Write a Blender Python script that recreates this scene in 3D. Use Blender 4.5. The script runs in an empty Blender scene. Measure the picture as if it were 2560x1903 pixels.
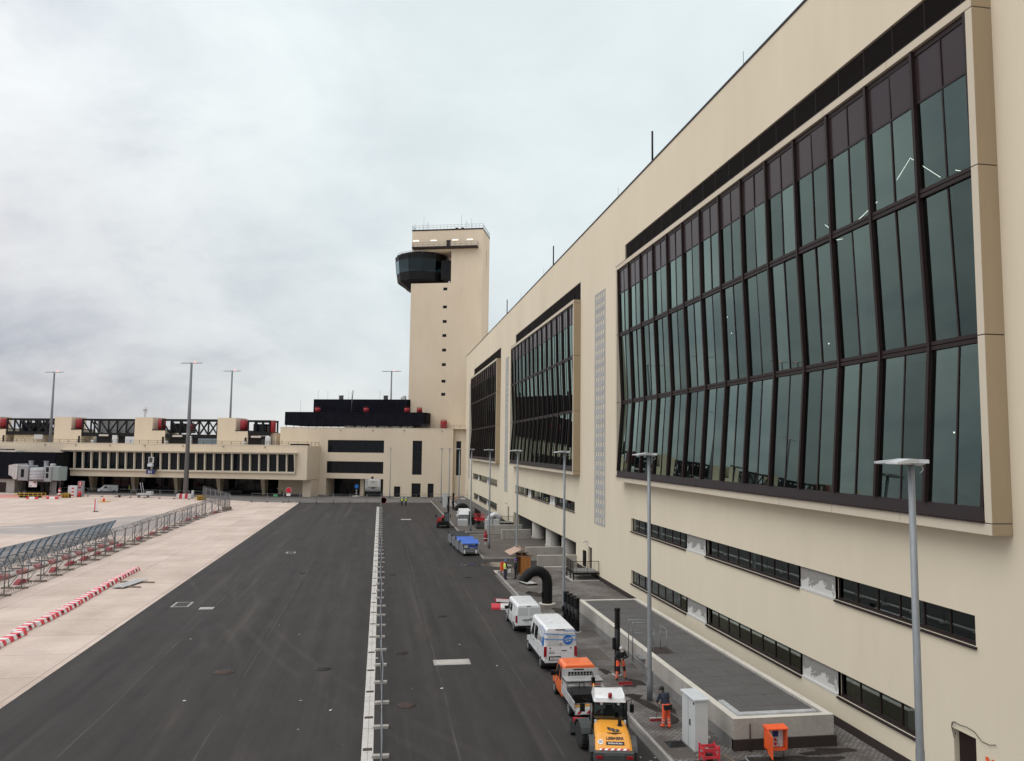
import bpy, bmesh, math, random
from mathutils import Matrix, Vector
random.seed(7)
R = math.radians
sc = bpy.context.scene
COL = sc.collection

# ---------------------------------------------------------------- mesh helper
class MB:
    """collects shapes; build() links them as ONE mesh object"""
    def __init__(s):
        s.v = []; s.f = []; s.mi = []; s.sm = []; s.M = Matrix.Identity(4); s.m = 0
    def add(s, vs, fs, smooth=False, m=None):
        b = len(s.v); M = s.M; m = s.m if m is None else m
        for p in vs: s.v.append(tuple(M @ Vector(p)))
        for f in fs:
            s.f.append(tuple(b + i for i in f)); s.mi.append(m); s.sm.append(smooth)
        return s
    def box(s, x0, y0, z0, x1, y1, z1, m=None):
        if x0 > x1: x0, x1 = x1, x0
        if y0 > y1: y0, y1 = y1, y0
        if z0 > z1: z0, z1 = z1, z0
        vs = [(x0,y0,z0),(x1,y0,z0),(x1,y1,z0),(x0,y1,z0),(x0,y0,z1),(x1,y0,z1),(x1,y1,z1),(x0,y1,z1)]
        return s.add(vs, [(0,3,2,1),(4,5,6,7),(0,1,5,4),(1,2,6,5),(2,3,7,6),(3,0,4,7)], m=m)
    def cb(s, cx, cy, z0, w, d, h, m=None):
        return s.box(cx-w/2, cy-d/2, z0, cx+w/2, cy+d/2, z0+h, m=m)
    def bbox(s, x0, y0, z0, x1, y1, z1, c=.02, m=None):
        """box with chamfered vertical and top edges"""
        pts = [(x0+c,y0),(x1-c,y0),(x1,y0+c),(x1,y1-c),(x1-c,y1),(x0+c,y1),(x0,y1-c),(x0,y0+c)]
        ins = [(x0+2*c,y0+c),(x1-2*c,y0+c),(x1-c,y0+2*c),(x1-c,y1-2*c),(x1-2*c,y1-c),(x0+2*c,y1-c),(x0+c,y1-2*c),(x0+c,y0+2*c)]
        vs = [(a,b,z0) for a,b in pts]+[(a,b,z1-c) for a,b in pts]+[(a,b,z1) for a,b in ins]
        fs = [tuple(range(7,-1,-1)), tuple(range(16,24))]
        for k in range(2):
            for i in range(8):
                j=(i+1)%8; fs.append((k*8+i,k*8+j,k*8+8+j,k*8+8+i))
        return s.add(vs, fs, m=m)
    def quad(s, a, b, c, d, m=None): return s.add([a,b,c,d], [(0,1,2,3)], m=m)
    def bar(s, p, q, w, h=None, m=None):
        """rectangular bar between two points"""
        h = w if h is None else h
        p=Vector(p); q=Vector(q); d=(q-p).normalized()
        up=Vector((0,0,1)) if abs(d.z)<.95 else Vector((0,1,0))
        x=d.cross(up).normalized(); y=x.cross(d)
        vs=[]
        for o in (p,q):
            for a,b in ((-1,-1),(1,-1),(1,1),(-1,1)): vs.append(o+x*a*w/2+y*b*h/2)
        return s.add(vs,[(0,1,2,3),(7,6,5,4),(0,4,5,1),(1,5,6,2),(2,6,7,3),(3,7,4,0)],m=m)
    def tube(s, pts, r, n=8, m=None, cap=True):
        """round tube through points; r a number or list"""
        pts=[Vector(p) for p in pts]; k=len(pts)
        rs=r if isinstance(r,(list,tuple)) else [r]*k
        vs=[];fs=[]; px=None
        for i,p in enumerate(pts):
            d=(pts[min(i+1,k-1)]-pts[max(i-1,0)]).normalized()
            if px is None:
                up=Vector((0,0,1)) if abs(d.z)<.9 else Vector((0,1,0))
                px=d.cross(up).normalized()
            else:
                px=(px-d*px.dot(d))
                px=px.normalized() if px.length>1e-6 else d.orthogonal().normalized()
            py=d.cross(px)
            for j in range(n):
                a=2*math.pi*j/n; vs.append(p+(px*math.cos(a)+py*math.sin(a))*rs[i])
        for i in range(k-1):
            for j in range(n):
                jj=(j+1)%n; fs.append((i*n+j,i*n+jj,(i+1)*n+jj,(i+1)*n+j))
        s.add(vs,fs,True,m)
        if cap: s.add(vs[:n],[tuple(range(n-1,-1,-1))],m=m); s.add(vs[-n:],[tuple(range(n))],m=m)
        return s
    def lathe(s, prof, c=(0,0,0), n=24, axis='z', m=None, smooth=True):
        vs=[];fs=[];k=len(prof)
        for r,z in prof:
            for j in range(n):
                a=2*math.pi*j/n; x,y=r*math.cos(a),r*math.sin(a)
                p=(x,y,z) if axis=='z' else ((z,x,y) if axis=='x' else (y,z,x))
                vs.append((p[0]+c[0],p[1]+c[1],p[2]+c[2]))
        for i in range(k-1):
            for j in range(n):
                jj=(j+1)%n; fs.append((i*n+j,i*n+jj,(i+1)*n+jj,(i+1)*n+j))
        s.add(vs,fs,smooth,m)
        if prof[0][0]>1e-5: s.add(vs[:n],[tuple(range(n-1,-1,-1))],m=m)
        if prof[-1][0]>1e-5: s.add(vs[-n:],[tuple(range(n))],m=m)
        return s
    def prism(s, poly, a0, a1, axis='x', m=None, smooth=False):
        """poly: 2D outline; extruded a0..a1 along axis. x:(y,z) y:(x,z) z:(x,y)"""
        def P(p,a):
            return (a,p[0],p[1]) if axis=='x' else ((p[0],a,p[1]) if axis=='y' else (p[0],p[1],a))
        n=len(poly); vs=[P(p,a0) for p in poly]+[P(p,a1) for p in poly]
        s.add(vs,[tuple(range(n-1,-1,-1)),tuple(range(n,2*n))],m=m)
        return s.add(vs,[(i,(i+1)%n,n+(i+1)%n,n+i) for i in range(n)],smooth,m)
    def loft(s, rings, m=None, smooth=False, cap=True):
        n=len(rings[0]); vs=[p for r in rings for p in r]; fs=[]
        for i in range(len(rings)-1):
            for j in range(n):
                jj=(j+1)%n; fs.append((i*n+j,i*n+jj,(i+1)*n+jj,(i+1)*n+j))
        s.add(vs,fs,smooth,m)
        if cap: s.add(rings[0],[tuple(range(n-1,-1,-1))],m=m); s.add(rings[-1],[tuple(range(n))],m=m)
        return s
    def ball(s, c, r, n=10, m=None, sc=(1,1,1)):
        k=max(4,n//2); vs=[];fs=[]
        for i in range(k+1):
            t=math.pi*i/k
            for j in range(n):
                a=2*math.pi*j/n
                vs.append((c[0]+r*sc[0]*math.sin(t)*math.cos(a),c[1]+r*sc[1]*math.sin(t)*math.sin(a),c[2]-r*sc[2]*math.cos(t)))
        for i in range(k):
            for j in range(n):
                jj=(j+1)%n; fs.append((i*n+j,i*n+jj,(i+1)*n+jj,(i+1)*n+j))
        return s.add(vs,fs,True,m)
    def wall(s, P, u0, u1, z0, z1, holes, depth, m=None, mr=None):
        """flat wall with rectangular holes and reveals; P(u,z,d) gives a point d behind the face"""
        us=sorted({u0,u1,*[h[0] for h in holes],*[h[1] for h in holes]})
        zs=sorted({z0,z1,*[h[2] for h in holes],*[h[3] for h in holes]})
        for i in range(len(us)-1):
            run=None
            for j in range(len(zs)-1):
                cu=(us[i]+us[i+1])/2; cz=(zs[j]+zs[j+1])/2
                if any(h[0]<cu<h[1] and h[2]<cz<h[3] for h in holes):
                    if run is not None: s.quad(P(us[i],run,0),P(us[i+1],run,0),P(us[i+1],zs[j],0),P(us[i],zs[j],0),m)
                    run=None
                elif run is None: run=zs[j]
            if run is not None: s.quad(P(us[i],run,0),P(us[i+1],run,0),P(us[i+1],zs[-1],0),P(us[i],zs[-1],0),m)
        for h in holes:
            d=h[4] if len(h)>4 else depth
            a,b,c,e=(h[0],h[2]),(h[1],h[2]),(h[1],h[3]),(h[0],h[3])
            for p,q in ((a,b),(b,c),(c,e),(e,a)):
                s.quad(P(*p,0),P(*q,0),P(*q,d),P(*p,d),m if mr is None else mr)
        return s
    def build(s, name, mats, parent=None, label=None, cat=None, group=None, kind=None, loc=None, rotz=0, fix=True):
        me=bpy.data.meshes.new(name); me.from_pydata(s.v,[],s.f)
        mats=mats if isinstance(mats,(list,tuple)) else [mats]
        for x in mats: me.materials.append(x)
        me.polygons.foreach_set('material_index',s.mi); me.polygons.foreach_set('use_smooth',s.sm)
        if fix:
            bm=bmesh.new(); bm.from_mesh(me); bmesh.ops.remove_doubles(bm,verts=bm.verts,dist=1e-5)
            bmesh.ops.recalc_face_normals(bm,faces=bm.faces); bm.to_mesh(me); bm.free()
        me.update()
        o=bpy.data.objects.new(name,me); COL.objects.link(o)
        if parent: o.parent=parent
        if loc: o.location=loc
        if rotz: o.rotation_euler=(0,0,rotz)
        tag(o,label,cat,group,kind)
        return o

def tag(o,label=None,cat=None,group=None,kind=None):
    if label: o['label']=label
    if cat: o['category']=cat
    if group: o['group']=group
    if kind: o['kind']=kind
    return o
def thing(name,label,cat,loc=(0,0,0),rotz=0,group=None):
    o=bpy.data.objects.new(name,None); COL.objects.link(o)
    o.location=loc; o.rotation_euler=(0,0,rotz); o.empty_display_size=.3
    return tag(o,label,cat,group)
def dup(o,loc=None,rotz=None,label=None,group=None,parent=None):
    c=o.copy(); COL.objects.link(c)
    if parent: c.parent=parent
    if loc is not None: c.location=loc
    if rotz is not None: c.rotation_euler=(0,0,rotz)
    if label: c['label']=label
    if group: c['group']=group
    for ch in list(o.children): dup(ch,parent=c)
    return c
def text(name,body,size,mat,parent,M,ext=.002,align='CENTER',shear=0,xs=1.0,bold=.012):
    cu=bpy.data.curves.new(name,'FONT'); cu.body=body; cu.size=size; cu.extrude=ext
    cu.align_x=align; cu.align_y='CENTER'; cu.shear=shear; cu.resolution_u=3; cu.offset=bold*size
    t=bpy.data.objects.new(name,cu); COL.objects.link(t)
    dg=bpy.context.evaluated_depsgraph_get(); me=bpy.data.meshes.new_from_object(t.evaluated_get(dg))
    bpy.data.objects.remove(t); me.transform(M@Matrix.Diagonal((xs,1,1,1))); me.materials.clear(); me.materials.append(mat)
    o=bpy.data.objects.new(name,me); COL.objects.link(o)
    if parent: o.parent=parent
    return o
def face_M(origin,right,up):
    r=Vector(right).normalized(); u=Vector(up).normalized(); n=r.cross(u)
    M=Matrix.Identity(4)
    for i in range(3): M[i][0]=r[i]; M[i][1]=u[i]; M[i][2]=n[i]; M[i][3]=origin[i]
    return M

# ---------------------------------------------------------------- materials
def new_mat(name):
    m=bpy.data.materials.new(name); m.use_nodes=True
    nt=m.node_tree; b=nt.nodes['Principled BSDF']; return m,nt,b
def N(nt,t,**kw):
    n=nt.nodes.new(t)
    for k,v in kw.items():
        if k in n.inputs: n.inputs[k].default_value=v
        else: setattr(n,k,v)
    return n
def L(nt,a,b): nt.links.new(a,b)
def coords(nt,space='pos',scale=(1,1,1)):
    if space=='pos': src=N(nt,'ShaderNodeNewGeometry').outputs['Position']
    else: src=N(nt,'ShaderNodeTexCoord').outputs['Object']
    mp=N(nt,'ShaderNodeMapping'); mp.inputs['Scale'].default_value=scale; L(nt,src,mp.inputs['Vector']); return mp.outputs['Vector']
def noise(nt,vec,scale,detail=4,rough=.55):
    n=N(nt,'ShaderNodeTexNoise'); n.inputs['Scale'].default_value=scale; n.inputs['Detail'].default_value=detail; n.inputs['Roughness'].default_value=rough
    L(nt,vec,n.inputs['Vector']); return n.outputs['Fac']
def ramp(nt,fac,a,b,ca=(0,0,0,1),cb=(1,1,1,1)):
    r=N(nt,'ShaderNodeValToRGB'); r.color_ramp.elements[0].position=a; r.color_ramp.elements[1].position=b
    r.color_ramp.elements[0].color=ca; r.color_ramp.elements[1].color=cb; L(nt,fac,r.inputs['Fac']); return r.outputs['Color']
def mixc(nt,fac,a,b,mode='MIX'):
    n=N(nt,'ShaderNodeMix'); n.data_type='RGBA'; n.blend_type=mode
    for i,x in ((0,fac),(6,a),(7,b)):
        if hasattr(x,'is_output'): L(nt,x,n.inputs[i])
        else: n.inputs[i].default_value=x if i==0 else (*x[:3],1)
    return n.outputs[2]
def mth(nt,op,a,b=None,c=None):
    n=N(nt,'ShaderNodeMath'); n.operation=op
    for i,x in enumerate((a,b,c)):
        if x is None: continue
        if hasattr(x,'is_output'): L(nt,x,n.inputs[i])
        else: n.inputs[i].default_value=x
    return n.outputs[0]
def bump(nt,b,h,strength=.2,dist=.02):
    n=N(nt,'ShaderNodeBump'); n.inputs['Strength'].default_value=strength; n.inputs['Distance'].default_value=dist
    L(nt,h,n.inputs['Height']); L(nt,n.outputs['Normal'],b.inputs['Normal'])
def scl(c,k): return tuple(min(1,x*k) for x in c[:3])
def pm(name,col,rough=.6,metal=0,var=.12,sc_=2.0,spec=.5,bmp=0,coat=0,stretch=(1,1,1),space='obj'):
    """painted / plain surface: base colour with two scales of wear noise"""
    m,nt,b=new_mat(name); v=coords(nt,space,stretch)
    n1=noise(nt,v,sc_,5); n2=noise(nt,v,sc_*9,3)
    f=mth(nt,'MULTIPLY_ADD',n2,.4,mth(nt,'MULTIPLY',n1,.6))
    c=ramp(nt,f,.3,.7,(*scl(col,1-var),1),(*scl(col,1+var),1)); L(nt,c,b.inputs['Base Color'])
    b.inputs['Metallic'].default_value=metal; b.inputs['Specular IOR Level'].default_value=spec
    rr=mth(nt,'MULTIPLY_ADD',n1,.25,max(.02,rough-.12)); L(nt,rr,b.inputs['Roughness'])
    if coat: b.inputs['Coat Weight'].default_value=coat
    if bmp: bump(nt,b,n2,bmp,.01)
    return m
def emit(name,col,st):
    m,nt,b=new_mat(name); b.inputs['Emission Color'].default_value=(*col,1); b.inputs['Emission Strength'].default_value=st
    b.inputs['Base Color'].default_value=(*col,1); return m
# ---- special surface materials
def m_asphalt():
    m,nt,b=new_mat('asphalt'); p=coords(nt)
    st=noise(nt,coords(nt,scale=(1.1,.025,1)),1.0,5,.6)        # streaks laid by the paver, along the road
    st2=noise(nt,coords(nt,scale=(.35,.012,1)),1.0,3)
    pa=noise(nt,p,.12,4); gr=noise(nt,p,26,4,.7)
    mo=noise(nt,coords(nt,scale=(1,.3,1)),.8,6,.65); f=mth(nt,'ADD',mth(nt,'MULTIPLY',st,.32),mth(nt,'ADD',mth(nt,'MULTIPLY',pa,.24),mth(nt,'ADD',mth(nt,'MULTIPLY',st2,.20),mth(nt,'MULTIPLY',mo,.24))))
    c=ramp(nt,f,.34,.68,(.020,.0183,.0176,1),(.060,.0545,.0515,1))
    # pale dusty wheel tracks
    tr=ramp(nt,noise(nt,coords(nt,scale=(.55,.016,1)),1.3,2),.60,.72)
    c=mixc(nt,mth(nt,'MULTIPLY',tr,.22),c,(.115,.102,.092))
    # turning tyre marks (rings), paving seams and brownish soil trails
    xyz=N(nt,'ShaderNodeSeparateXYZ'); L(nt,p,xyz.inputs[0]); X_,Y_=xyz.outputs[0],xyz.outputs[1]; marks=None
    for cx,cy,r,w in ((95,92,109,.38),(95,92,107.3,.38),(-62,40,55,.4),(-62,40,53.2,.4),(-2,172,13,.3),(-2,172,11.2,.3),(45,110,36.5,.2),(45,110,34.8,.2),(-160,30,151,.3),(20,150,27,.3)):
        d=mth(nt,'SQRT',mth(nt,'ADD',mth(nt,'POWER',mth(nt,'SUBTRACT',X_,cx),2),mth(nt,'POWER',mth(nt,'SUBTRACT',Y_,cy),2)))
        k=mth(nt,'MAXIMUM',mth(nt,'SUBTRACT',1,mth(nt,'DIVIDE',mth(nt,'ABSOLUTE',mth(nt,'SUBTRACT',d,r)),w)),0); marks=k if marks is None else mth(nt,'MAXIMUM',marks,k)
    brk=ramp(nt,noise(nt,p,.07,4,.6),.42,.62); c=mixc(nt,mth(nt,'MULTIPLY',mth(nt,'MULTIPLY',marks,brk),.17),c,(.125,.110,.100))
    seam=None
    for sx,w in ((-12.6,.05),(-7.0,.045),(3.9,.04),(8.3,.05)):
        k=mth(nt,'LESS_THAN',mth(nt,'ABSOLUTE',mth(nt,'SUBTRACT',mth(nt,'ADD',X_,mth(nt,'MULTIPLY',noise(nt,coords(nt,scale=(0,.05,0)),1,2),.5)),sx)),w); seam=k if seam is None else mth(nt,'MAXIMUM',seam,k)
    sb_=ramp(nt,noise(nt,p,.16,4,.7),.40,.60); c=mixc(nt,mth(nt,'MULTIPLY',mth(nt,'MULTIPLY',seam,sb_),.32),c,(.13,.118,.108))
    so_=ramp(nt,noise(nt,coords(nt,scale=(.8,.10,1)),.55,6,.7),.56,.74); c=mixc(nt,mth(nt,'MULTIPLY',so_,.45),c,(.082,.066,.054))
    # dark damp patches
    wet=ramp(nt,noise(nt,coords(nt,scale=(1,.6,1)),.16,5,.65),.60,.70)
    c=mixc(nt,mth(nt,'MULTIPLY',wet,.30),c,(.028,.027,.027))
    sp=ramp(nt,gr,.30,.72,(.72,.72,.72,1),(1.28,1.27,1.26,1)); c=mixc(nt,.85,c,sp,'MULTIPLY')
    L(nt,c,b.inputs['Base Color']); b.inputs['Specular IOR Level'].default_value=.2
    L(nt,mth(nt,'MULTIPLY_ADD',pa,.3,.66),b.inputs['Roughness']); bump(nt,b,gr,.25,.01); return m
def m_plain_asphalt(name,c0,c1,sx=.3):
    m,nt,b=new_mat(name); p=coords(nt); n1=noise(nt,p,sx,5,.6); gr=noise(nt,p,22,4,.7)
    c=ramp(nt,n1,.32,.68,(*c0,1),(*c1,1)); sp=ramp(nt,gr,.3,.72,(.78,.78,.78,1),(1.22,1.22,1.22,1))
    L(nt,mixc(nt,.8,c,sp,'MULTIPLY'),b.inputs['Base Color']); b.inputs['Roughness'].default_value=.85; b.inputs['Specular IOR Level'].default_value=.3
    bump(nt,b,gr,.2,.01); return m
def line_fac(nt,coord,period,off,width):
    """1 on thin lines repeating every period"""
    t=mth(nt,'MODULO',mth(nt,'ADD',coord,off+1000*period),period)
    d=mth(nt,'ABSOLUTE',mth(nt,'SUBTRACT',t,period/2)); return mth(nt,'LESS_THAN',d,width/2)
def m_apron():
    m,nt,b=new_mat('apron_concrete'); p=coords(nt)
    x=N(nt,'ShaderNodeSeparateXYZ'); L(nt,p,x.inputs[0])
    n1=noise(nt,p,.22,6,.6); n2=noise(nt,p,3.2,5,.65); st=noise(nt,coords(nt,scale=(.5,.05,1)),1.1,4)
    f=mth(nt,'ADD',mth(nt,'MULTIPLY',n1,.5),mth(nt,'ADD',mth(nt,'MULTIPLY',n2,.25),mth(nt,'MULTIPLY',st,.25)))
    c=ramp(nt,f,.34,.66,(.40,.315,.262,1),(.58,.48,.415,1))
    # slab to slab tone
    sl=N(nt,'ShaderNodeTexWhiteNoise'); sl.noise_dimensions='2D'
    cmb=N(nt,'ShaderNodeCombineXYZ'); L(nt,mth(nt,'FLOOR',mth(nt,'DIVIDE',mth(nt,'ADD',x.outputs[0],23.75),5.3)),cmb.inputs[0]); L(nt,mth(nt,'FLOOR',mth(nt,'DIVIDE',mth(nt,'SUBTRACT',x.outputs[1],53.6),5.05)),cmb.inputs[1])
    L(nt,cmb.outputs[0],sl.inputs['Vector']); tone=ramp(nt,sl.outputs['Value'],0,1,(.93,.92,.91,1),(1.06,1.06,1.06,1)); c=mixc(nt,1,c,tone,'MULTIPLY')
    # white scrapes and dark scuffs
    sc1=ramp(nt,noise(nt,coords(nt,scale=(.35,1.6,1)),1.2,6,.7),.66,.76); c=mixc(nt,mth(nt,'MULTIPLY',sc1,.45),c,(.68,.64,.60))
    du=ramp(nt,noise(nt,coords(nt,scale=(.12,.5,1)),.9,6,.7),.62,.74); c=mixc(nt,mth(nt,'MULTIPLY',du,.35),c,(.26,.23,.21))
    jx=line_fac(nt,x.outputs[0],5.3,23.75+2.65,.045); jy=line_fac(nt,x.outputs[1],5.05,-53.6+2.525,.05)
    j=mth(nt,'MAXIMUM',jx,jy); c=mixc(nt,mth(nt,'MULTIPLY',j,.75),c,(.12,.10,.09))
    L(nt,c,b.inputs['Base Color']); b.inputs['Roughness'].default_value=.82; b.inputs['Specular IOR Level'].default_value=.3
    bump(nt,b,n2,.12,.01); return m
def m_pavers():
    m,nt,b=new_mat('paver_blocks'); v=coords(nt)
    br=N(nt,'ShaderNodeTexBrick'); br.offset=.5; L(nt,v,br.inputs['Vector'])
    br.inputs['Scale'].default_value=1; br.inputs['Brick Width'].default_value=.26; br.inputs['Row Height'].default_value=.14; br.inputs['Mortar Size'].default_value=.026; br.inputs['Mortar Smooth'].default_value=.3
    br.inputs['Color1'].default_value=(.20,.185,.172,1); br.inputs['Color2'].default_value=(.31,.295,.278,1); br.inputs['Mortar'].default_value=(.035,.03,.028,1)
    n1=noise(nt,v,.45,6,.65); n2=noise(nt,v,7,4)
    c=mixc(nt,.7,br.outputs['Color'],ramp(nt,n2,.3,.7,(.7,.7,.7,1),(1.25,1.25,1.25,1)),'MULTIPLY')
    d=ramp(nt,n1,.42,.60); c=mixc(nt,mth(nt,'MULTIPLY_ADD',d,-.78,.80),c,(.062,.052,.047))      # swept sand and soil over the joints
    L(nt,c,b.inputs['Base Color']); L(nt,mth(nt,'MULTIPLY_ADD',n1,.5,.42),b.inputs['Roughness']); b.inputs['Specular IOR Level'].default_value=.35
    bump(nt,b,br.outputs['Fac'],-.35,.012); return m
def m_render(name,c0,c1):
    """painted mineral render on the big walls"""
    m,nt,b=new_mat(name); p=coords(nt)
    n1=noise(nt,coords(nt,scale=(1,1,.5)),.11,5,.55); n2=noise(nt,coords(nt,scale=(1,1,.22)),.9,5,.6); g=noise(nt,p,30,3)
    f=mth(nt,'ADD',mth(nt,'MULTIPLY',n1,.70),mth(nt,'MULTIPLY',n2,.30))
    c=ramp(nt,f,.33,.67,(*c0,1),(*c1,1)); L(nt,c,b.inputs['Base Color']); b.inputs['Roughness'].default_value=.92; b.inputs['Specular IOR Level'].default_value=.2
    bump(nt,b,mth(nt,'ADD',g,mth(nt,'MULTIPLY',n2,2)),.12,.01); return m
def m_concrete(name,c0,c1,board=True):
    m,nt,b=new_mat(name); p=coords(nt); n1=noise(nt,coords(nt,scale=(1,1,.35)),.8,6,.65); n2=noise(nt,p,6,5,.65)
    f=mth(nt,'ADD',mth(nt,'MULTIPLY',n1,.6),mth(nt,'MULTIPLY',n2,.4)); c=ramp(nt,f,.35,.66,(*c0,1),(*c1,1))
    dr=ramp(nt,noise(nt,coords(nt,scale=(2.5,2.5,.12)),1,4),.60,.72); c=mixc(nt,mth(nt,'MULTIPLY',dr,.4),c,scl(c0,.6))
    L(nt,c,b.inputs['Base Color']); b.inputs['Roughness'].default_value=.85; b.inputs['Specular IOR Level'].default_value=.25; bump(nt,b,n2,.25,.012); return m
def m_plaster_patch():
    m,nt,b=new_mat('bare_concrete_with_plaster'); v=coords(nt,'obj'); n1=noise(nt,v,1.5,5,.6); n2=noise(nt,v,11,4)
    x=N(nt,'ShaderNodeSeparateXYZ'); L(nt,v,x.inputs[0])
    f=mth(nt,'ADD',mth(nt,'MULTIPLY',n1,1.4),mth(nt,'MULTIPLY_ADD',x.outputs[2],-.9,mth(nt,'MULTIPLY',n2,.25)))
    k=ramp(nt,f,.90,.95); c=mixc(nt,k,ramp(nt,n2,.3,.7,(.20,.195,.185,1),(.30,.29,.275,1)),(.56,.555,.53))
    ho=ramp(nt,noise(nt,v,5.5,1),.70,.73); c=mixc(nt,ho,c,(.16,.15,.14))
    L(nt,c,b.inputs['Base Color']); b.inputs['Roughness'].default_value=.9; bump(nt,b,f,.3,.02); return m
def m_glass(name,tint,refl,ior,see=1.0):
    m,nt,b=new_mat(name); nt.nodes.remove(b); out=nt.nodes['Material Output']
    ge=N(nt,'ShaderNodeNewGeometry'); dt=N(nt,'ShaderNodeVectorMath'); dt.operation='DOT_PRODUCT'; L(nt,ge.outputs['Normal'],dt.inputs[0]); L(nt,ge.outputs['Incoming'],dt.inputs[1])
    cs=mth(nt,'SUBTRACT',1.0,mth(nt,'ABSOLUTE',dt.outputs['Value'])); f0=((ior-1)/(ior+1))**2          # Schlick; a pane has two faces, so works from either side
    fr=mth(nt,'MULTIPLY_ADD',mth(nt,'POWER',cs,2.3),1-f0*2,f0*2)
    t=N(nt,'ShaderNodeBsdfTransparent'); t.inputs['Color'].default_value=(*tint,1)
    g=N(nt,'ShaderNodeBsdfGlossy'); g.inputs['Color'].default_value=(*refl,1); g.inputs['Roughness'].default_value=.012
    if name=='bay_glass':        # reflection strength varied per pane, standing in for reflected cloud contrast
        q=N(nt,'ShaderNodeSeparateXYZ'); L(nt,ge.outputs['Position'],q.inputs[0]); cb_=N(nt,'ShaderNodeCombineXYZ'); L(nt,mth(nt,'FLOOR',mth(nt,'DIVIDE',mth(nt,'SUBTRACT',q.outputs[1],24.46),1.5436)),cb_.inputs[0]); L(nt,mth(nt,'FLOOR',mth(nt,'DIVIDE',mth(nt,'SUBTRACT',q.outputs[2],11.1),6.1)),cb_.inputs[1])
        wn=N(nt,'ShaderNodeTexWhiteNoise'); wn.noise_dimensions='2D'; L(nt,cb_.outputs[0],wn.inputs['Vector']); fr=mth(nt,'MULTIPLY',fr,mth(nt,'MULTIPLY_ADD',wn.outputs['Value'],.50,.72))
    mx=N(nt,'ShaderNodeMixShader'); L(nt,fr,mx.inputs[0]); L(nt,t.outputs[0],mx.inputs[1]); L(nt,g.outputs[0],mx.inputs[2]); L(nt,mx.outputs[0],out.inputs['Surface']); return m
def m_dark_glass(name,col,rough=.02,spec=.8,ior=1.6):
    m,nt,b=new_mat(name); b.inputs['Base Color'].default_value=(*col,1); b.inputs['Roughness'].default_value=rough
    b.inputs['IOR'].default_value=ior; return m
def m_perf(name,col,cell=.12):
    """expanded metal mesh sheet with a faint seam grid"""
    m,nt,b=new_mat(name); v=coords(nt,'obj'); x=N(nt,'ShaderNodeSeparateXYZ'); L(nt,v,x.inputs[0])
    g=mth(nt,'MAXIMUM',line_fac(nt,x.outputs[0],2.4,0,.07),line_fac(nt,x.outputs[2],.9,0,.05))
    n1=noise(nt,v,.6,4); c=ramp(nt,n1,.3,.7,(*scl(col,.7),1),(*scl(col,1.4),1)); c=mixc(nt,mth(nt,'MULTIPLY',g,.7),c,scl(col,3.0))
    L(nt,c,b.inputs['Base Color']); b.inputs['Roughness'].default_value=.7; b.inputs['Specular IOR Level'].default_value=.08; return m
def m_osb(name,c0,c1):
    m,nt,b=new_mat(name); v=coords(nt,'obj'); vo=N(nt,'ShaderNodeTexVoronoi'); vo.inputs['Scale'].default_value=16; L(nt,v,vo.inputs['Vector'])
    sx=N(nt,'ShaderNodeSeparateColor'); L(nt,vo.outputs['Color'],sx.inputs[0])
    L(nt,ramp(nt,sx.outputs[0],0,1,(*c0,1),(*c1,1)),b.inputs['Base Color']); b.inputs['Roughness'].default_value=.8; return m
def m_galv(name,c=(.235,.255,.27)):
    m,nt,b=new_mat(name); v=coords(nt,'obj',(1,1,.35)); n1=noise(nt,v,2.2,5,.6); n2=noise(nt,v,14,3)
    f=mth(nt,'ADD',mth(nt,'MULTIPLY',n1,.7),mth(nt,'MULTIPLY',n2,.3))
    L(nt,ramp(nt,f,.35,.66,(*scl(c,.78),1),(*scl(c,1.15),1)),b.inputs['Base Color']); b.inputs['Metallic'].default_value=.35
    L(nt,mth(nt,'MULTIPLY_ADD',n1,.3,.38),b.inputs['Roughness']); return m
def m_rust():
    m,nt,b=new_mat('rusty_iron'); v=coords(nt); n1=noise(nt,v,5,6,.7); n2=noise(nt,v,40,3)
    L(nt,ramp(nt,n1,.35,.65,(.03,.022,.019,1),(.085,.05,.036,1)),b.inputs['Base Color']); b.inputs['Roughness'].default_value=.85; bump(nt,b,n2,.4,.01); return m

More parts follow.
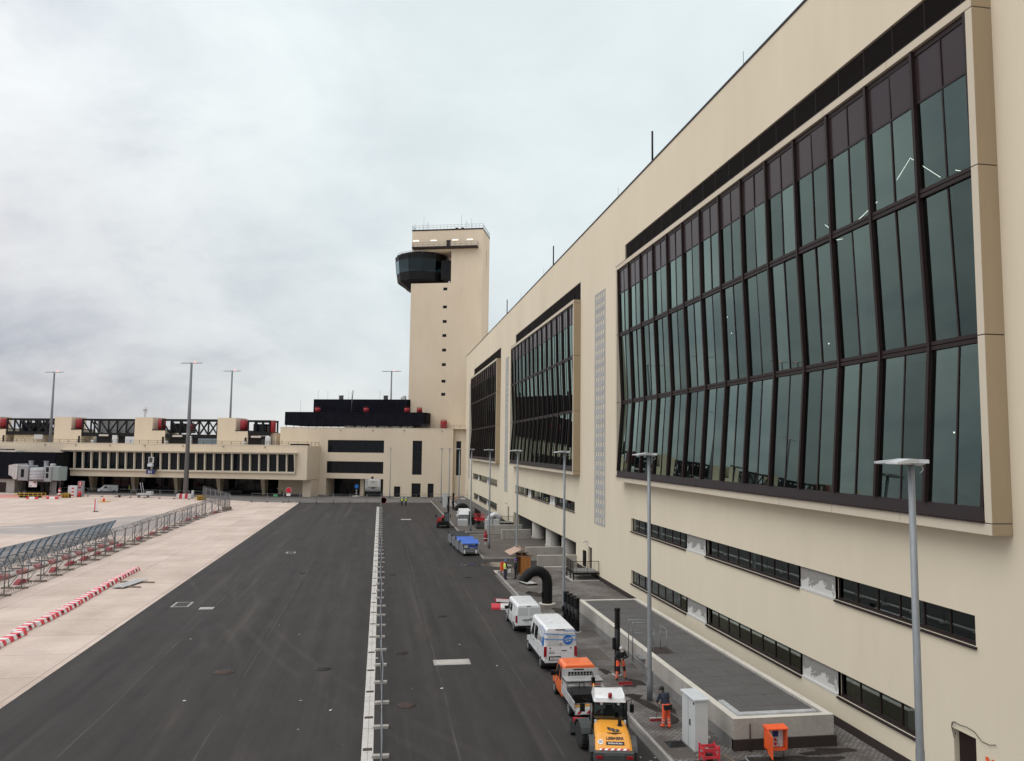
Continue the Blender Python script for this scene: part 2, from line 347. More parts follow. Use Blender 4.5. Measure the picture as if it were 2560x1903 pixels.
MA=dict(
 asphalt=m_asphalt(), apron=m_apron(), pavers=m_pavers(), far_asphalt=m_plain_asphalt('far_asphalt',(.10,.095,.09),(.16,.15,.14),.08),
 brown_asphalt=m_plain_asphalt('brown_asphalt',(.085,.073,.064),(.125,.108,.096),.35), taxi=m_plain_asphalt('taxiway_grey',(.30,.262,.24),(.37,.325,.30),.12),
 soil=m_plain_asphalt('wet_soil',(.012,.010,.009),(.034,.027,.023),1.6), puddle=m_dark_glass('puddle_water',(.05,.045,.04),.04),
 wall=m_render('cream_render',(.66,.592,.458),(.735,.665,.522)), wall2=m_render('beige_render',(.62,.525,.40),(.70,.605,.47)),
 brown=m_render('brown_end_frame',(.34,.265,.175),(.42,.335,.225)), cream=m_render('pale_frame_panel',(.56,.50,.40),(.62,.56,.45)),
 conc=m_concrete('raw_concrete',(.33,.31,.28),(.47,.445,.405)), conc_pale=m_concrete('pale_concrete',(.50,.475,.42),(.64,.61,.54)), conc_dark=m_concrete('grey_concrete_skirting',(.17,.17,.165),(.25,.25,.24)),
 panelc=m_concrete('precast_concrete',(.33,.335,.33),(.46,.465,.455)), kerb=m_concrete('granite_kerb',(.27,.255,.24),(.38,.36,.335)), plast=m_plaster_patch(),
 drain=m_concrete('drain_concrete',(.40,.385,.36),(.56,.54,.50)), plinth=pm('bitumen_plinth',(.030,.020,.018),.75,sc_=.8,space='pos'), deck=m_concrete('roof_membrane',(.085,.082,.08),(.115,.11,.107)),
 bay_glass=m_glass('bay_glass',(.30,.36,.34),(.50,.655,.60),1.60), win_glass=m_glass('window_glass',(.25,.30,.29),(.85,.97,.95),1.55),
 dglass=m_dark_glass('dark_glazing',(.006,.009,.013),.03,ior=1.27), spand=m_dark_glass('spandrel_glass',(.036,.024,.027),.2,ior=1.35), cabglass=m_glass('cab_glass',(.10,.13,.14),(.5,.65,.7),1.4),
 frame=pm('brown_black_aluminium',(.020,.0105,.0098),.5,var=.2,spec=.3), sill=pm('dark_sill_metal',(.026,.0185,.019),.5,var=.2,spec=.18), black=pm('black_metal',(.008,.008,.0085),.55,var=.25,spec=.22), blackp=pm('black_plastic',(.007,.007,.0075),.5,var=.3,spec=.25),
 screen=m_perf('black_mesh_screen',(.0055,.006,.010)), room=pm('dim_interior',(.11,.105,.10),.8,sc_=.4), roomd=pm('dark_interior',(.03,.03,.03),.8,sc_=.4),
 galv=m_galv('galvanised_steel'), galvl=m_galv('bright_galvanised',(.50,.52,.54)), mast=m_galv('mast_grey_paint',(.17,.175,.185)), wire=pm('dull_wire',(.16,.16,.165),.5,metal=.5),
 alu=m_galv('aluminium_sheet',(.52,.52,.51)), lampw=pm('pale_lamp_housing',(.55,.58,.60),.4), red=pm('red_paint',(.52,.022,.03),.5,var=.2), dred=pm('dark_red_cladding',(.27,.012,.02),.6,var=.25),
 brred=pm('red_plastic',(.62,.045,.06),.5,var=.22), brwhite=pm('white_plastic',(.72,.70,.68),.5,var=.1), dirtywhite=pm('dirty_white_plastic',(.52,.47,.42),.6,var=.15), dirtyred=pm('faded_red_plastic',(.40,.13,.12),.6,var=.2),
 vanw=pm('white_vehicle_paint',(.77,.785,.79),.3,var=.03,coat=.4), tyre=pm('tyre_rubber',(.018,.018,.018),.85,var=.3), hub=m_galv('wheel_rim',(.42,.43,.44)), vglass=m_dark_glass('vehicle_glass',(.010,.013,.013),.04,ior=1.5),
 orange=pm('orange_paint',(.82,.155,.030),.35,var=.06,coat=.4), yell=pm('machine_yellow',(.78,.34,.035),.4,var=.08,coat=.25), mgrey=pm('machine_grey',(.052,.056,.056),.55,var=.2), tail=pm('tail_lamp_red',(.30,.012,.02),.2,var=.1),
 bluec=pm('blue_tarpaulin',(.05,.14,.52),.55,var=.22,sc_=3), darkc=pm('dark_tarpaulin',(.022,.023,.025),.6,var=.3), blue=pm('sticker_blue',(.015,.155,.50),.4,var=.04), lblue=pm('stripe_blue',(.16,.33,.62),.5,var=.15), ink=pm('black_lettering',(.012,.012,.012),.5,var=.05), wht=pm('white_lettering',(.80,.80,.80),.5,var=.03),
 osb=m_osb('osb_board',(.30,.11,.025),(.47,.20,.055)), osbp=m_osb('weathered_board',(.34,.23,.17),(.48,.34,.26)), wood=pm('grey_timber',(.20,.16,.12),.8,var=.25,stretch=(1,8,8)),
 cabg=pm('cabinet_grey',(.55,.575,.57),.45,var=.05), orbox=pm('orange_cabinet_paint',(.80,.11,.025),.45,var=.1), rust=m_rust(), paper=pm('paper_scrap',(.50,.50,.48),.8), line=pm('road_marking_white',(.66,.63,.60),.7,var=.2,space='pos'), liney=pm('road_marking_yellow',(.62,.45,.12),.7,var=.2,space='pos'), redpav=pm('red_apron_paint',(.50,.22,.19),.8,var=.2,space='pos',sc_=.6),
 skin=pm('skin',(.46,.27,.20),.6,var=.08), hvo=pm('hi_vis_orange',(.95,.13,.05),.7,var=.12,sc_=6), hvy=pm('hi_vis_yellow',(.62,.80,.06),.7,var=.1,sc_=6), cloth=pm('black_workwear',(.016,.016,.019),.85,var=.3,sc_=5), navy=pm('navy_workwear',(.018,.022,.04),.85,var=.25,sc_=5), reflect=pm('reflective_tape',(.5,.5,.5),.4), helm=pm('blue_helmet',(.03,.16,.42),.35), helmp=pm('purple_helmet',(.07,.03,.30),.35), helmw=pm('white_helmet',(.75,.76,.77),.35), helmg=pm('grey_helmet',(.42,.43,.44),.4), hair=pm('dark_hair',(.012,.010,.009),.8), boot=pm('dark_boot',(.025,.02,.017),.8), eye=pm('eye_dark',(.02,.015,.012),.3),
 blast=pm('blue_grey_steel',(.11,.20,.28),.5,var=.3), jet=pm('jetbridge_grey',(.27,.285,.295),.5,var=.1), tarp=pm('white_tarp',(.48,.48,.465),.7,var=.1), signb=pm('sign_dark_blue',(.012,.016,.13),.4), signr=pm('sign_red',(.50,.012,.03),.4), yellow=pm('yellow_steel',(.60,.36,.03),.5,var=.3), silver=m_galv('silver_duct',(.62,.63,.64)),
 led=emit('white_led',(1,.96,.88),4.0), lampon=emit('wall_lamp_lit',(1,.97,.85),1.1), redled=emit('red_obstruction_light',(1,.12,.08),6),
 hazy=pm('distant_building',(.42,.45,.48),.8,var=.1,sc_=.01), hazyw=pm('distant_building_pale',(.60,.62,.64),.8,var=.1,sc_=.01), hill=pm('distant_trees',(.17,.215,.23),.9,var=.2,sc_=.02), green=pm('green_plastic',(.15,.55,.22),.5),  # hazy and hazyw: distance haze put into the pale base colours
)
# ---- camera
cam_d=bpy.data.cameras.new('camera'); cam=bpy.data.objects.new('camera',cam_d); COL.objects.link(cam); sc.camera=cam
cam_d.sensor_width=36; cam_d.sensor_fit='HORIZONTAL'; cam_d.lens=27.52; cam_d.clip_start=.2; cam_d.clip_end=6000
r_=Vector((0.98621913,-0.16501904,0.01185483)); u_=Vector((-0.02588159,-0.08311215,0.99620405)); f_=Vector((0.16340736,0.98278232,0.08623775))
Mc=Matrix.Identity(4)
for i in range(3): Mc[i][0]=r_[i]; Mc[i][1]=u_[i]; Mc[i][2]=-f_[i]
Mc.translation=(0,0,13.0); cam.matrix_world=Mc
# ---- sky: Nishita daylight seen through a thick overcast
CLOUD_OFF=(5.6,2.3,1.1)
SUN_EL,SUN_AZ=R(52),R(-105)      # azimuth from +Y, clockwise towards +X
w=bpy.data.worlds.new('World'); sc.world=w; w.use_nodes=True; nt=w.node_tree; bg=nt.nodes['Background']
sky=N(nt,'ShaderNodeTexSky'); sky.sky_type='NISHITA'; sky.sun_disc=False; sky.sun_elevation=SUN_EL; sky.sun_rotation=SUN_AZ; sky.air_density=1; sky.dust_density=2; sky.ozone_density=1
tc=N(nt,'ShaderNodeTexCoord'); nz=N(nt,'ShaderNodeVectorMath'); nz.operation='NORMALIZE'; L(nt,tc.outputs['Generated'],nz.inputs[0])
sp=N(nt,'ShaderNodeSeparateXYZ'); L(nt,nz.outputs[0],sp.inputs[0]); el=mth(nt,'MAXIMUM',sp.outputs[2],0)
# cloud layer coordinates: project on a plane overhead so the lumps flatten a little towards the horizon
dn=mth(nt,'ADD',el,.55); cx=N(nt,'ShaderNodeCombineXYZ'); L(nt,mth(nt,'DIVIDE',sp.outputs[0],dn),cx.inputs[0]); L(nt,mth(nt,'DIVIDE',sp.outputs[1],dn),cx.inputs[1]); L(nt,mth(nt,'MULTIPLY',el,.5),cx.inputs[2])
mp=N(nt,'ShaderNodeMapping'); mp.inputs['Location'].default_value=CLOUD_OFF; mp.inputs['Scale'].default_value=(1.3,1.45,1.2); L(nt,cx.outputs[0],mp.inputs['Vector'])
def cn(s,d,r,di=0):
    n=N(nt,'ShaderNodeTexNoise'); n.inputs['Scale'].default_value=s; n.inputs['Detail'].default_value=d; n.inputs['Roughness'].default_value=r; n.inputs['Distortion'].default_value=di; L(nt,mp.outputs[0],n.inputs['Vector']); return n.outputs['Fac']
cf=mth(nt,'ADD',mth(nt,'MULTIPLY',cn(1.0,4,.5,.3),.54),mth(nt,'MULTIPLY',cn(3.1,7,.58,.25),.46))
cloud=N(nt,'ShaderNodeValToRGB'); L(nt,cf,cloud.inputs['Fac']); e=cloud.color_ramp.elements
e[0].position=.36; e[0].color=(.40,.42,.46,1); e[1].position=.66; e[1].color=(.90,.90,.89,1)
x=e.new(.45); x.color=(.545,.555,.60,1); x=e.new(.55); x.color=(.76,.76,.77,1)
# overcast brightens towards the zenith; thin cloud with a mint cast up on the right
zr=N(nt,'ShaderNodeValToRGB'); L(nt,el,zr.inputs['Fac']); ze=zr.color_ramp.elements
ze[0].position=0; ze[0].color=(.80,.80,.80,1); ze[1].position=1; ze[1].color=(2.3,2.3,2.3,1); q=ze.new(.12); q.color=(.84,.85,.87,1); q=ze.new(.25); q.color=(.96,.965,.97,1); q=ze.new(.5); q.color=(1.25,1.28,1.28,1)
ov=mixc(nt,1,cloud.outputs['Color'],zr.outputs['Color'],'MULTIPLY')
sd=N(nt,'ShaderNodeVectorMath'); sd.operation='DOT_PRODUCT'; L(nt,nz.outputs[0],sd.inputs[0]); sd.inputs[1].default_value=Vector((.27,.84,.47)).normalized()
thin=ramp(nt,sd.outputs['Value'],.74,.99); ov=mixc(nt,mth(nt,'MULTIPLY',thin,.75),ov,(.80,.895,.888))
dark=N(nt,'ShaderNodeVectorMath'); dark.operation='DOT_PRODUCT'; L(nt,nz.outputs[0],dark.inputs[0]); dark.inputs[1].default_value=Vector((-.42,.90,.16)).normalized()
lay=mixc(nt,1,ov,ov); 
skys=mixc(nt,1,sky.outputs['Color'],(.10,.10,.10),'MULTIPLY')
fin=mixc(nt,.90,skys,lay); L(nt,fin,bg.inputs['Color']); bg.inputs['Strength'].default_value=1.12
# ---- sun, a soft patch behind the cloud
sl=bpy.data.lights.new('sun','SUN'); sl.energy=1.1; sl.angle=R(45); sl.color=(1,.955,.89); so=bpy.data.objects.new('sun',sl); COL.objects.link(so)
dv=Vector((math.sin(SUN_AZ)*math.cos(SUN_EL),math.cos(SUN_AZ)*math.cos(SUN_EL),math.sin(SUN_EL))); so.rotation_euler=dv.to_track_quat('Z','Y').to_euler(); so.location=(-40,30,80)
vs=sc.view_settings; vs.view_transform='Standard'; vs.look='None'; vs.exposure=0; vs.gamma=1
sc.cycles.max_bounces=6; sc.cycles.transparent_max_bounces=12; sc.cycles.glossy_bounces=3; sc.cycles.diffuse_bounces=3; sc.cycles.use_denoising=True
def mbw(t):
    """mesh builder that takes world coordinates and stores them in the frame of thing t"""
    m=MB(); m.M=(Matrix.Translation(t.location)@Matrix.Rotation(t.rotation_euler.z,4,'Z')).inverted(); return m
def sheet(name,poly,z,mat,kind='structure',label=None,cat=None,group=None):
    m=MB(); m.add([(x,y,z) for x,y in poly],[tuple(range(len(poly)))]); return m.build(name,mat,None,label,cat,group,kind,fix=False)
rect=lambda x0,x1,y0,y1:[(x0,y0),(x1,y0),(x1,y1),(x0,y1)]
# ---------------------------------------------------------------- ground
sheet('ground',rect(-3000,3000,-200,5000),-.012,MA['apron'])
sheet('road',[(-18.03,-30),(12.2,-30),(12.2,84.2),(21.7,84.2),(21.7,92.5),(12.2,92.5),(12.2,118),(21.7,118),(21.7,121),(12.2,121),(12.2,187),(-18.03,187)],0,MA['asphalt'])
sheet('road',[(-120,232),(-46,206.5),(-28.5,189.5),(-18,187.0),(12.2,187.0),(12.2,193),(21.5,193),(40,320),(-60,330),(-120,260)],-.004,MA['far_asphalt'])
sheet('taxiway',[(-140,100),(-57,134.9),(-51.3,143.2),(-37.8,158.0),(-35.4,163.5),(-33,155),(-35,120),(-44,120.9),(-52.9,123.0),(-140,143-60)],-.008,MA['taxi'])
lm=MB()
def stripe(a,b,w,z=0.0):
    a=Vector((*a,z)); b=Vector((*b,z)); d=(b-a).normalized(); n=Vector((-d.y,d.x,0))*w/2
    lm.quad(a-n,b-n,b+n,a+n)
stripe((-90,60),(-53.26,161.25),.22,-.004); stripe((-100,113),(-42.4,137.4),.22); stripe((-100,120),(-47.8,134.5),.2)
stripe((-100,131),(-42.9,120.9),.2)
for i in range(8): stripe((-54.7-i*3.2,128.6+i*.05),(-53.1-i*3.2,128.5+i*.05),.15)
# a curved edge line passing under the fence
pts=[(-33.3+1.3*math.sin(t/6*1.6)-(t/6)**2*2.2,102+t*1.9) for t in range(7)]
for a,b in zip(pts,pts[1:]): stripe(a,b,.2)
stripe((-33.7,60),(-33.3,102),.2)
lm.build('road_marking',MA['line'],None,kind='structure',fix=False)
lm=MB(); stripe((-140,182),(-74,203),.3); stripe((-74,203),(-58,199),.3)
lm.build('yellow_line',MA['liney'],None,kind='structure',fix=False)
sheet('red_apron',[(-140,186),(-84,203.5),(-70,206.5),(-100,218),(-150,214)],-.008,MA['redpav'])
# ---------------------------------------------------------------- pavements
def pave(name,poly,z,mat,zb=-.02):
    m=MB(); m.prism(poly,zb,z,'z'); return m.build(name,mat,None,kind='structure')
arc=[(12.35+2.6-2.6*math.cos(a),81.6+2.6*math.sin(a)) for a in [i*math.pi/14 for i in range(8)]]
pave('pavement',[(12.35,-30),(21.6,-30),(21.6,84.2)]+[(x,y) for x,y in reversed(arc)],.15,MA['pavers'])
pave('pavement',[(12.35,92.7),(21.6,92.7),(21.6,118),(14.6,118),(12.35,117)],.13,MA['brown_asphalt'])
pave('pavement',[(12.35,122),(13.4,121.2),(21.6,121.2),(21.6,193),(12.35,193)],.15,MA['brown_asphalt'])
sheet('underpass_road',rect(21.6,50,85.4,126.6),-.004,MA['brown_asphalt'])
# granite kerb: real stones with thin joints
km=MB()
def kerb_run(pts,L_=1.0):
    for a,b in zip(pts,pts[1:]):
        a=Vector((*a,0)); b=Vector((*b,0)); n=max(1,round((b-a).length/L_))
        for i in range(n):
            p=a.lerp(b,i/n); q=a.lerp(b,(i+1)/n); d=(q-p).normalized()*.008
            z=random.uniform(-.003,.003); p=p+d; q=q-d; p.z=q.z=.075+z; km.bar(p,q,.15,.15)
kerb_run([(12.275,-20),(12.275,81.6)]); kerb_run([(x-.075*math.cos(i*math.pi/14),y+.075*math.sin(i*math.pi/14)) for i,(x,y) in enumerate(arc)],.5); kerb_run([(14.9,84.28),(21.6,84.28)])
kerb_run([(12.275,92.7),(12.275,117)]); kerb_run([(12.35,92.62),(21.6,92.62)]); kerb_run([(12.275,117),(14.5,118.08)]); kerb_run([(14.6,118.08),(21.6,118.08)])
kerb_run([(12.275,122),(12.275,193)]); kerb_run([(12.275,122),(13.4,121.12)]); kerb_run([(13.4,121.12),(21.6,121.12)])
km.build('kerb',MA['kerb'],None,kind='structure')
# gutter line of small setts beside the kerb and a cable trench of pale setts on the pavement
sheet('gutter',rect(11.9,12.19,-30,81),.004,MA['far_asphalt'])
# swept soil left lying over the pavers, puddle at the entrance
def blob(name,c,rx,ry,z,mat,seed,n=36,rot=0,kind='stuff',rag=.35):
    rnd=random.Random(seed); ph=[rnd.uniform(0,6.28) for _ in range(5)]; pts=[]
    for i in range(n):
        a=2*math.pi*i/n; k=1+rag*sum(math.sin((j+2)*a+ph[j])/(j+2) for j in range(5))+rnd.uniform(-.06,.06)
        x,y=rx*k*math.cos(a),ry*k*math.sin(a); pts.append((c[0]+x*math.cos(rot)-y*math.sin(rot),c[1]+x*math.sin(rot)+y*math.cos(rot)))
    return sheet(name,pts,z,mat,kind)
for i,(c,rx,ry,ro) in enumerate([((13.75,39.0),.28,1.9,.25),((14.0,36.9),.33,.8,-.5),((13.4,40.6),.5,.35,0),((14.55,38.4),.25,.7,0),((13.75,42.4),.35,.3,0),((14.35,42.9),.3,.75,.3),((13.2,45.2),.3,.5,.2),((14.0,69.3),.75,1.5,.3),((14.4,62.2),.55,1.0,-.2),((19.4,32.2),1.2,.35,0),((17.0,31.4),2.2,.6,.1),((13.6,31.4),1.0,.6,0),((16.8,83.0),1.2,.6,0)]):
    blob('swept_soil',c,rx,ry,.154+.002*(i%3),MA['soil'],40+i,rot=ro)
blob('puddle',(13.1,88.2),1.3,2.0,.004,MA['puddle'],3,kind='structure'); blob('puddle',(10.8,88.2),2.2,.5,.006,MA['puddle'],5,kind='structure',rag=.5)
sheet('pavement_strip',rect(15.0,17.3,83.0,84.0),.154,MA['conc_pale'])
for (x0,x1,y0,y1) in [(12.42,13.5,32.3,34.2),(13.05,14.3,47.6,50.4),(12.75,13.75,70.2,73.2)]:
    sheet('trench_patch',rect(x0,x1,y0,y1),.156,MA['brown_asphalt'])
# ---------------------------------------------------------------- main terminal
XW=21.6
T=thing('terminal_building','long tall cream terminal with three projecting dark glass bays on the right','building',(XW,100,0))
BAYS=[(24.13,68.0),(83.8,126.9),(142.6,185.5)]
P=lambda u,z,d:(XW+d,u,z)
holes=[]
for y0,y1 in BAYS: holes+= [(y0+.05,y1-.05,10.25,29.5,.6),(y0+.05,y1-.3,29.62,31.65,.22)]
UPW=[[(66.04,53.69),(50.18,38.34),(35.02,26.06)],[(125.3,114.76),(111.72,99.56),(96.1,86.1)],[(184.2,175.3),(171.93,160.2),(157.1,145.4)]]
LOW=[[(66.04,53.65),(50.17,38.32),(34.96,29.15)],[],[(182.2,175.3),(171.93,160.2),(157.1,145.4)]]
wins=[]
for k in range(3):
    for (b,a) in UPW[k]: wins.append((a,b,6.0,7.1))
    for (b,a) in LOW[k]: wins.append((a,b,1.55,2.69))
infs=[]
for rows,z0,z1 in ((UPW,6.0,7.1),(LOW,1.55,2.69)):
    for k in range(3):
        if rows[k]:
            for i in range(2): infs.append((rows[k][i+1][0],rows[k][i][1],z0,z1))
DOORS=[(26.24,27.37,.15,2.69),(78.8,80.2,.62,2.92),(131.3,132.9,.62,3.15),(194.6,195.6,.15,2.6)]
holes+=[(*q,.26) for q in wins]+[(*q,.14) for q in infs]+[(*q,.3) for q in DOORS]+[(85.4,126.6,-.1,2.7,.9)]
wm=mbw(T); wm.wall(P,-25,202,-.1,36.75,holes,.26)
# other sides and roof
wm.quad((XW,-25,-.1),(95,-25,-.1),(95,-25,36.75),(XW,-25,36.75)); wm.quad((XW,202,-.1),(95,202,-.1),(95,202,36.75),(XW,202,36.75)); wm.quad((95,-25,-.1),(95,202,-.1),(95,202,36.75),(95,-25,36.75)); wm.quad((XW,-25,36.75),(95,-25,36.75),(95,202,36.75),(XW,202,36.75))
wm.build('wall',MA['wall'],T)
mbw(T).box(XW-.05,-25,36.752,XW+.45,202,36.9).build('parapet_cap',MA['sill'],T)
for a,b in ((-25,26.2),(27.4,84.9),(127,202)): mbw(T).box(XW-.03,a,.1,XW+.02,b,.55).build('plinth',MA['plinth'],T)
# underpass room
um=mbw(T); um.quad((XW+.9,85.4,2.7),(XW+.9,126.6,2.7),(55,126.6,2.7),(55,85.4,2.7)); um.quad((XW+.9,126.6,-.1),(55,126.6,-.1),(55,126.6,2.7),(XW+.9,126.6,2.7)); um.quad((XW+.9,85.4,-.1),(55,85.4,-.1),(55,85.4,2.7),(XW+.9,85.4,2.7)); um.quad((55,85.4,-.1),(55,126.6,-.1),(55,126.6,2.7),(55,85.4,2.7))
um.build('underpass_interior',MA['conc_dark'],T)
for x,y in ((22.95,103.0),(22.9,112.3),(23.0,94.0)):
    c=mbw(T); c.lathe([(.0,-.05),(1.08,-.05),(1.08,.42),(1.0,.425),(1.0,2.72)],(x,y,0),28,m=0); c.build('underpass_column',MA['conc'],T)
for y in (98,108,118): mbw(T).box(30,y-1.2,2.55,30.15,y+1.2,2.62).build('ceiling_lamp',MA['lampon'] if y==108 else MA['galv'],T)
# bays
def glass_x(z):   # section of the kinked curtain wall
    pr=[(11.2,20.93),(17.2,21.36),(23.3,21.10),(29.05,20.98)]
    for (a,xa),(b,xb) in zip(pr,pr[1:]):
        if z<=b: return xa+(xb-xa)*(z-a)/(b-a)
    return pr[-1][1]
for bi,(y0,y1) in enumerate(BAYS):
    rnd=random.Random(bi); n=14; g0=y0+.33; g1=y1-.33; st=(g1-g0)/n
    bw=mbw(T)                                                       # projecting surround in precast pieces with open joints
    zj=[10.6,17.19,23.33,29.24]
    for a,b in zip(zj,zj[1:]):
        for ya,yb in ((y0,y0+.32),(y1-.32,y1)): bw.box(20.8,ya,a+.02,22.2,yb,b-.02)
    nb=9
    for i in range(nb):
        ya=y0+(y1-y0)*i/nb; yb=y0+(y1-y0)*(i+1)/nb
        bw.box(20.8,ya+.012,10.2,22.2,yb-.012,10.585); bw.box(20.8,ya+.012,29.26,22.2,yb-.012,29.6)
    bay=bw.build('bay_window',[MA['cream']],T)
    mbw(T).box(20.825,y0+.02,10.22,22.15,y0+.3,29.58).box(20.825,y1-.3,10.22,22.15,y1-.02,29.58).box(20.83,y0+.03,10.22,22.1,y1-.03,10.58).box(20.83,y0+.03,29.28,22.1,y1-.03,29.58).build('joint_seal',MA['plinth'],bay)
    # darker brown return on the end that faces the road
    rt=mbw(T)
    for a,b in [(10.205,10.58)]+[(p_+.022,q_-.022) for p_,q_ in zip(zj,zj[1:])]+[(29.265,29.595)]: rt.box(20.812,y0-.012,a,XW-.004,y0-.001,b)
    rt.build('end_return',MA['brown'],bay)
    s=mbw(T); s.prism([(20.72,10.60),(20.72,10.68),(20.80,10.72),(20.86,11.14),(21.2,11.14),(21.2,10.60)],-(y1-.33),-(y0+.33),'y')
    s.v=[(p[0],p[1],p[2]) for p in s.v]; s=None
    s=mbw(T); pr=[(20.70,10.605),(20.70,10.66),(20.80,10.70),(20.90,11.14),(21.3,11.14),(21.3,10.605)]
    s.loft([[(x,y,z) for x,z in pr] for y in (y0+.33,y1-.33)]); s.build('sill',MA['sill'],bay)
    mbw(T).box(20.80,y0-.02,29.602,21.58,y1+.02,29.66).build('top_flashing',MA['sill'],bay)
    fr=mbw(T)
    for k in range(n+1):                                            # deep fins
        y=g0+st*k; zs=[11.14,17.2,23.3,29.24]
        if k==n: y-=.09
        if k==0: y+=.09
        fr.loft([[(glass_x(z)-.16,y-.075,z),(glass_x(z)-.16,y+.075,z),(glass_x(z)+.12,y+.075,z),(glass_x(z)+.12,y-.075,z)] for z in zs])
    for k in range(n):
        y=g0+st*(k+.5); fr.loft([[(glass_x(z)-.035,y-.035,z),(glass_x(z)-.035,y+.035,z),(glass_x(z)+.1,y+.035,z),(glass_x(z)+.1,y-.035,z)] for z in (11.14,17.2,23.3,29.24)])
    for z,h,d in ((17.2,.17,.10),(23.3,.17,.10)):
        x=glass_x(z); fr.box(x-d,g0,z-h,x+.12,g1,z-.02); fr.box(x-d,g0,z+.02,x+.12,g1,z+h); fr.box(x-.02,g0,z-.02,x+.1,g1,z+.02)
    x=glass_x(27.05); fr.box(x-.035,g0,27.0,x+.1,g1,27.09); fr.box(20.94,g0,29.0,21.3,g1,29.25)
    fr.build('mullion_frame',MA['frame'],bay)
    gl=mbw(T); sp_=mbw(T)
    for k in range(2*n):
        ya=g0+st*k/2+.03; yb=g0+st*(k+1)/2-.03
        for za,zb,mm in ((11.14,17.03,gl),(17.37,23.13,gl),(23.47,27.0,gl),(27.09,29.0,sp_)):
            j=[rnd.uniform(-.010,.010) for _ in range(3)]           # panes never sit perfectly flat
            mm.quad((glass_x(za)+j[0],ya,za),(glass_x(za)+j[1],yb,za),(glass_x(zb)+j[2]+j[1]-j[0],yb,zb),(glass_x(zb)+j[2],ya,zb))
    gl.build('glass',MA["bay_glass"],bay,fix=False); sp_.build('spandrel_panel',MA['spand'],bay,fix=False)
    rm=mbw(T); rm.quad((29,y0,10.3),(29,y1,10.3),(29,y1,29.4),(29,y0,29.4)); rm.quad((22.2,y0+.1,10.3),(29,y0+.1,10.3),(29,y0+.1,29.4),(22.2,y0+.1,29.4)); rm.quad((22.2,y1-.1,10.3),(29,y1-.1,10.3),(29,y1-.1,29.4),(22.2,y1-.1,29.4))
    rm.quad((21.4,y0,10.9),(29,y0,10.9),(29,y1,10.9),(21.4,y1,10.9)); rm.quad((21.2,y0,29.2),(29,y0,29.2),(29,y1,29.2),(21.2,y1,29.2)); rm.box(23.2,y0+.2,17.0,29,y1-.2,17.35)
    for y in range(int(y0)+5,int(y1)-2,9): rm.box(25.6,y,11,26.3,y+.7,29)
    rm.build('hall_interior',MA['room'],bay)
    if bi==0:
        for pts in ([(24.0,30.0,25.1),(23.3,31.0,26.3),(23.4,32.2,25.6)],[(23.6,28.6,24.9),(23.8,27.6,24.4)],[(23.4,33.6,25.1),(23.6,35.6,24.7),(23.7,36.3,24.8)],[(23.5,37.2,24.5),(23.7,38.6,25.4)],[(23.3,36.4,24.0),(23.8,38.2,24.4)]): mbw(T).tube(pts,.014,6).build('ceiling_led',MA['led'],bay)
        for p in ((24,28,19.4),(24,27.2,18.2),(24,45,18.6),(24,51,21.2),(24.4,52.5,22.6),(24,39,18.9),(24.2,30.0,13.9)): mbw(T).ball(p,.04,6).build('ceiling_led',MA['led'],bay)
    # louvre band above
    lo=mbw(T); lo.box(XW+.2,y0+.06,29.63,XW+.24,y1-.32,31.64,m=1)
    for i in range(22): z=29.68+i*.09; lo.box(XW+.07,y0+.06,z,XW+.19,y1-.32,z+.018)
    y=y0+1.5
    while y<y1-.5: lo.box(XW+.06,y,29.63,XW+.2,y+.03,31.64); y+=2.05
    lo.build('louvre_band',[MA['frame'],MA['black']],T)
# strip windows
for (a,b,z0,z1) in wins:
    f=mbw(T); n=max(3,round((b-a)/1.53)); w_=(b-a)/n
    for i in range(n+1):
        y=a+i*w_; t=.06 if i%2 else .09
        f.box(XW+.17,max(a+.002,y-t/2),z0,XW+.255,min(b-.002,y+t/2),z1)
    f.box(XW+.16,a+.002,z0+.001,XW+.255,b-.002,z0+.12); f.box(XW+.17,a+.002,z1-.05,XW+.255,b-.002,z1-.001)
    wo=f.build('strip_window',MA['frame'],T)
    s=mbw(T); s.loft([[(XW-.10,y,z0-.10),(XW-.10,y,z0-.04),(XW+.158,y,z0+.03),(XW+.158,y,z0-.012),(XW-.002,y,z0-.02),(XW-.002,y,z0-.10)] for y in (a-.06,b+.06)]); s.build('sill',MA['sill'],wo)
    g=mbw(T)
    for i in range(n): g.quad((XW+.21,a+i*w_+.02,z0+.1),(XW+.21,a+(i+1)*w_-.02,z0+.1),(XW+.212,a+(i+1)*w_-.02,z1-.04),(XW+.212,a+i*w_+.02,z1-.04))
    g.build('pane',MA['win_glass'],wo,fix=False)
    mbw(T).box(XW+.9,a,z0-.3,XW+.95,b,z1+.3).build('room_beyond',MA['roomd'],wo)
for i,(a,b,z0,z1) in enumerate(infs):
    p=MB(); c=((a+b)/2,(z0+z1)/2); p.box(.10,-(b-a)/2+.002,-.54,.16,(b-a)/2-.002,.54); p.box(-.02,-(b-a)/2+.1,-.60,.10,(b-a)/2-.1,-.5)
    p.build('infill_panel',MA['plast'],T,loc=(0,c[0]-100,c[1]))
for (a,b,z0,z1) in DOORS:
    d=mbw(T); d.box(XW+.2,a+.03,z0+.01,XW+.26,b-.03,z1-.03); do=d.build('door',MA['frame'],T)
    mbw(T).box(XW+.13,b-.22,z0+1.02,XW+.2,b-.10,z0+1.06).build('handle',MA['galvl'],do)
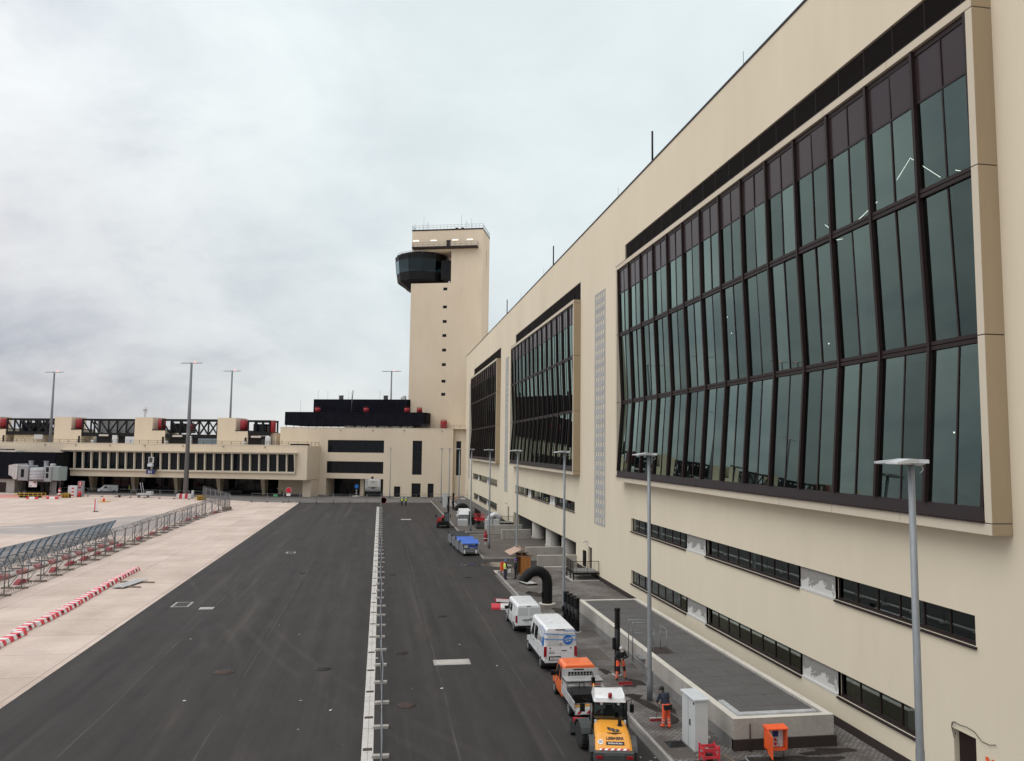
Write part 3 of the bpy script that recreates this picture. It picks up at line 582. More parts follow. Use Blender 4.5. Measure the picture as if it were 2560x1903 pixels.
# precast strips with rows of square recesses
for (a,b) in ((74.0,77.85),(133.4,136.75),(191.8,194.0)):
    z=5.5; rows=[3,2,3,3,3,3,3,3,2]; pmn=mbw(T); hw=(23.45)/25
    for r_n in rows:
        zt=z+r_n*hw; hs=[]; w4=(b-a)/4.6
        for r_i in range(r_n):
            for c_i in range(4):
                ya=a+.3*w4+c_i*w4+.22*w4; hs.append((ya,ya+.52*w4,z+r_i*hw+.26,z+r_i*hw+.74))
        pmn.wall(lambda u,zz,d:(XW-.035+d,u,zz),a,b,z+.015,zt-.015,hs,.16)
        for h in hs: pmn.quad((XW+.12,h[0],h[2]),(XW+.12,h[1],h[2]),(XW+.12,h[1],h[3]),(XW+.12,h[0],h[3]),m=1)  # recess backs coloured darker to deepen the shade in them
        for p_,q_ in (((a,z+.015),(b,z+.015)),((a,zt-.015),(b,zt-.015)),((a,z+.015),(a,zt-.015)),((b,z+.015),(b,zt-.015))):
            pmn.quad((XW-.035,*p_),(XW-.035,*q_),(XW+.0,*q_),(XW+.0,*p_))
        z=zt
    pmn.build('perforated_panel',[MA['panelc'],MA['mgrey']],T)
for y in (61.7,100.4,139.3): mbw(T).lathe([(.085,36.7),(.085,40.0),(.0,40.02)],(22.1,y,0),12).build('roof_post',MA['black'],T)
for y in (47,75,112,131): mbw(T).tube([(23.2,y,36.7),(23.2,y,39.6)],.02,5).build('lightning_rod',MA['wire'],T)
# small things fixed to the wall near the doors
dl_=mbw(T); dl_.tube([(XW-.02,80.4,3.35),(XW-.25,80.4,3.5),(XW-.32,80.4,3.35)],.06,8); dl_.ball((XW-.3,80.9,3.3),.1,8); dl_.build('door_lamp',MA['lampw'],T)
mbw(T).box(XW-.2,81.0,.75,XW-.02,81.75,2.35).build('wall_cabinet',MA['black'],T)
dl_=mbw(T); dl_.tube([(XW-.02,133.4,3.6),(XW-.3,133.4,3.75),(XW-.35,133.4,3.6)],.07,8); dl_.build('door_lamp',MA['lampw'],T)
cb=mbw(T); cb.tube([(XW-.03,27.32,2.35),(XW-.06,27.40,2.72),(XW-.07,27.28,2.95),(XW-.06,26.95,2.93),(XW-.07,26.6,2.98),(XW-.05,26.25,2.93),(XW-.06,25.9,2.72),(XW-.05,25.55,2.72),(XW-.05,25.25,2.83)],.013,6)
cb.tube([(XW-.03,27.22,2.5),(XW-.08,27.37,2.75),(XW-.07,27.36,2.9),(XW-.05,27.2,2.96)],.013,6); cb.build('loose_cable',MA['blackp'],T)
for y in (25.70,25.42): mbw(T).lathe([(.085,-.03),(.085,-.02),(.0,-.02)],(XW,y,2.18),16,'x').build('red_cap',MA['orbox'],T)
# ================================================================ far buildings; local frame: x = along the front (right +), y = away from us
FL=(21.6,200.0,0.0); FR=R(-18.2)
def fthing(name,label,cat,group=None): return thing(name,label,cat,FL,FR,group)
def fpt(x,y,z=0):
    v=Matrix.Rotation(FR,4,'Z')@Vector((x,y,z)); return (v.x+FL[0],v.y+FL[1],v.z+FL[2])
PF=lambda u,z,d:(u,d,z)
def at(y0): return lambda u,z,d:(u,y0+d,z)
def railing(t,pts,h,mat,step=1.6,name='railing',r=.028,mid=True):
    m=MB()
    for a,b in zip(pts,pts[1:]):
        a=Vector(a); b=Vector(b); n=max(1,round((b-a).length/step))
        for i in range(n+1):
            p=a.lerp(b,i/n); m.bar(p,p+Vector((0,0,h)),r*2)
        for k in ((1,.5) if mid else (1,)): m.bar(a+Vector((0,0,h*k)),b+Vector((0,0,h*k)),r*2)
    return m.build(name,mat,t)
# ---- block under the tower, with the drive-through passage
B=fthing('office_block','beige office block with a drive-through passage and black mesh screens on its roof','building')
hs=[(-37.15,-21.8,11.38,14.62,.3),(-37.25,-21.86,6.0,9.08,.3),(-37.35,-21.78,-.1,4.62,.5),(-14.15,-11.62,5.9,14.65,.3),(-18.85,-17.17,.1,2.85,.25),(-14.2,-11.78,.08,3.73,.25),(-9.95,-8.36,.1,3.73,.25)]
m=MB(); m.wall(PF,-50.5,-3.45,-.1,17.75,hs,.3); m.wall(at(1.0),-3.45,3,-.1,17.75,[(-2.84,-1.56,5.9,14.65,.3)],.3)
m.quad((-3.45,0,-.1),(-3.45,1,-.1),(-3.45,1,17.75),(-3.45,0,17.75)); m.quad((-50.5,0,-.1),(-50.5,28,-.1),(-50.5,28,17.75),(-50.5,0,17.75)); m.quad((-50.5,0,17.75),(3,0,17.75),(3,28,17.75),(-50.5,28,17.75))
m.wall(lambda u,z,d:(u,28+d,z),-50.5,3,-.1,17.75,[(-36.6,-31.6,-.1,4.62,.3)],.3)
m.build('wall',MA['wall2'],B)
MB().box(-50.55,-.05,17.752,-3.4,.4,17.9).box(-3.4,.95,17.752,3,1.4,17.9).build('coping',MA['cream'],B)
for a_,b_ in ((-50.5,-37.36),(-21.77,-18.9),(-17.1,-14.25),(-11.7,-10),(-8.3,-3.5)): MB().box(a_,-.04,-.1,b_,-.005,.32).build('plinth',MA['conc_dark'],B)
pas=MB(); pas.quad((-37.35,.5,4.62),(-21.78,.5,4.62),(-21.78,28,4.62),(-37.35,28,4.62)); pas.quad((-37.35,.5,-.1),(-37.35,6,-.1),(-37.35,6,4.62),(-37.35,.5,4.62)); pas.quad((-21.78,.5,-.1),(-21.78,28,-.1),(-21.78,28,4.62),(-21.78,.5,4.62))
pas.build('passage_lining',MA['wall2'],B)
dk=MB(); dk.quad((-37.35,6,-.1),(-30.5,6,-.1),(-30.5,6,4.62),(-37.35,6,4.62)); dk.quad((-30.5,6,-.1),(-38.2,28.5,-.1),(-38.2,28.5,4.62),(-30.5,6,4.62)); dk.build('passage_screen',MA['dglass'],B)
ft=MB(); ft.quad((-37.35,.5,4.60),(-21.78,.5,4.60),(-21.78,28.3,4.60),(-38,28.3,4.60)); ft.build('passage_ceiling',MA['conc_dark'],B)
for x in (-34.8,-32.4): MB().box(x-.9,5.9,0,x+.9,5.98,3.2).build('passage_door',MA['sill'],B)
MB().box(-28.7,2,-.1,-27.7,3,4.59).build('passage_column',MA['wall2'],B)
def fwin(t,x0,x1,z0,z1,n,y=0.3,name='window',nh=0):
    f=MB(); w_=(x1-x0)/n
    for i in range(n+1):
        x=x0+i*w_; f.box(max(x0+.002,x-.05),y-.12,z0+.002,min(x1-.002,x+.05),y-.01,z1-.002)
    f.box(x0+.06,y-.11,z0+.003,x1-.06,y-.01,z0+.14); f.box(x0+.06,y-.11,z1-.12,x1-.06,y-.01,z1-.003)
    for k in range(nh): zz=z0+(z1-z0)*(k+1)/(nh+1); f.box(x0+.06,y-.10,zz-.05,x1-.06,y-.01,zz+.05)
    o=f.build(name,MA['frame'],t); g=MB(); rr=random.Random(int(x0*10))
    for i in range(n):
        a,b=x0+i*w_,x0+(i+1)*w_; j=rr.uniform(-.006,.006); g.quad((a,y-.04,z0),(b,y-.04+j,z0),(b,y-.04+j,z1),(a,y-.04,z1))
    g.build('pane',MA['dglass'],o,fix=False); return o
fwin(B,-37.15,-21.8,11.38,14.62,11); fwin(B,-37.25,-21.86,6.0,9.08,12); fwin(B,-14.15,-11.62,5.9,14.65,2,nh=2); fwin(B,-2.84,-1.56,5.9,14.65,1,y=1.3,nh=2)
for (a,b,z1) in ((-18.85,-17.17,2.85),(-14.2,-11.78,3.73),(-9.95,-8.36,3.73)):
    d=MB().box(a+.03,.15,.08,b-.03,.24,z1-.03).build('door',MA['black'],B); MB().box(b-.35,.08,1.05,b-.15,.148,1.12).build('handle',MA['galvl'],d)
for x in (-33.75,-24.9,-16.5,-6.4): MB().box(x-.16,-.28,17.16,x+.16,-.06,17.3).build('wall_lamp',MA['sill'],B)
MB().lathe([(.3,-.12),(.3,-.05),(.22,-.05)],(-24.7,0,5.0),20,'y').build('round_sign',MA['sill'],B)
# set-back upper storey and parapet railings on the right
u2=MB(); u2.wall(at(8),-14,3,17.76,21.65,[(-10.0,-8.8,19.8,20.65,.3)],.3); u2.quad((-14,8,21.65),(3,8,21.65),(3,27,21.65),(-14,27,21.65)); u2.build('upper_storey',MA['wall2'],B)
MB().box(-10,8.2,19.8,-8.8,8.28,20.65).build('window',MA['dglass'],B)
railing(B,[(-14,8.3,21.66),(3,8.3,21.66)],1.25,MA['wire']); railing(B,[(-12,1.2,17.9),(-3.6,1.2,17.9),(3,2.2,17.9)],.9,MA['wire'])
railing(B,[(-12.5,.8,.05),(-6,-4.2,.1),(2,-6.0,.15)],1.2,MA['wire'],step=2.6,name='ramp_railing')
# black mesh screens
def screen(x0,x1,y0,y1,z0,z1):
    s=MB(); pts=[(x0,y0),(x1-.6,y0),(x1,y0+1.0),(x1,y1),(x0,y1)]
    s.prism(pts,z0,z1,'z'); o=s.build('mesh_screen',MA['screen'],B)
    l=MB(); x=x0+.3
    while x<x1: l.box(x-.06,y0+.5,z0-1.2 if z0<20 else z0-.9,x+.06,y0+.62,z0+.2); x+=2.1
    l.build('screen_leg',MA['black'],o)
screen(-50.3,-11.4,2,16,18.5,22.05); screen(-44,-17.0,6,20,22.1,25.7)
pl=MB()
for i in range(6): pl.box(-34+i*3.2,3.5,17.8,-31.4+i*3.2,5,18.45)
pl.build('roof_duct',MA['silver'],B)
def drum(t,x,y,z,r=.85,h=1.15,n=1):
    d=MB(); d.lathe([(r,z),(r,z+h-.03),(r-.05,z+h)],(x,y,0),22)
    o=d.build('red_drum',MA['dred'],t)
    q=MB()
    for k in range(n): q.lathe([(r+.02,z+h*(k+1)/(n+1)-.03),(r+.03,z+h*(k+1)/(n+1)),(r+.02,z+h*(k+1)/(n+1)+.03)],(x,y,0),22)
    for a in range(0,360,40): q.tube([(x+(r-.1)*math.cos(R(a)),y+(r-.1)*math.sin(R(a)),z+h),(x+(r-.1)*math.cos(R(a)),y+(r-.1)*math.sin(R(a)),z+h+.28)],.03,5)
    q.lathe([(r-.12,z+h+.26),(r-.05,z+h+.28),(r-.12,z+h+.30)],(x,y,0),22); q.build('drum_rail',MA['dred'],o); return o
for x in (-41.6,-28.0,-16.8,-13.4): drum(B,x,3.2,22.06,.72,1.15)
drum(B,-7.5,6,17.9,.85,2.1)
for x,z in ((-37.7,25.7),(-24.9,25.7)): MB().lathe([(.62,z),(.62,z+1.2),(.7,z+1.2),(.7,z+1.35)],(x,10,0),18).build('chimney',MA['silver'],B)
MB().prism([(-20.4,25.72),(-20.4,26.3),(-19.6,26.9),(-19.2,26.9),(-19.2,25.72)],9,10.5,'y').build('roof_cowl',MA['silver'],B)
MB().tube([(-32.5,4,22),(-32.3,4,26.2)],.05,6).tube([(-32.3,4,25.6),(-32.1,4,28.0)],.13,6).build('antenna',MA['mast'],B)
for x,h in ((-43.6,28.4),(-40.8,28.2),(-34.8,28.3),(-34.0,27.9),(-25.9,28.3),(-48.6,25.5)): MB().tube([(x,8,18),(x,8,h)],.03,5).build('lightning_rod',MA['wire'],B)

# ---- control tower
C_=fthing('control_tower','tall beige airport control tower with a dark glass cab set in its upper left','tower')
TX0,TX1,TY0,TY1,TZ=-17.6,2.1,7.0,17.2,71.95
NX,NZ0,NZ1=-6.5,57.4,66.15
wz=[55.75,50.81,46.85,43.02,39.08,35.15,30.68,27.17]
hs=[(-8.02-.56,-8.02+.56,z-.4,z+.4,.25) for z in wz]
m=MB(); m.wall(at(TY0),TX0,NX,17,NZ0,hs,.25); m.wall(at(TY0),NX,TX1,17,TZ,[],.25); m.wall(at(TY0),TX0,NX,NZ1,TZ,[(-7.95,-6.75,67.4,69.25,.25)],.25)
S_=lambda u,z,d:(TX1-d,u,z)
m.quad((TX1,TY0,17),(TX1,TY1,17),(TX1,TY1,TZ),(TX1,TY0,TZ)); m.quad((TX0,TY1,17),(TX1,TY1,17),(TX1,TY1,NZ0),(TX0,TY1,NZ0)); m.quad((NX,TY1,NZ0),(TX1,TY1,NZ0),(TX1,TY1,TZ),(NX,TY1,TZ)); m.quad((TX0,TY1,NZ1),(NX,TY1,NZ1),(NX,TY1,TZ),(TX0,TY1,TZ))
m.quad((TX0,TY0,17),(TX0,TY1,17),(TX0,TY1,NZ0),(TX0,TY0,NZ0)); m.quad((TX0,TY0,NZ1),(TX0,TY1,NZ1),(TX0,TY1,TZ),(TX0,TY0,TZ))
m.quad((TX0,TY0,NZ0),(NX,TY0,NZ0),(NX,TY1,NZ0),(TX0,TY1,NZ0)); m.quad((TX0,TY0,NZ1),(NX,TY0,NZ1),(NX,TY1,NZ1),(TX0,TY1,NZ1)); m.quad((NX,TY0,NZ0),(NX,TY1,NZ0),(NX,TY1,NZ1),(NX,TY0,NZ1)); m.quad((TX0,TY0,TZ),(TX1,TY0,TZ),(TX1,TY1,TZ),(TX0,TY1,TZ))
m.build('shaft',MA['wall2'],C_)
MB().box(TX0-.06,TY0-.06,TZ+.003,TX1+.06,TY1+.06,TZ+.38).build('coping',MA['frame'],C_)
for z in wz:
    o=MB().box(-8.58,TY0+.16,z-.4,-7.46,TY0+.22,z+.4).build('window',MA['dglass'],C_)
    MB().box(-8.04,TY0+.08,z-.39,-8.0,TY0+.158,z+.39).build('window_bar',MA['frame'],o)
railing(C_,[(TX0,TY0,TZ+.38),(TX1,TY0,TZ+.38),(TX1,TY1,TZ+.38),(TX0,TY1,TZ+.38),(TX0,TY0,TZ+.38)],1.15,MA['wire'],step=.98,r=.022)
bl=MB(); bl.box(-17.2,TY0-1.5,66.75,.9,TY0-.005,67.22); bl.build('balcony',MA['frame'],C_)
railing(C_,[(-17.15,TY0-.05,67.22),(-17.15,TY0-1.45,67.22),(.85,TY0-1.45,67.22),(.85,TY0-.05,67.22)],1.15,MA['wire'],step=1.5,r=.025,name='balcony_railing')
MB().box(-7.93,TY0+.1,67.42,-6.77,TY0+.2,69.22).build('door',MA['frame'],C_)
for x,z in ((-16.47,69.22),(-11.53,69.2),(-5.5,69.2),(-1.47,69.2)): MB().box(x-.8,TY0-.14,z-.10,x+.8,TY0-.003,z+.10).build('lit_wall_lamp',MA['lampon'],C_)
for x,h in ((-14.6,76.2),(-4.0,76.4),(-1.2,75.4),(-17.1,74.2)): MB().tube([(x,TY0+.8,TZ+.2),(x,TY0+.8,h)],.035,5).build('rod_antenna',MA['wire'],C_)
for x in (-13.6,-2.7): MB().tube([(x,TY0+1.5,TZ+.3),(x,TY0+1.5,74.9)],.04,5).tube([(x-.35,TY0+1.5,74.6),(x-.25,TY0+1.5,74.1),(x,TY0+1.5,73.9)],.03,5).build('yagi_antenna',MA['wire'],C_)
for x in (-3.6,-5.2): MB().lathe([(.42,TZ+.38),(.42,TZ+.62),(.2,TZ+.75)],(x,TY0+.4,0),14).build('roof_vent',MA['frame'],C_)
MB().box(TX1+.003,TY0+5.5,62.8,TX1+.05,TY0+5.58,67.4).build('cable_duct',MA['sill'],C_)
# cab: twelve-sided, glass leaning outwards
cc=(-16.2,13.0)
def ring(r,z,off=15): return [(cc[0]+r*math.cos(R(30*i+off)),cc[1]+r*math.sin(R(30*i+off)),z) for i in range(12)]
cab=MB(); cab.loft([ring(4.0,56.4),ring(4.9,57.2),ring(6.5,58.2),ring(6.8,58.6),ring(7.08,60.75)],cap=True); cab.loft([ring(7.45,64.2),ring(7.6,65.6),ring(7.0,65.65),ring(6.8,66.1)]); cabo=cab.build('cab',MA['black'],C_)
g=MB(); g.loft([ring(7.08,60.75),ring(7.45,64.2)],cap=False); g.build('cab_glass',MA['cabglass'],cabo,fix=False)
fr=MB()
for i in range(12):
    a=R(30*i+15); fr.bar((cc[0]+7.08*math.cos(a),cc[1]+7.08*math.sin(a),60.7),(cc[0]+7.45*math.cos(a),cc[1]+7.45*math.sin(a),64.25),.09)
fr.build('cab_mullion',MA['black'],cabo)
it=MB(); it.lathe([(1.2,60.5),(1.2,64.0)],(cc[0],cc[1],0),12); it.lathe([(5.0,60.5),(5.0,61.4),(4.3,61.5)],(cc[0],cc[1],0),12); it.build('cab_interior',MA['roomd'],cabo)
rl=MB(); q=ring(7.1,66.3); 
for i in range(12): rl.bar(q[i],q[(i+1)%12],.09); rl.bar((q[i][0],q[i][1],65.4),q[i],.06)
rl.build('cab_railing',MA['galvl'],cabo)
MB().box(-9.6,TY0+1.2,58.6,-6.52,TY0+6,63.9).build('cab_link',MA['black'],cabo)
MB().box(-8.6,TY0+1.12,60.0,-7.7,TY0+1.18,63.1).build('link_window',MA['dglass'],cabo)
MB().lathe([(.26,57.45),(.3,57.7),(.26,58.0)],(-7.1,TY0+.8,0),12).build('spotlight',MA['lampw'],C_)

# ---- pier with the row of slit windows
Q=fthing('pier_building','long low beige pier with a row of slit windows between splayed fins','building')
Y0=-8.2
m=MB()
m.wall(at(Y0),-190,-39.2,4.4,13.0,[(-107.0,-42.4,6.1,11.1,.5),(-190.1,-122,8.9,11.2,.5)],.5)
m.quad((-39.2,Y0,4.4),(-39.2,16,4.4),(-39.2,16,13),(-39.2,Y0,13)); m.quad((-190,Y0,4.4),(-39.2,Y0,4.4),(-39.2,12,4.4),(-190,12,4.4)); m.quad((-190,Y0,13.0),(-39.2,Y0,13.0),(-39.2,16,13.0),(-190,16,13.0)); m.quad((-190,16,0),(-39.2,16,0),(-39.2,16,13),(-190,16,13))
m.build('wall',MA['wall2'],Q)
MB().box(-190,Y0-.05,13.003,-39.15,Y0+.35,13.13).build('coping',MA['cream'],Q)
# splayed window frame
wf=MB(); x0,x1=-107.4,-42.1
wf.loft([[(x,Y0+.01,11.28),(x,Y0-1.05,11.28),(x,Y0-1.05,11.12),(x,Y0-.7,10.78),(x,Y0+.5,10.78),(x,Y0+.5,11.28)] for x in (x0-.35,x1+.35)])
wf.loft([[(x,Y0+.01,5.95),(x,Y0-.42,5.95),(x,Y0-.42,6.35),(x,Y0+.4,6.40),(x,Y0+.4,5.95)] for x in (x0+.3,x1-.1)])
for a,b in ((x0,x0+.35),(x1-.25,x1)): wf.loft([[(x,Y0+.4,6.36),(x,Y0-.42,6.36),(x,Y0-1.0,10.79),(x,Y0+.4,10.79)] for x in (a,b)])
wo=wf.build('window_band',MA['cream'],Q)
fn=MB(); pitch=2.482; x=-104.17
while x<x1-1.2:
    fn.loft([[(x-.20,Y0+.33,z),(x-.17,Y0-yy,z),(x+.17,Y0-yy,z),(x+.20,Y0+.33,z)] for z,yy in ((6.37,.10),(10.79,.34))]); x+=pitch
fn.build('splayed_fin',MA['cream'],wo)
g=MB(); x=-106.95; rr=random.Random(5)
while x<x1: j=rr.uniform(-.02,.02); g.quad((x,Y0+.34,6.36),(min(x+pitch-.02,x1),Y0+.34+j,6.36),(min(x+pitch-.02,x1),Y0+.34+j,10.8),(x,Y0+.34,10.8)); x+=pitch
g.build('pane',MA['dglass'],wo,fix=False)
# ground floor: recessed glazing and tapering columns
gf=MB(); gf.quad((-190,3,-.1),(-39.3,3,-.1),(-39.3,3,4.4),(-190,3,4.4)); gf.quad((-39.3,0.2,-.1),(-39.3,3,-.1),(-39.3,3,4.4),(-39.3,.2,4.4)); go=gf.build('ground_floor_glazing',MA['dglass'],Q)
gm=MB(); x=-118
while x<-40: gm.box(x-.06,2.85,0,x+.06,2.99,4.39); x+=2.48
gm.box(-118,2.86,2.6,-40,2.98,2.75); gm.build('glazing_frame',MA['frame'],go)
for i,x in enumerate((-58.0,-55.5,-50,-47.5)): MB().box(x-.9,2.6,2.9,x+.9,2.8,3.7).build('lit_sign_band',MA['sill'],go)
for x in (-41.6,-54.3,-66.9,-79.2,-91.8,-104.3,-116.8): MB().loft([[(x-.33,-.6,0),(x+.33,-.6,0),(x+.33,.8,0),(x-.33,.8,0)],[(x-.7,-1.3,4.39),(x+.55,-1.3,4.39),(x+.55,1.0,4.39),(x-.7,1.0,4.39)]]).build('column',MA['wall2'],Q)
MB().box(-41.5,Y0+3,-.1,-39.3,2.9,4.39).build('end_pier',MA['wall2'],Q)
for x in (-113,-104,-94,-84,-73.2,-62,-50.6): MB().box(x-.2,Y0-.3,12.5,x+.2,Y0-.06,12.62).build('wall_lamp',MA['sill'],Q)
railing(Q,[(-190,Y0+.9,13.0),(-39.6,Y0+.9,13.0),(-39.6,0,13.0)],.95,MA['sill'],step=2.6,r=.035)
MB().box(-45,Y0+2.5,13,-40.8,Y0+5,13.5).build('roof_hatch',MA['black'],Q)
railing(Q,[(-52.5,Y0+2,13),(-47,Y0+2,13)],1.4,MA['wire'],step=.7,name='roof_ladder_rail')
# stair pylons
def pylon(xa,xs,xb,top=20.25):
    m=MB(); m.box(xa,0,13.003,xs,6,top); m.box(xs+.003,0,13.003,xb,5.99,16.7); o=m.build('stair_pylon',MA['wall2'],Q)
    MB().box(xs-.02,-.06,16.703,xb-.5,5.5,16.95).build('drum_tray',MA['frame'],o)
    d=drum(o,(xs+xb)/2-.15,1.6,16.97,1.02,2.75); 
    MB().box(xb-.8,-.05,13.1,xb-.2,-.004,15.0).build('door',MA['frame'],o); return o
pylon(-117.3,-112.1,-109.0); pylon(-92.85,-87.55,-83.75); pylon(-68.5,-63.25,-59.75); pylon(-141.5,-136,-132.5)
m=MB(); m.box(-130.6,1,13.003,-121.2,7,16.15); m.build('roof_hut',MA['wall2'],Q); MB().box(-123.6,.2,13.9,-121.0,1,15.3).build('roof_unit',MA['tarp'],Q)
MB().box(-54.3,1.5,13.003,-52.4,5,16.35).build('stair_pylon',MA['wall2'],Q)
# enclosed walkways on trusses that join the pylons
def truss(xa,xb,z0,z1,n,cross,label):
    t=fthing('truss_bridge',label,'walkway bridge','black truss walkways over the pier roof')
    c=MB()
    for y in (.4,5.2):
        c.box(xa,y-.18,z1-.55,xb,y+.18,z1); c.box(xa,y-.2,z0-.35,xb,y+.2,z0+.65)
    c.build('chord',MA['black'],t); w_=(xb-xa)/n; p=MB(); d=MB()
    for i in range(n+1): x=min(max(xa+i*w_,xa+.17),xb-.17); [p.box(x-.22,y-.14,z0+.66,x+.16,y+.14,z1-.46) for y in (.4,5.2)]
    for i in range(n):
        a,b=xa+i*w_,xa+(i+1)*w_
        for y in (.4,5.2):
            if cross[i] in '\\x': d.bar((a+.1,y,z1-.5),(b-.1,y,z0+.66),.30)
            if cross[i] in '/x': d.bar((a+.1,y,z0+.66),(b-.1,y,z1-.5),.30)
    p.build('post',MA['black'],t); d.build('diagonal',MA['black'],t)
    MB().box(xa,.65,z0+.1,xb,4.95,z0+.3).build('deck',MA['black'],t)
    return t
t1=truss(-132.6,-117.35,15.5,19.8,6,'\\\\\\/xx','black truss walkway at the far left end of the pier roof'); t2=truss(-109.0,-92.9,15.35,19.8,6,'\\\\\\///','black truss walkway with grey ducts inside between two pylons'); t3=truss(-85.0,-68.55,15.05,19.85,6,'\\\\\\xx/','black truss walkway showing open sky through its cross bracing'); t4=truss(-60.0,-53.6,15.95,19.7,3,'...','short black truss walkway beside the last red drum')
for t,a,b,c_,mt in ((t1,-128.5,-122.5,18.6,'dglass'),(t2,-105,-93.5,19.2,'jet'),(t3,-83,-77.5,18.7,'black'),(t4,-58.8,-55.4,18.7,'dglass')):
    MB().box(a,1.2,16.1,b,4.6,c_).build('cabin',MA[mt],t)
railing(t3,[(-77,.1,15.8),(-68.7,.1,15.8)],1.2,MA['wire'],step=1.6)
drum(t4,-53.2,1.2,16.5,.75,2.9); drum(t3,-77.6,2.4,16.2,.75,2.6)
def jw(x,lab):
    t=fthing('roof_bridge_head',lab,'machinery','bridge machinery on the pier roof'); MB().box(x-3,.5,13.0,x+3.2,4,15.2).build('housing',MA['black'],t); MB().box(x-2.0,0,15.0,x+.8,3,15.5).build('drive_gear',MA['dirtywhite'],t)
    MB().box(x+2.2,-.2,13,x+3.6,.4,15.3).build('cabinet',MA['silver'],t); MB().lathe([(.5,0),(.5,.9),(.3,1.0)],(x-3.6,-.2,13),12).build('fan',MA['tarp'],t); return t
jw(-101.5,'dark bridge machinery under the walkway with the grey ducts'); jw(-79.5,'dark bridge machinery under the cross-braced walkway'); jw(-56.8,'dark bridge machinery under the short walkway')
# ================================================================ street furniture and works on the road and pavement
# ---- lamp posts
def make_lamp():
    t=thing('street_lamp','x','street lamp',(14,19,.13))
    MB().lathe([(.155,0),(.15,.9),(.118,1.0),(.11,5.2),(.098,5.25),(.085,12.55),(.0,12.56)],n=16).build('pole',MA['galv'],t)
    MB().box(.1,-.11,.55,.165,.11,1.5).build('service_door',MA['galv'],t)
    MB().tube([(.42,0,12.62),(.25,0,12.58),(-.1,0,12.60)],.045,8).tube([(.30,.0,12.6),(.36,0,12.42),(.26,0,12.34)],.012,5).build('bracket',MA['lampw'],t)
    for a in (-24,20):
        m=MB(); m.M=Matrix.Translation((.12,0,12.60))@Matrix.Rotation(R(a),4,'Z')
        m.loft([[(.32,-.13,.0),(.32,.13,.0),(.32,.13,.10),(.32,-.13,.10)],[(-.35,-.16,.0),(-.35,.16,.0),(-.35,.16,.12),(-.35,-.16,.12)],[(-.98,-.17,-.02),(-.98,.17,-.02),(-.98,.17,.03),(-.98,-.17,.03)]])
        o=m.build('lamp_head',MA['lampw'],t); n=MB(); n.M=m.M; n.box(-.95,-.13,-.035,-.35,.13,-.021); n.build('lens',MA['alu'],o)
    return t
lamp=make_lamp()
LY=[(14,19,'tall grey lamp post with twin pale heads, nearest to us at the right edge'),(14,39.8,'tall grey lamp post beside the concrete platform and the sweepers'),(14.05,59.3,'tall grey lamp post behind the white vans, next to the louvred black pipes'),(14.05,80.3,'tall grey lamp post rising behind the timber kiosk'),(14.08,101.2,'tall grey lamp post on the brown driveway beside the red standpipe'),(14.1,122.4,'tall grey lamp post beside the red scissor lift'),(14.1,141.5,'slim grey lamp post behind the far black bent duct'),(14.1,162,'slim grey lamp post in front of the narrow tall window at the corner'),(14.1,183,'slim grey lamp post farthest along the right pavement'),(2.6,202,'slim grey lamp post against the office block between the passage and the tall window')]
for i,(x,y,lb) in enumerate(LY):
    o=lamp if i==0 else dup(lamp); o.location=(x,y,.13); o['label']=lb; o['group']='grey street lamps along the pavement'
# ---- drain channel with iron grates
D=thing('drain_channel','pale concrete slot drain with rusty grates running along the road','drain',(-.2,30,0))
m=mbw(D); y=-10
while y<172: m.box(-.47,y+.01,-.02,.03,y+3.98,.012); y+=4
m.build('channel_block',MA['drain'],D)
sl=mbw(D); y=20
while y<172: sl.box(-.225,y,.0122,-.205,y+.14,.0165); y+=.26
sl.build('slot',MA['plinth'],D)
y=31.4
while y<172:
    g=mbw(D); g.box(-.42,y-.15,.0125,-.02,y+.15,.022)
    for i in range(7): g.box(-.41+i*.055,y-.13,.022,-.385+i*.055,y+.13,.03)
    g.build('grate',MA['rust'],D); y+=4.05
# ---- temporary fence panels
def make_panel(name,label,group,h=2.0,w=3.46,n=15,foot='conc',wire=.006,br=False):
    t=thing(name,label,'fence panel',(0,0,0),0,group)
    f=MB()
    for x in (.03,w-.03): f.tube([(x,0,.06),(x,0,h+.04)],.024,6)
    for z in (.14,h-.02): f.tube([(.03,0,z),(w-.03,0,z)],.021,6)
    f.build('frame',MA['galv'],t); g=MB()
    for i in range(n): x=w*(i+1)/(n+1); g.bar((x,0,.14),(x,0,h-.02),wire)
    for k in (.25,.5,.75): g.bar((.03,0,h*k),(w-.03,0,h*k),wire)
    g.build('mesh_infill',MA['wire'],t)
    b=MB(); b.bbox(-.11,-.36,0,.11,.36,.14,.02); b.box(-.03,-.30,.14,.03,-.18,.145); fo=b.build('foot_block',MA[foot],t)
    return t
pan=make_panel('fence_panel','grey mesh fence panel on a concrete foot in the row along the drain','fence panels along the drain')
rnd=random.Random(11); y=31.0; x=.34
for i in range(41):
    o=pan if i==0 else dup(pan); x2=.34+rnd.uniform(-.09,.09)
    o.location=(x,y,0); o.rotation_euler=(0,0,math.atan2(3.5,x2-x)); x=x2; y+=3.5
def no_entry(t,z,r,tilt=0):
    s=MB(); s.lathe([(r,-.012),(r,.012)],(0,0,z),28,'y',m=0); s.lathe([(r*.8,-.016),(r*.8,-.0125)],(0,0,z),28,'y',m=1); return s
t=thing('no_entry_sign','round dark sign plate hung on the end of the drain fence','sign',(.95,174.6,0))
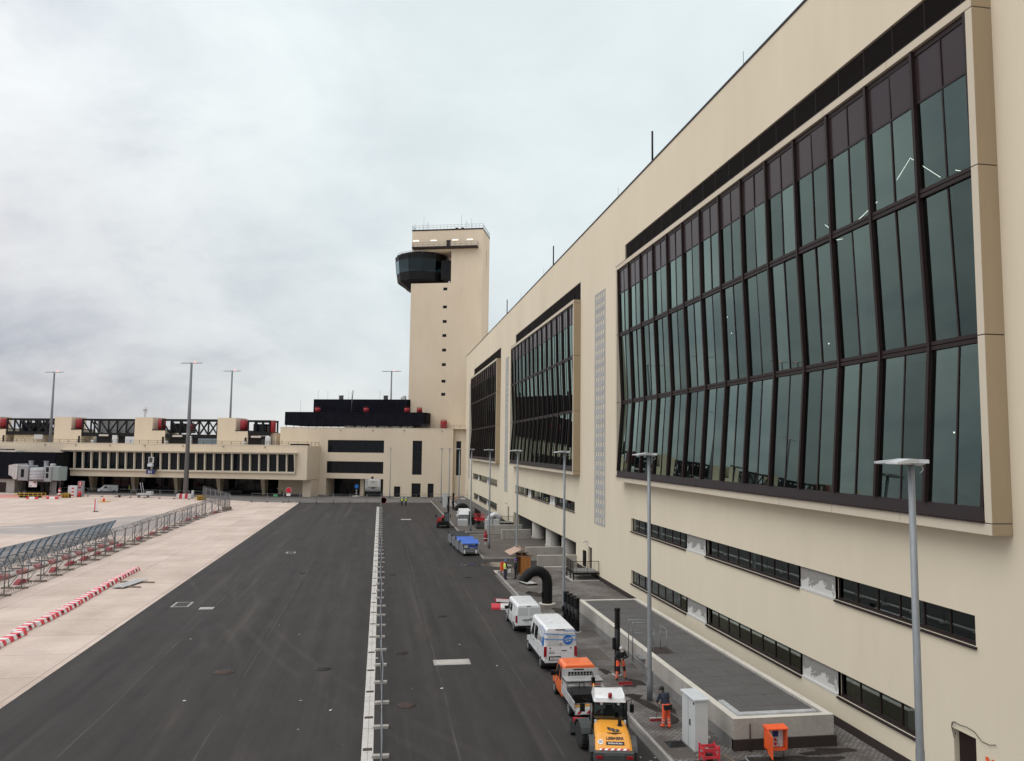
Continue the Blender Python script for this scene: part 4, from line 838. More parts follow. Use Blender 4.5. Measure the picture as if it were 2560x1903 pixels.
MB().lathe([(.62,-.02),(.62,.02)],(0,0,1.35),26,'y').build('plate',MA['sill'],t); MB().lathe([(.64,-.03),(.64,.03),(.58,.03),(.58,-.03)],(0,0,1.35),26,'y').build('rim',MA['signr'],t); MB().tube([(-.55,0,0),(-.55,0,2.9)],.04,6).build('post',MA['galv'],t); MB().box(-.75,-.2,0,-.35,.2,.12).build('foot',MA['blackp'],t)
# far cross fence in front of the buildings
pan2=make_panel('fence_panel','grey mesh fence panel in the row crossing in front of the office block','fence panels in front of the office block',w=3.8,n=12,foot='blackp')
pts=[(-28.9,189.0),(-25.3,187.9),(-21.6,186.9),(-18,186.5),(-14.2,186.3),(-10.4,186.0),(-6.6,185.8),(-2.8,185.7),(1.0,185.8),(4.8,186),(8.6,186.4)]
for i,(a,b) in enumerate(zip(pts,pts[1:])):
    o=pan2 if i==0 else dup(pan2); o.location=(*a,0); o.rotation_euler=(0,0,math.atan2(b[1]-a[1],b[0]-a[0]))
# ---- left security fence: leaning-top posts, mesh, razor wire
def make_sec():
    t=thing('security_fence_panel','tall mesh fence panel with coiled razor wire and a timber foot beside the apron','fence panel',(0,0,0),0,'security fence panels along the apron')
    f=MB(); L_=3.52
    f.tube([(0,0,0),(0,0,2.35),(-.32,0,2.75)],.055,6); f.tube([(0,0,2.35),(.28,0,2.72)],.045,6); f.tube([(-1.15,.1,.05),(0,0,1.75)],.035,5)
    f.tube([(-1.15,.1,0),(-1.15,.1,1.9)],.045,5); f.build('post',MA['mast'],t)
    r=MB()
    for z in (.25,2.3): r.tube([(0,0,z),(0,L_,z)],.018,5)
    r.build('rail',MA['mast'],t); g=MB()
    for i in range(20): y=L_*(i+.5)/20; g.bar((0,y,.25),(0,y,2.3),.010)
    for z in (.6,1.0,1.4,1.8): g.bar((0,0,z),(0,L_,z),.006)
    g.build('mesh_infill',MA['wire'],t)
    for (cx,cz,rr,nm,tu) in ((0,2.62,.26,'top_razor_wire',9),(.35,.27,.26,'ground_razor_wire',8)):
        p=[(cx+rr*math.cos(a),L_*a/(2*math.pi*tu),cz+rr*math.sin(a)) for a in [i*2*math.pi/9 for i in range(9*tu+1)]]
        MB().tube(p,.014,3,cap=False).build(nm,MA['wire'],t)
    MB().bbox(-.55,-.11,0,.55,.11,.16,.02).build('foot',MA['wood'],t); MB().bbox(-1.75,-.0,0,-.75,.2,.14,.02).build('foot',MA['wood'],t)
    return t
sec=make_sec(); rnd=random.Random(4); y=66.9; x=-31.2; k=0
SP=[(-31.2+.12*math.sin(i*1.7),66.9+3.53*i) for i in range(24)]+[(-31.3,151.8),(-30.9,155.4),(-30.4,159),(-29.9,162.5),(-29.5,165.6)]
for a,b in zip(SP,SP[1:]):
    o=sec if k==0 else dup(sec); k+=1; o.location=(*a,0); o.rotation_euler=(0,0,math.atan2(b[1]-a[1],b[0]-a[0])-math.pi/2)
t=thing('security_fence_panel','tall dense chain-link fence run turning away at the far end of the security fence','fence panel',(-29.5,165.6,0))
f=mbw(t); g=mbw(t); q=[(-29.5,165.6),(-31.3,170.5),(-33.2,175.4),(-35.2,180.3),(-37.2,185.2),(-39.2,190.2),(-40.9,195.2)]
for a in q: f.tube([(*a,0),(*a,3.1)],.05,6)
for a,b in zip(q,q[1:]):
    for z in (.2,1.6,3.0): f.tube([(*a,z),(*b,z)],.025,5)
    for i in range(24): s=(i+.5)/24; x_,y_=a[0]+(b[0]-a[0])*s,a[1]+(b[1]-a[1])*s; g.bar((x_,y_,.2),(x_,y_,3.0),.016)
    p_=[(a[0]+(b[0]-a[0])*s/60+.05,a[1]+(b[1]-a[1])*s/60+.3*math.cos(s*.9),3.1+.3*math.sin(s*.9)) for s in range(61)]; g.tube(p_,.012,3,cap=False)
f.build('posts_and_rails',MA['galv'],t); g.build('chain_link',MA['wire'],t)
pan3=make_panel('fence_panel','grey mesh fence panel on a rubber foot in the row along the far service road','fence panels along the far service road',w=3.8,n=10,foot='blackp')
pts=[(-41.2,196.5)]+[(-44.5-3.75*i,197.6+1.62*i) for i in range(11)]
for i,(a,b) in enumerate(zip(pts,pts[1:])):
    o=pan3 if i==0 else dup(pan3); o.location=(*a,0); o.rotation_euler=(0,0,math.atan2(b[1]-a[1],b[0]-a[0]))
# ---- blast fence of slanted slats
t=thing('blast_fence','long blue-grey slatted blast fence leaning over the taxiway','blast fence',(-36.5,95,0))
A0,A1=Vector((-37.6,74,0)),Vector((-35.9,114.4,0)); dr=(A1-A0).normalized(); nn=Vector((dr.y,-dr.x,0))
sl=mbw(t); po=mbw(t); st=mbw(t); L_=(A1-A0).length
sec_=[(-.15,.55),(.02,1.05),(.22,1.6),(.50,2.15),(.85,2.65)]      # offset towards us, height
for i in range(21):
    s=i/20*4; j=min(3,int(s)); f_r=s-j; o_=sec_[j][0]+(sec_[j+1][0]-sec_[j][0])*f_r; z=sec_[j][1]+(sec_[j+1][1]-sec_[j][1])*f_r
    sl.bar(A0+nn*o_+Vector((0,0,z)),A1+nn*o_+Vector((0,0,z)),.03,.058)
n=21
for i in range(n+1):
    p=A0+dr*(L_*i/n)
    pts=[p+nn*(o_+.04)+Vector((0,0,z)) for o_,z in sec_]
    for a,b in zip(pts,pts[1:]): po.bar(a,b,.13)
    st.bar(p+nn*.85+Vector((0,0,.05)),p+nn*.2+Vector((0,0,1.55)),.08); st.bar(p-nn*.55+Vector((0,0,.05)),p+nn*.0+Vector((0,0,.9)),.08); st.bar(p+nn*.85+Vector((0,0,.06)),p-nn*.6+Vector((0,0,.06)),.10)
    if i<n: q=A0+dr*(L_*(i+1)/n); st.bar(p+nn*.5+Vector((0,0,.9)),q+nn*.3+Vector((0,0,1.4)),.06); st.bar(p+nn*.3+Vector((0,0,1.4)),q+nn*.5+Vector((0,0,.9)),.06)
st.bar(A0+nn*.28+Vector((0,0,1.58)),A1+nn*.28+Vector((0,0,1.58)),.07); st.bar(A0+nn*.9+Vector((0,0,2.68)),A1+nn*.9+Vector((0,0,2.68)),.07)
sl.build('slat_screen',MA['blast'],t); po.build('rib',MA['blast'],t); st.build('strut',MA['galv'],t)
# ---- red and white traffic barriers
def make_barrier(a='brred',b='brwhite',L_=2.72,label='x',group=None):
    t=thing('traffic_barrier',label,'barrier',(0,0,0),0,group)
    pr=[(-.36,0),(.36,0),(.36,.09),(.24,.33),(-.24,.33),(-.36,.09)]
    k=[0,.42,.95,1.36,1.88,2.3,L_]; cs=[b,a,b,a,b,a]
    for i in range(6):
        m=MB(); ex=.05 if i in (1,3) else 0
        m.loft([[(x,y,z) for x,z in pr] for y in (k[i]+.006,k[i+1]-.006)]); m.build('barrier_segment',MA[cs[i]],t)
    MB().box(.16,1.5,.12,.345,1.75,.26).build('drain_recess',MA['sill'],t); MB().box(-.16,1.05,.32,.16,1.25,.36).build('lifting_rib',MA[b],t)
    return t
bar=make_barrier(label='red and white water-filled barrier lying in the row on the bare apron',group='red and white barriers on the apron')
B_=[(-23.70,53.6),(-23.79,56.45),(-24.0,58.95),(-23.9,61.5),(-23.87,64.0),(-23.85,66.6),(-23.95,69.2),(-24.1,71.8),(-24.3,74.4),(-24.37,76.95),(-24.45,79.5),(-24.5,82.1),(-24.52,84.7)]
for i,(x,y) in enumerate(B_):
    o=bar if i==0 else dup(bar); o.location=(x,y,0); o.rotation_euler=(0,0,R(random.Random(i).uniform(-2.5,2.5)))
def make_ball(label,group):
    t=thing('ballast_block',label,'barrier',(0,0,0),0,group)
    MB().prism([(-.70,0),(.62,0),(.66,.22),(.45,.40),(.1,.44),(-.5,.26)],-.22,.22,'x').build('body',MA['dred'],t)
    MB().box(-.22,.75,0,.22,1.1,.38).build('end_block',MA['dirtywhite'],t); MB().box(.225,.83,.08,.235,1.02,.32).build('end_face',MA['dred'],t)
    return t
bb=make_ball('dark red ballast block with a white end lying behind the security fence','red ballast blocks at the security fence')
for i,(x,y) in enumerate([(-32.6,70.2),(-32.5,80.0),(-32.4,87.2),(-32.4,91.6),(-32.3,95.4),(-32.3,99.3),(-32.2,103.2),(-32.3,107.2),(-32.1,114.9),(-32.1,121.0),(-32.2,128.4),(-32.3,143.0),(-31.8,147.2),(-30.8,158.0)]):
    o=bb if i==0 else dup(bb); o.location=(x,y,0); o.rotation_euler=(0,0,R(random.Random(i).uniform(-8,8)))
fb=thing('traffic_barrier','faded red and cream barrier lying at the foot of the blast fence','barrier',(0,0,0),0,'faded barriers under the blast fence')
for i,(a,b,mt) in enumerate(((0,1.35,'dirtyred'),(1.36,2.7,'dirtywhite'))): m=MB(); m.loft([[(-.3,y,0),(.3,y,0),(.26,y,.3),(.1,y,.42),(-.2,y,.42),(-.3,y,.2)] for y in (a,b)]); m.build('barrier_half',MA[mt],fb)
MB().box(.302,.3,.03,.32,2.5,.12).build('painted_shadow_gap',MA['plinth'],fb)  # raised dark strip, its colour stands for the shade of a gap
for i in range(11):
    o=fb if i==0 else dup(fb); o.location=(-35.3+.13*i,75.5+3.35*i,0); o.rotation_euler=(0,0,R(-2.3+(i%3)*1.5))
t=thing('traffic_barrier','tipped red and white barrier lying on the road in front of the small van','barrier',(9.95,64.1,0),R(80))
for i,(a,b,mt) in enumerate(((0,.75,'brwhite'),(.756,1.5,'brred'))): m=MB(); m.loft([[(-.3,y-.75,0),(.3,y-.75,0),(.3,y-.75,.16),(.14,y-.75,.42),(-.14,y-.75,.42),(-.3,y-.75,.16)] for y in (a,b)]); m.build('barrier_segment',MA[mt],t)
t=thing('traffic_barrier','red and white plank barrier half hidden behind the small van','barrier',(10.6,65.0,0),R(65)); MB().box(-.06,-1.0,.35,.06,1.0,.6).build('plank',MA['red'],t); MB().box(-.061,-.25,.352,.062,.9,.598).build('white_band',MA['brwhite'],t); [MB().box(-.3,y-.05,0,.3,y+.05,.36).build('foot',MA['blackp'],t) for y in (-.7,.7)]
# planks on bearers
t=thing('plank_stack','bundle of grey planks resting on two timber bearers on the apron','planks',(-22.55,78.6,0),R(-12))
for i in range(6): MB().box(-.55+i*.19,-2.1+random.uniform(-.15,.15),.12,-.38+i*.19,2.0+random.uniform(-.15,.15),.165+.03*(i%2)).build('plank',MA['alu'],t)
for y in (-1.3,1.2): MB().bbox(-1.6,y-.09,0,1.7,y+.09,.115,.01).build('bearer',MA['wood'],t)
# ---- manholes and slabs set into the road
def manhole(x,y,r,lab,mat='rust'):
    t=thing('manhole_cover',lab,'manhole',(x,y,0)); MB().lathe([(r*1.22,.0),(r*1.22,.006),(r*1.02,.007)],n=30).build('surround',MA['sill'],t); c=MB(); c.lathe([(r,.004),(r,.013),(0,.0135)],n=30)
    for i in range(5): c.box(-r*.75,-r*.62+i*r*.31-.02,.0135,r*.75,-r*.62+i*r*.31+.02,.02)
    c.build('cover',MA[mat],t)
for a in [(1.61,41.1,.42,'round iron manhole cover nearest to us, just right of the drain fence','rust'),(1.63,51.3,.40,'round manhole cover right of the drain fence, level with the pale rectangular slab','sill'),(-2.99,48.3,.42,'round manhole cover left of the drain, nearest to it','sill'),(4.99,61.9,.38,'round manhole cover in the middle of the right lane','sill'),(1.55,82.2,.38,'small far manhole cover right of the drain fence','sill'),(-8.53,48.3,.5,'brownish round manhole cover far left of the drain in the dark asphalt','rust'),(8.9,79.8,.4,'manhole cover on the right lane opposite the kiosk','sill'),(-7.6,84,.4,'manhole cover in the middle of the left lane, far away','sill'),(14.04,36.4,.42,'manhole cover on the pavement behind the grey cabinet','rust')]: 
    manhole(*a)
    if a[1]==36.4: bpy.data.objects[-1] if False else None
for n_,x0,x1,y0,y1,m1,lab in (('cover_slab',3.5,5.72,48.2,49.4,'conc','pale rectangular concrete cover slab in the right lane'),('cover_slab',-16.3,-14.9,67.6,69.6,'sill','dark square cover frame at the left edge of the asphalt'),('cover_slab',-13.9,-12.8,66.4,67.3,'kerb','small grey cover slab on the left part of the asphalt'),('cover_slab',-11.0,-9.9,99.3,100.8,'sill','far dark square cover in the left lane'),('cover_slab',3.9,5.8,143,144.6,'conc','far pale cover slab in the right lane')):
    t=thing(n_,lab,'cover',((x0+x1)/2,(y0+y1)/2,0)); MB().box(x0-(x0+x1)/2,y0-(y0+y1)/2,0,x1-(x0+x1)/2,y1-(y0+y1)/2,.012).build('frame',MA['kerb'],t); w_,h_=(x1-x0)/2-.18,(y1-y0)/2-.16; MB().box(-w_,-h_,.0121,w_,h_,.02).build('lid',MA[m1],t)
# litter
rnd=random.Random(21)
for i,(x,y) in enumerate([(-9.5,43.2),(-3.7,42.5),(2.0,43.8),(-2.1,40.8),(-5.2,57),(.1,50.2),(.9,61),(3.6,43.6),(8.6,88),(-6.9,60.1),(11.2,33.0),(11.5,32.5),(11.8,32.9),(-1.3,36.1),(5.5,52.9),(-12.2,56.5),(7.2,47.6),(-3.4,38.3)]):
    m=MB(); a=rnd.uniform(0,6); k=rnd.uniform(.03,.10); m.add([(k*math.cos(a+j*1.57)*(1+.5*(j%2)),k*math.sin(a+j*1.57)*(1+.5*(j%2)),.008+rnd.uniform(0,.03)) for j in range(4)],[(0,1,2,3)]); m.build('paper_scrap',MA['paper'],None,'small pale scrap of litter lying on the dark asphalt','litter','scraps of litter on the asphalt',loc=(x,y,.004),fix=False)
# ---- concrete platform beside the terminal
PL=thing('concrete_platform','long low concrete platform with a grey deck along the terminal wall','platform',(17.6,46,.15))
m=mbw(PL); x0,x1,y0,y1,z1=15.3,20.0,32.8,59.6,1.47
for a,b in zip([y0+.3+i*4.4 for i in range(6)]+[y1],[y0+.3+(i+1)*4.4 for i in range(6)]): m.box(x0,a+.006,.63,x0+.32,min(b,y1)-.006,z1)
m.box(x0,y0,.63,x1,y0+.3,z1); m.box(x1-.3,y0+.3,.63,x1,y1-.3,z1); m.box(x0+.32,y1-.3,.63,x1,y1,z1-.02); m.build('parapet',MA['conc'],PL); k_=mbw(PL); k_.box(x0-.008,y0-.008,z1+.001,x0+.328,y1,z1+.02); k_.box(x0+.328,y0-.008,z1+.001,x1,y0+.308,z1+.02); k_.box(x1-.308,y0+.308,z1+.001,x1,y1,z1+.02); k_.box(x0+.328,y1-.308,z1-.019,x1-.308,y1,z1+.0); k_.build('parapet_lit_top',MA['conc_pale'],PL)  # sides toned as shaded, thin pale top strip coloured as if lit
s=mbw(PL); y=y0
while y<y1-.1: s.box(x0+.015,y+.008,.15,x0+.2,min(y+.92,y1)-.008,.615); y+=.92
s.box(x0+.015,y0+.012,.15,x1,y0+.2,.62); s.box(x1-.1,y0+.3,.15,x1-.01,y1,.62); s.build('skirting',MA['conc_dark'],PL)
bk=mbw(PL); bk.box(x0-.02,y0-.03,.15,x1+.12,y0+.011,.60); bk.build('bitumen_skirting',MA['plinth'],PL)
d=mbw(PL); dx=(x1-.3-x0-.32)/3; y=y0+.3; hole=(x0+.4,x0+1.5,43.4,45.6)
while y<y1-.31:
    ye=min(y+1.55,y1-.3)
    for i in range(3):
        a=x0+.32+i*dx
        if i==0 and 42.9<y<45.0: continue
        d.box(a+.013,y+.013,1.2,a+dx-.013,ye-.013,1.37)
    y+=1.55
d.build('deck_slab',MA['deck'],PL); mbw(PL).box(x0+.32,y0+.3,.9,x1-.3,y1-.3,1.355).build('deck_joint',MA['kerb'],PL)
f=mbw(PL); f.box(x0+.35,y0+.32,1.371,x1-.62,y0+.62,1.56); f.box(x0+.35,y0+.62,1.371,x0+.6,y0+2.3,1.56); f.build('metal_flashing',MA['galvl'],PL)
mbw(PL).box(x0+.34,43.1,1.356,x0+1.75,45.9,1.366).build('hatch_shade_sheet',MA['plinth'],PL)  # dark sheet whose colour stands for the shade inside the open hatch
# ladder with safety cage rails over the hatch
t=thing('steel_ladder','grey steel ladder with guard rails climbing over the platform edge beside the tall black pipe','ladder',(15.2,45.2,.15))
f=mbw(t)
for y in (46.75,45.95): f.tube([(15.12,y,.5),(15.12,y,2.55),(15.12,y,2.75)],.028,7); f.tube([(15.12,y,2.7),(16.4,y,2.7),(16.4,y,1.4)],.026,7); f.tube([(15.12,y,2.1),(16.4,y,2.1)],.02,7)
f.build('stringer',MA['galv'],t); g=mbw(t)
for k in range(8): z=.6+.28*k; g.tube([(15.12,45.95,z),(15.12,46.75,z)],.017,6) if z<1.5 else None
g.build('rung',MA['galv'],t)
h=mbw(t); 
for x,y in ((15.75,44.0),(15.75,45.0),(16.5,44.0),(16.5,45.0)): h.tube([(x,y,1.2),(x,y,2.72)],.026,7)
h.tube([(15.75,45.0,2.72),(15.75,44.0,2.72),(16.5,44.0,2.72),(16.5,45.0,2.72)],.026,7); h.tube([(15.75,45.0,2.45),(15.75,44.0,2.45),(16.5,44.0,2.45)],.02,7); h.build('guard_rail',MA['galv'],t)
b_=mbw(t); b_.box(15.0,44.2,1.02,15.28,45.2,1.05); b_.bar((15.25,44.3,.75),(15.02,44.3,1.02),.04); b_.bar((15.25,45.1,.75),(15.02,45.1,1.02),.04); b_.build('bracket_step',MA['galv'],t)
# ---- louvred black vent pipes
def vent(x,y,h,r,lab,grp=None):
    t=thing('vent_pipe',lab,'vent pipe',(x,y,.15),0,grp); m=MB(); m.lathe([(r,0),(r,h*.70)],n=18); m.build('pipe',MA['blackp'],t)
    l=MB(); z0=h*.70; k=7; dz=(h-z0-.12)/k
    for i in range(k): z=z0+i*dz; l.lathe([(r*.8,z),(r*1.12,z+dz*.12),(r*.9,z+dz*.75),(r*.8,z+dz*.8)],n=18)
    l.lathe([(r*.8,z0),(r*.8,h-.1)],n=18); l.build('louvre',MA['blackp'],t); c=MB(); c.lathe([(r*1.12,h-.12),(r*1.15,h-.02),(0,h)],n=18); c.build('cap',MA['blackp'],t)
    MB().lathe([(r*2.0,0),(r*2.0,.02),(r*1.1,.03)],n=20).build('base_collar',MA['kerb'],t); MB().box(-r-.10,-.12,h*.38,-r+.02,.12,h*.55).build('box',MA['blackp'],t); return t
V='louvred black vent pipes on the pavement'
vent(14.0,55.1,2.35,.2,'short black louvred pipe at the near end of the row of four beside the platform',V); vent(13.95,55.9,2.35,.2,'black louvred pipe, second from the near end of the row of four',V); vent(13.9,56.75,2.35,.2,'black louvred pipe, third from the near end of the row of four',V); vent(13.83,57.6,2.35,.2,'black louvred pipe at the far end of the row of four',V)
vent(13.72,44.5,3.75,.16,'tall single black louvred pipe standing behind the man with the grey helmet',V); vent(13.0,150,3.6,.2,'black vent pipe behind the far bent duct'); vent(15.2,164,3.4,.2,'black vent pipe farthest away by the corner of the terminal')
# ---- big bent ducts
def goose(x,y,s,lab):
    t=thing('bent_duct',lab,'air duct',(x,y,.15)); m=MB(); n=7; pts=[(0,0,0),(0,0,1.75)]
    for i in range(1,8): a=math.pi*i/8.4; pts.append((-.95+.95*math.cos(a),0,1.75+.95*math.sin(a)))
    e=pts[-1]; d=Vector((e[0]-pts[-2][0],0,e[2]-pts[-2][2])).normalized(); pts.append((e[0]+d.x*.45,0,e[2]+d.z*.45))
    pts=[(px*s,py*s,pz*s) for px,py,pz in pts]; rr=[.43*s]*len(pts); rr[-1]=.40*s
    # segmented bend: flat facets
    P_=[Vector(p) for p in pts]; rings=[]; N_=20
    for i,p in enumerate(P_):
        dd=(P_[min(i+1,len(P_)-1)]-P_[max(i-1,0)]).normalized(); px=Vector((0,1,0)); py=dd.cross(px)
        if i==len(P_)-1: dd=Vector((-.25,0,-1)).normalized(); py=dd.cross(px)
        rings.append([p+(px*math.cos(2*math.pi*j/N_)+py*math.sin(2*math.pi*j/N_))*rr[i] for j in range(N_)])
    for a,b in zip(rings,rings[1:]): m.loft([a,b],smooth=False,cap=False)
    m.f=[f for f in m.f]; o=m.build('duct',MA['black'],t)
    MB().lathe([(.72*s,0),(.72*s,.05),(.6*s,.07)],n=24).build('base_ring',MA['conc_pale'],t); MB().box(-.5*s,-.25,.5,-.42*s,.0,1.0).build('service_box',MA['blackp'],t); return t
goose(14.0,65.05,1.0,'big black bent duct like a walking stick on the near pavement'); goose(15.2,137,1.05,'black bent duct arching over white machines on the far pavement')
# ---- cabinets, crates, small things near us
t=thing('grey_cabinet','tall pale grey electrical cabinet in front of the concrete platform','cabinet',(13.84,33.5,.15)); MB().bbox(-.3,-.72,.08,.3,.72,2.16,.012).build('body',MA['cabg'],t); MB().bbox(-.36,-.78,2.163,.36,.78,2.24,.02).build('lid',MA['lampw'],t); MB().box(-.34,-.76,0,.34,.76,.078).build('base',MA['conc_dark'],t); MB().box(-.305,.0,.1,-.3015,.012,2.14).build('door_seam',MA['sill'],t); MB().box(-.33,-.25,1.0,-.301,-.16,1.25).build('handle',MA['blackp'],t); MB().box(-.31,-.68,1.98,-.301,-.54,2.06).build('vent_slot',MA['blackp'],t); MB().box(-.25,-.7225,.16,.05,-.7205,.42).build('rating_plate',MA['lampw'],t)
t=thing('white_pipe','white plastic pipe with two elbows rising beside the grey cabinet','pipe',(14.45,33.9,.15)); MB().tube([(-.25,0,1.25),(0,0,1.25),(.02,0,1.1),(.03,0,.35),(.06,0,.22),(.25,0,.2)],.07,10).build('tube',MA['brwhite'],t); [MB().ball((a,0,b),.095,10).build('elbow',MA['brwhite'],t) for a,b in ((0,1.22),(.05,.25))]
t=thing('crate','red plastic crate of open slats standing in front of the grey cabinet','crate',(13.8,31.9,.15))
w_,h_=.33,.62
fr=MB()
for x in (-w_,w_):
    for y in (-.24,.24): fr.box(x-.03,y-.03,0,x+.03,y+.03,h_+.06)
fr.build('corner_post',MA['brred'],t); r=MB()
for z in (.18,.48):
    for y in (-.24,.24): r.box(-w_+.03,y-.015,z,w_-.03,y+.015,z+.12)
    for x in (-w_,w_): r.box(x-.015,-.21,z,x+.015,.21,z+.12)
r.build('slat',MA['brred'],t); MB().box(-.1,-.1,0,.12,.1,.3).build('stand_pipe',MA['sill'],t)
t=thing('power_cabinet','bright orange open power cabinet on legs by the end of the platform','cabinet',(16.75,31.7,.15))
c=MB(); c.box(-.45,-.0,.35,-.40,.32,1.2); c.box(.40,0,.35,.45,.32,1.2); c.box(-.45,.30,.35,.45,.33,1.2); c.box(-.45,0,.35,.45,.33,.40); c.build('housing',MA['orbox'],t); c=MB(); c.loft([[(-.48,-.05,1.2),(.48,-.05,1.2),(.48,.36,1.24),(-.48,.36,1.24)],[(-.48,-.05,1.25),(.48,-.05,1.25),(.48,.36,1.32),(-.48,.36,1.32)]]); c.build('roof',MA['orbox'],t)
m=MB(); m.M=Matrix.Translation((-.44,0,.35))@Matrix.Rotation(R(-104),4,'Z'); m.box(0,-.02,-.05,.8,.02,.85); m.build('door',MA['orbox'],t); MB().box(-.38,.27,.42,.39,.298,1.18).build('back_plate',MA['cabg'],t)
for x,z in ((.02,.55),(.18,.62),(.24,.48),(.02,.72)): MB().lathe([(.055,.19),(.055,.27)],(x,0,z),12,'y').build('socket',MA['signr'] if x<.1 else MA['cabg'],t)
MB().box(-.08,.2,.85,.14,.27,1.1).build('meter',MA['signb'],t); [MB().tube([(x,y,0),(x,y,.35)],.02,6).build('leg',MA['galv'],t) for x in (-.4,.4) for y in (.05,.28)]
t=thing('bent_pipe','bent grey pipe lying on the paving beside the orange power cabinet','pipe',(15.4,31.9,.2)); MB().tube([(-.2,-1.6,0),(.0,.0,0),(.05,.08,.0),(.75,.12,0),(.8,.1,-.05)],.045,8).build('tube',MA['galv'],t)
t=thing('timber_batten','pale timber batten lying on the paving beside the bent pipe','timber',(14.9,31.9,.18)); MB().bar((-.25,.5,0),(.1,-1.8,0),.06).build('batten',MA['wood'],t)
t=thing('pipe_stub','rusty upright pipe fixed to the end face of the platform','pipe',(16.0,32.66,.15)); MB().tube([(0,0,0),(0,0,1.15)],.035,8).build('tube',MA['rust'],t)
t=thing('tarpaulin','black plastic sheet crumpled at the foot of the grey cabinet','sheet',(13.2,34.0,.16)); m=MB(); rnd=random.Random(2); g_=[[(-.5+i*.17,-.5+j*.25,max(0,rnd.uniform(-.03,.14)) if 0<i<5 and 0<j<3 else .003) for i in range(6)] for j in range(4)]
for j in range(3):
    for i in range(5): m.quad(g_[j][i],g_[j][i+1],g_[j+1][i+1],g_[j+1][i])
m.build('sheet',MA['blackp'],t,fix=False)
t=thing('hatch_lid','pale sheet-metal lid lying on its side near the big bent duct','lid',(14.2,74.6,.15),R(18)); m=MB(); m.bbox(-.55,-.85,.0,.55,.85,.14,.02); m.build('tray',MA['sill'],t); MB().box(-.55,-.84,.141,.5,.84,.17).build('sheet',MA['alu'],t)
t=thing('timber_stake','short timber stake standing beside the pale lid','stake',(14.75,74.2,.15)); MB().box(-.025,-.025,0,.025,.025,.95).build('stake',MA['wood'],t)
# ---- kiosk, bin
t=thing('timber_kiosk','rough brown board kiosk with an open pitched roof by the kerb','kiosk',(14.6,79.6,.15),R(2))
MB().box(-.5,-1.25,0,.5,-1.19,2.05).build('front_board',MA['osb'],t); MB().box(.46,-1.18,0,.52,1.2,2.05).build('side_board',MA['osb'],t); MB().box(-.5,1.2,0,.5,1.25,2.05).build('back_board',MA['osb'],t); MB().box(-.4,-1.1,0,.4,1.1,.12).build('floor',MA['wood'],t)
for y in (-1.2,1.2): MB().box(-1.55,y-.05,2.05,.75,y+.05,2.13).build('beam',MA['wood'],t); MB().box(-.45,y-.04,2.131,-.37,y+.04,2.62).build('king_post',MA['wood'],t)
m=MB(); m.loft([[(-1.65,y,2.22),(-.40,y,2.78),(-.40,y,2.82),(-1.66,y,2.26)] for y in (-1.45,1.5)]); m.build('roof_sheet',MA['osbp'],t); m=MB(); m.loft([[(-.55,y,2.95),(1.0,y,2.10),(1.01,y,2.14),(-.53,y,2.99)] for y in (-1.45,1.5)]); m.build('roof_sheet',MA['osbp'],t)
t=thing('litter_bin','bright red litter bin on thin legs beside the men in helmets','bin',(12.75,80.7,.15)); MB().bbox(-.3,-.25,.35,.3,.25,1.15,.03).build('body',MA['orbox'],t); MB().box(-.32,-.27,1.151,.32,.27,1.19).build('lid',MA['signr'],t); [MB().tube([(x,y,0),(x,y,.35)],.02,5).build('leg',MA['sill'],t) for x in (-.22,.22) for y in (-.18,.18)]
# ---- retaining walls at the underpass ramp
def rwall(a,b,h,lab,w=.28):
    a=Vector((*a,0)); b=Vector((*b,0)); t=thing('retaining_wall',lab,'wall',((a.x+b.x)/2,(a.y+b.y)/2,0),math.atan2(b.y-a.y,b.x-a.x)); l=(b-a).length; m=MB(); n=max(2,round(l/1.05))
    for i in range(n): m.box(-l/2+l*i/n+.006,-w/2,-.02,-l/2+l*(i+1)/n-.006,w/2,h)
    m.box(-l/2+.01,-w/2+.02,-.02,l/2-.01,w/2-.02,h-.01); m.build('wall_segments',MA['conc'],t); MB().box(-l/2-.01,-w/2-.015,h+.002,l/2+.01,w/2+.015,h+.05).build('coping',MA['conc_pale'],t)
rwall((16.95,91.0),(21.55,91.0),1.5,'long low concrete wall behind, nearer ramp side, topped with a pale coping'); rwall((17.2,85.3),(21.55,85.3),1.32,'concrete wall just behind the black steel landing'); rwall((17.3,81.9),(19.9,81.9),.58,'lowest concrete kerb wall in front of the black steel landing'); rwall((17.2,111.1),(21.5,111.6),1.42,'concrete wall at the far side of the driveway, in front of the round column'); rwall((16.1,118.2),(21.5,118.4),1.4,'farthest concrete wall beside the driveway, left of the others')
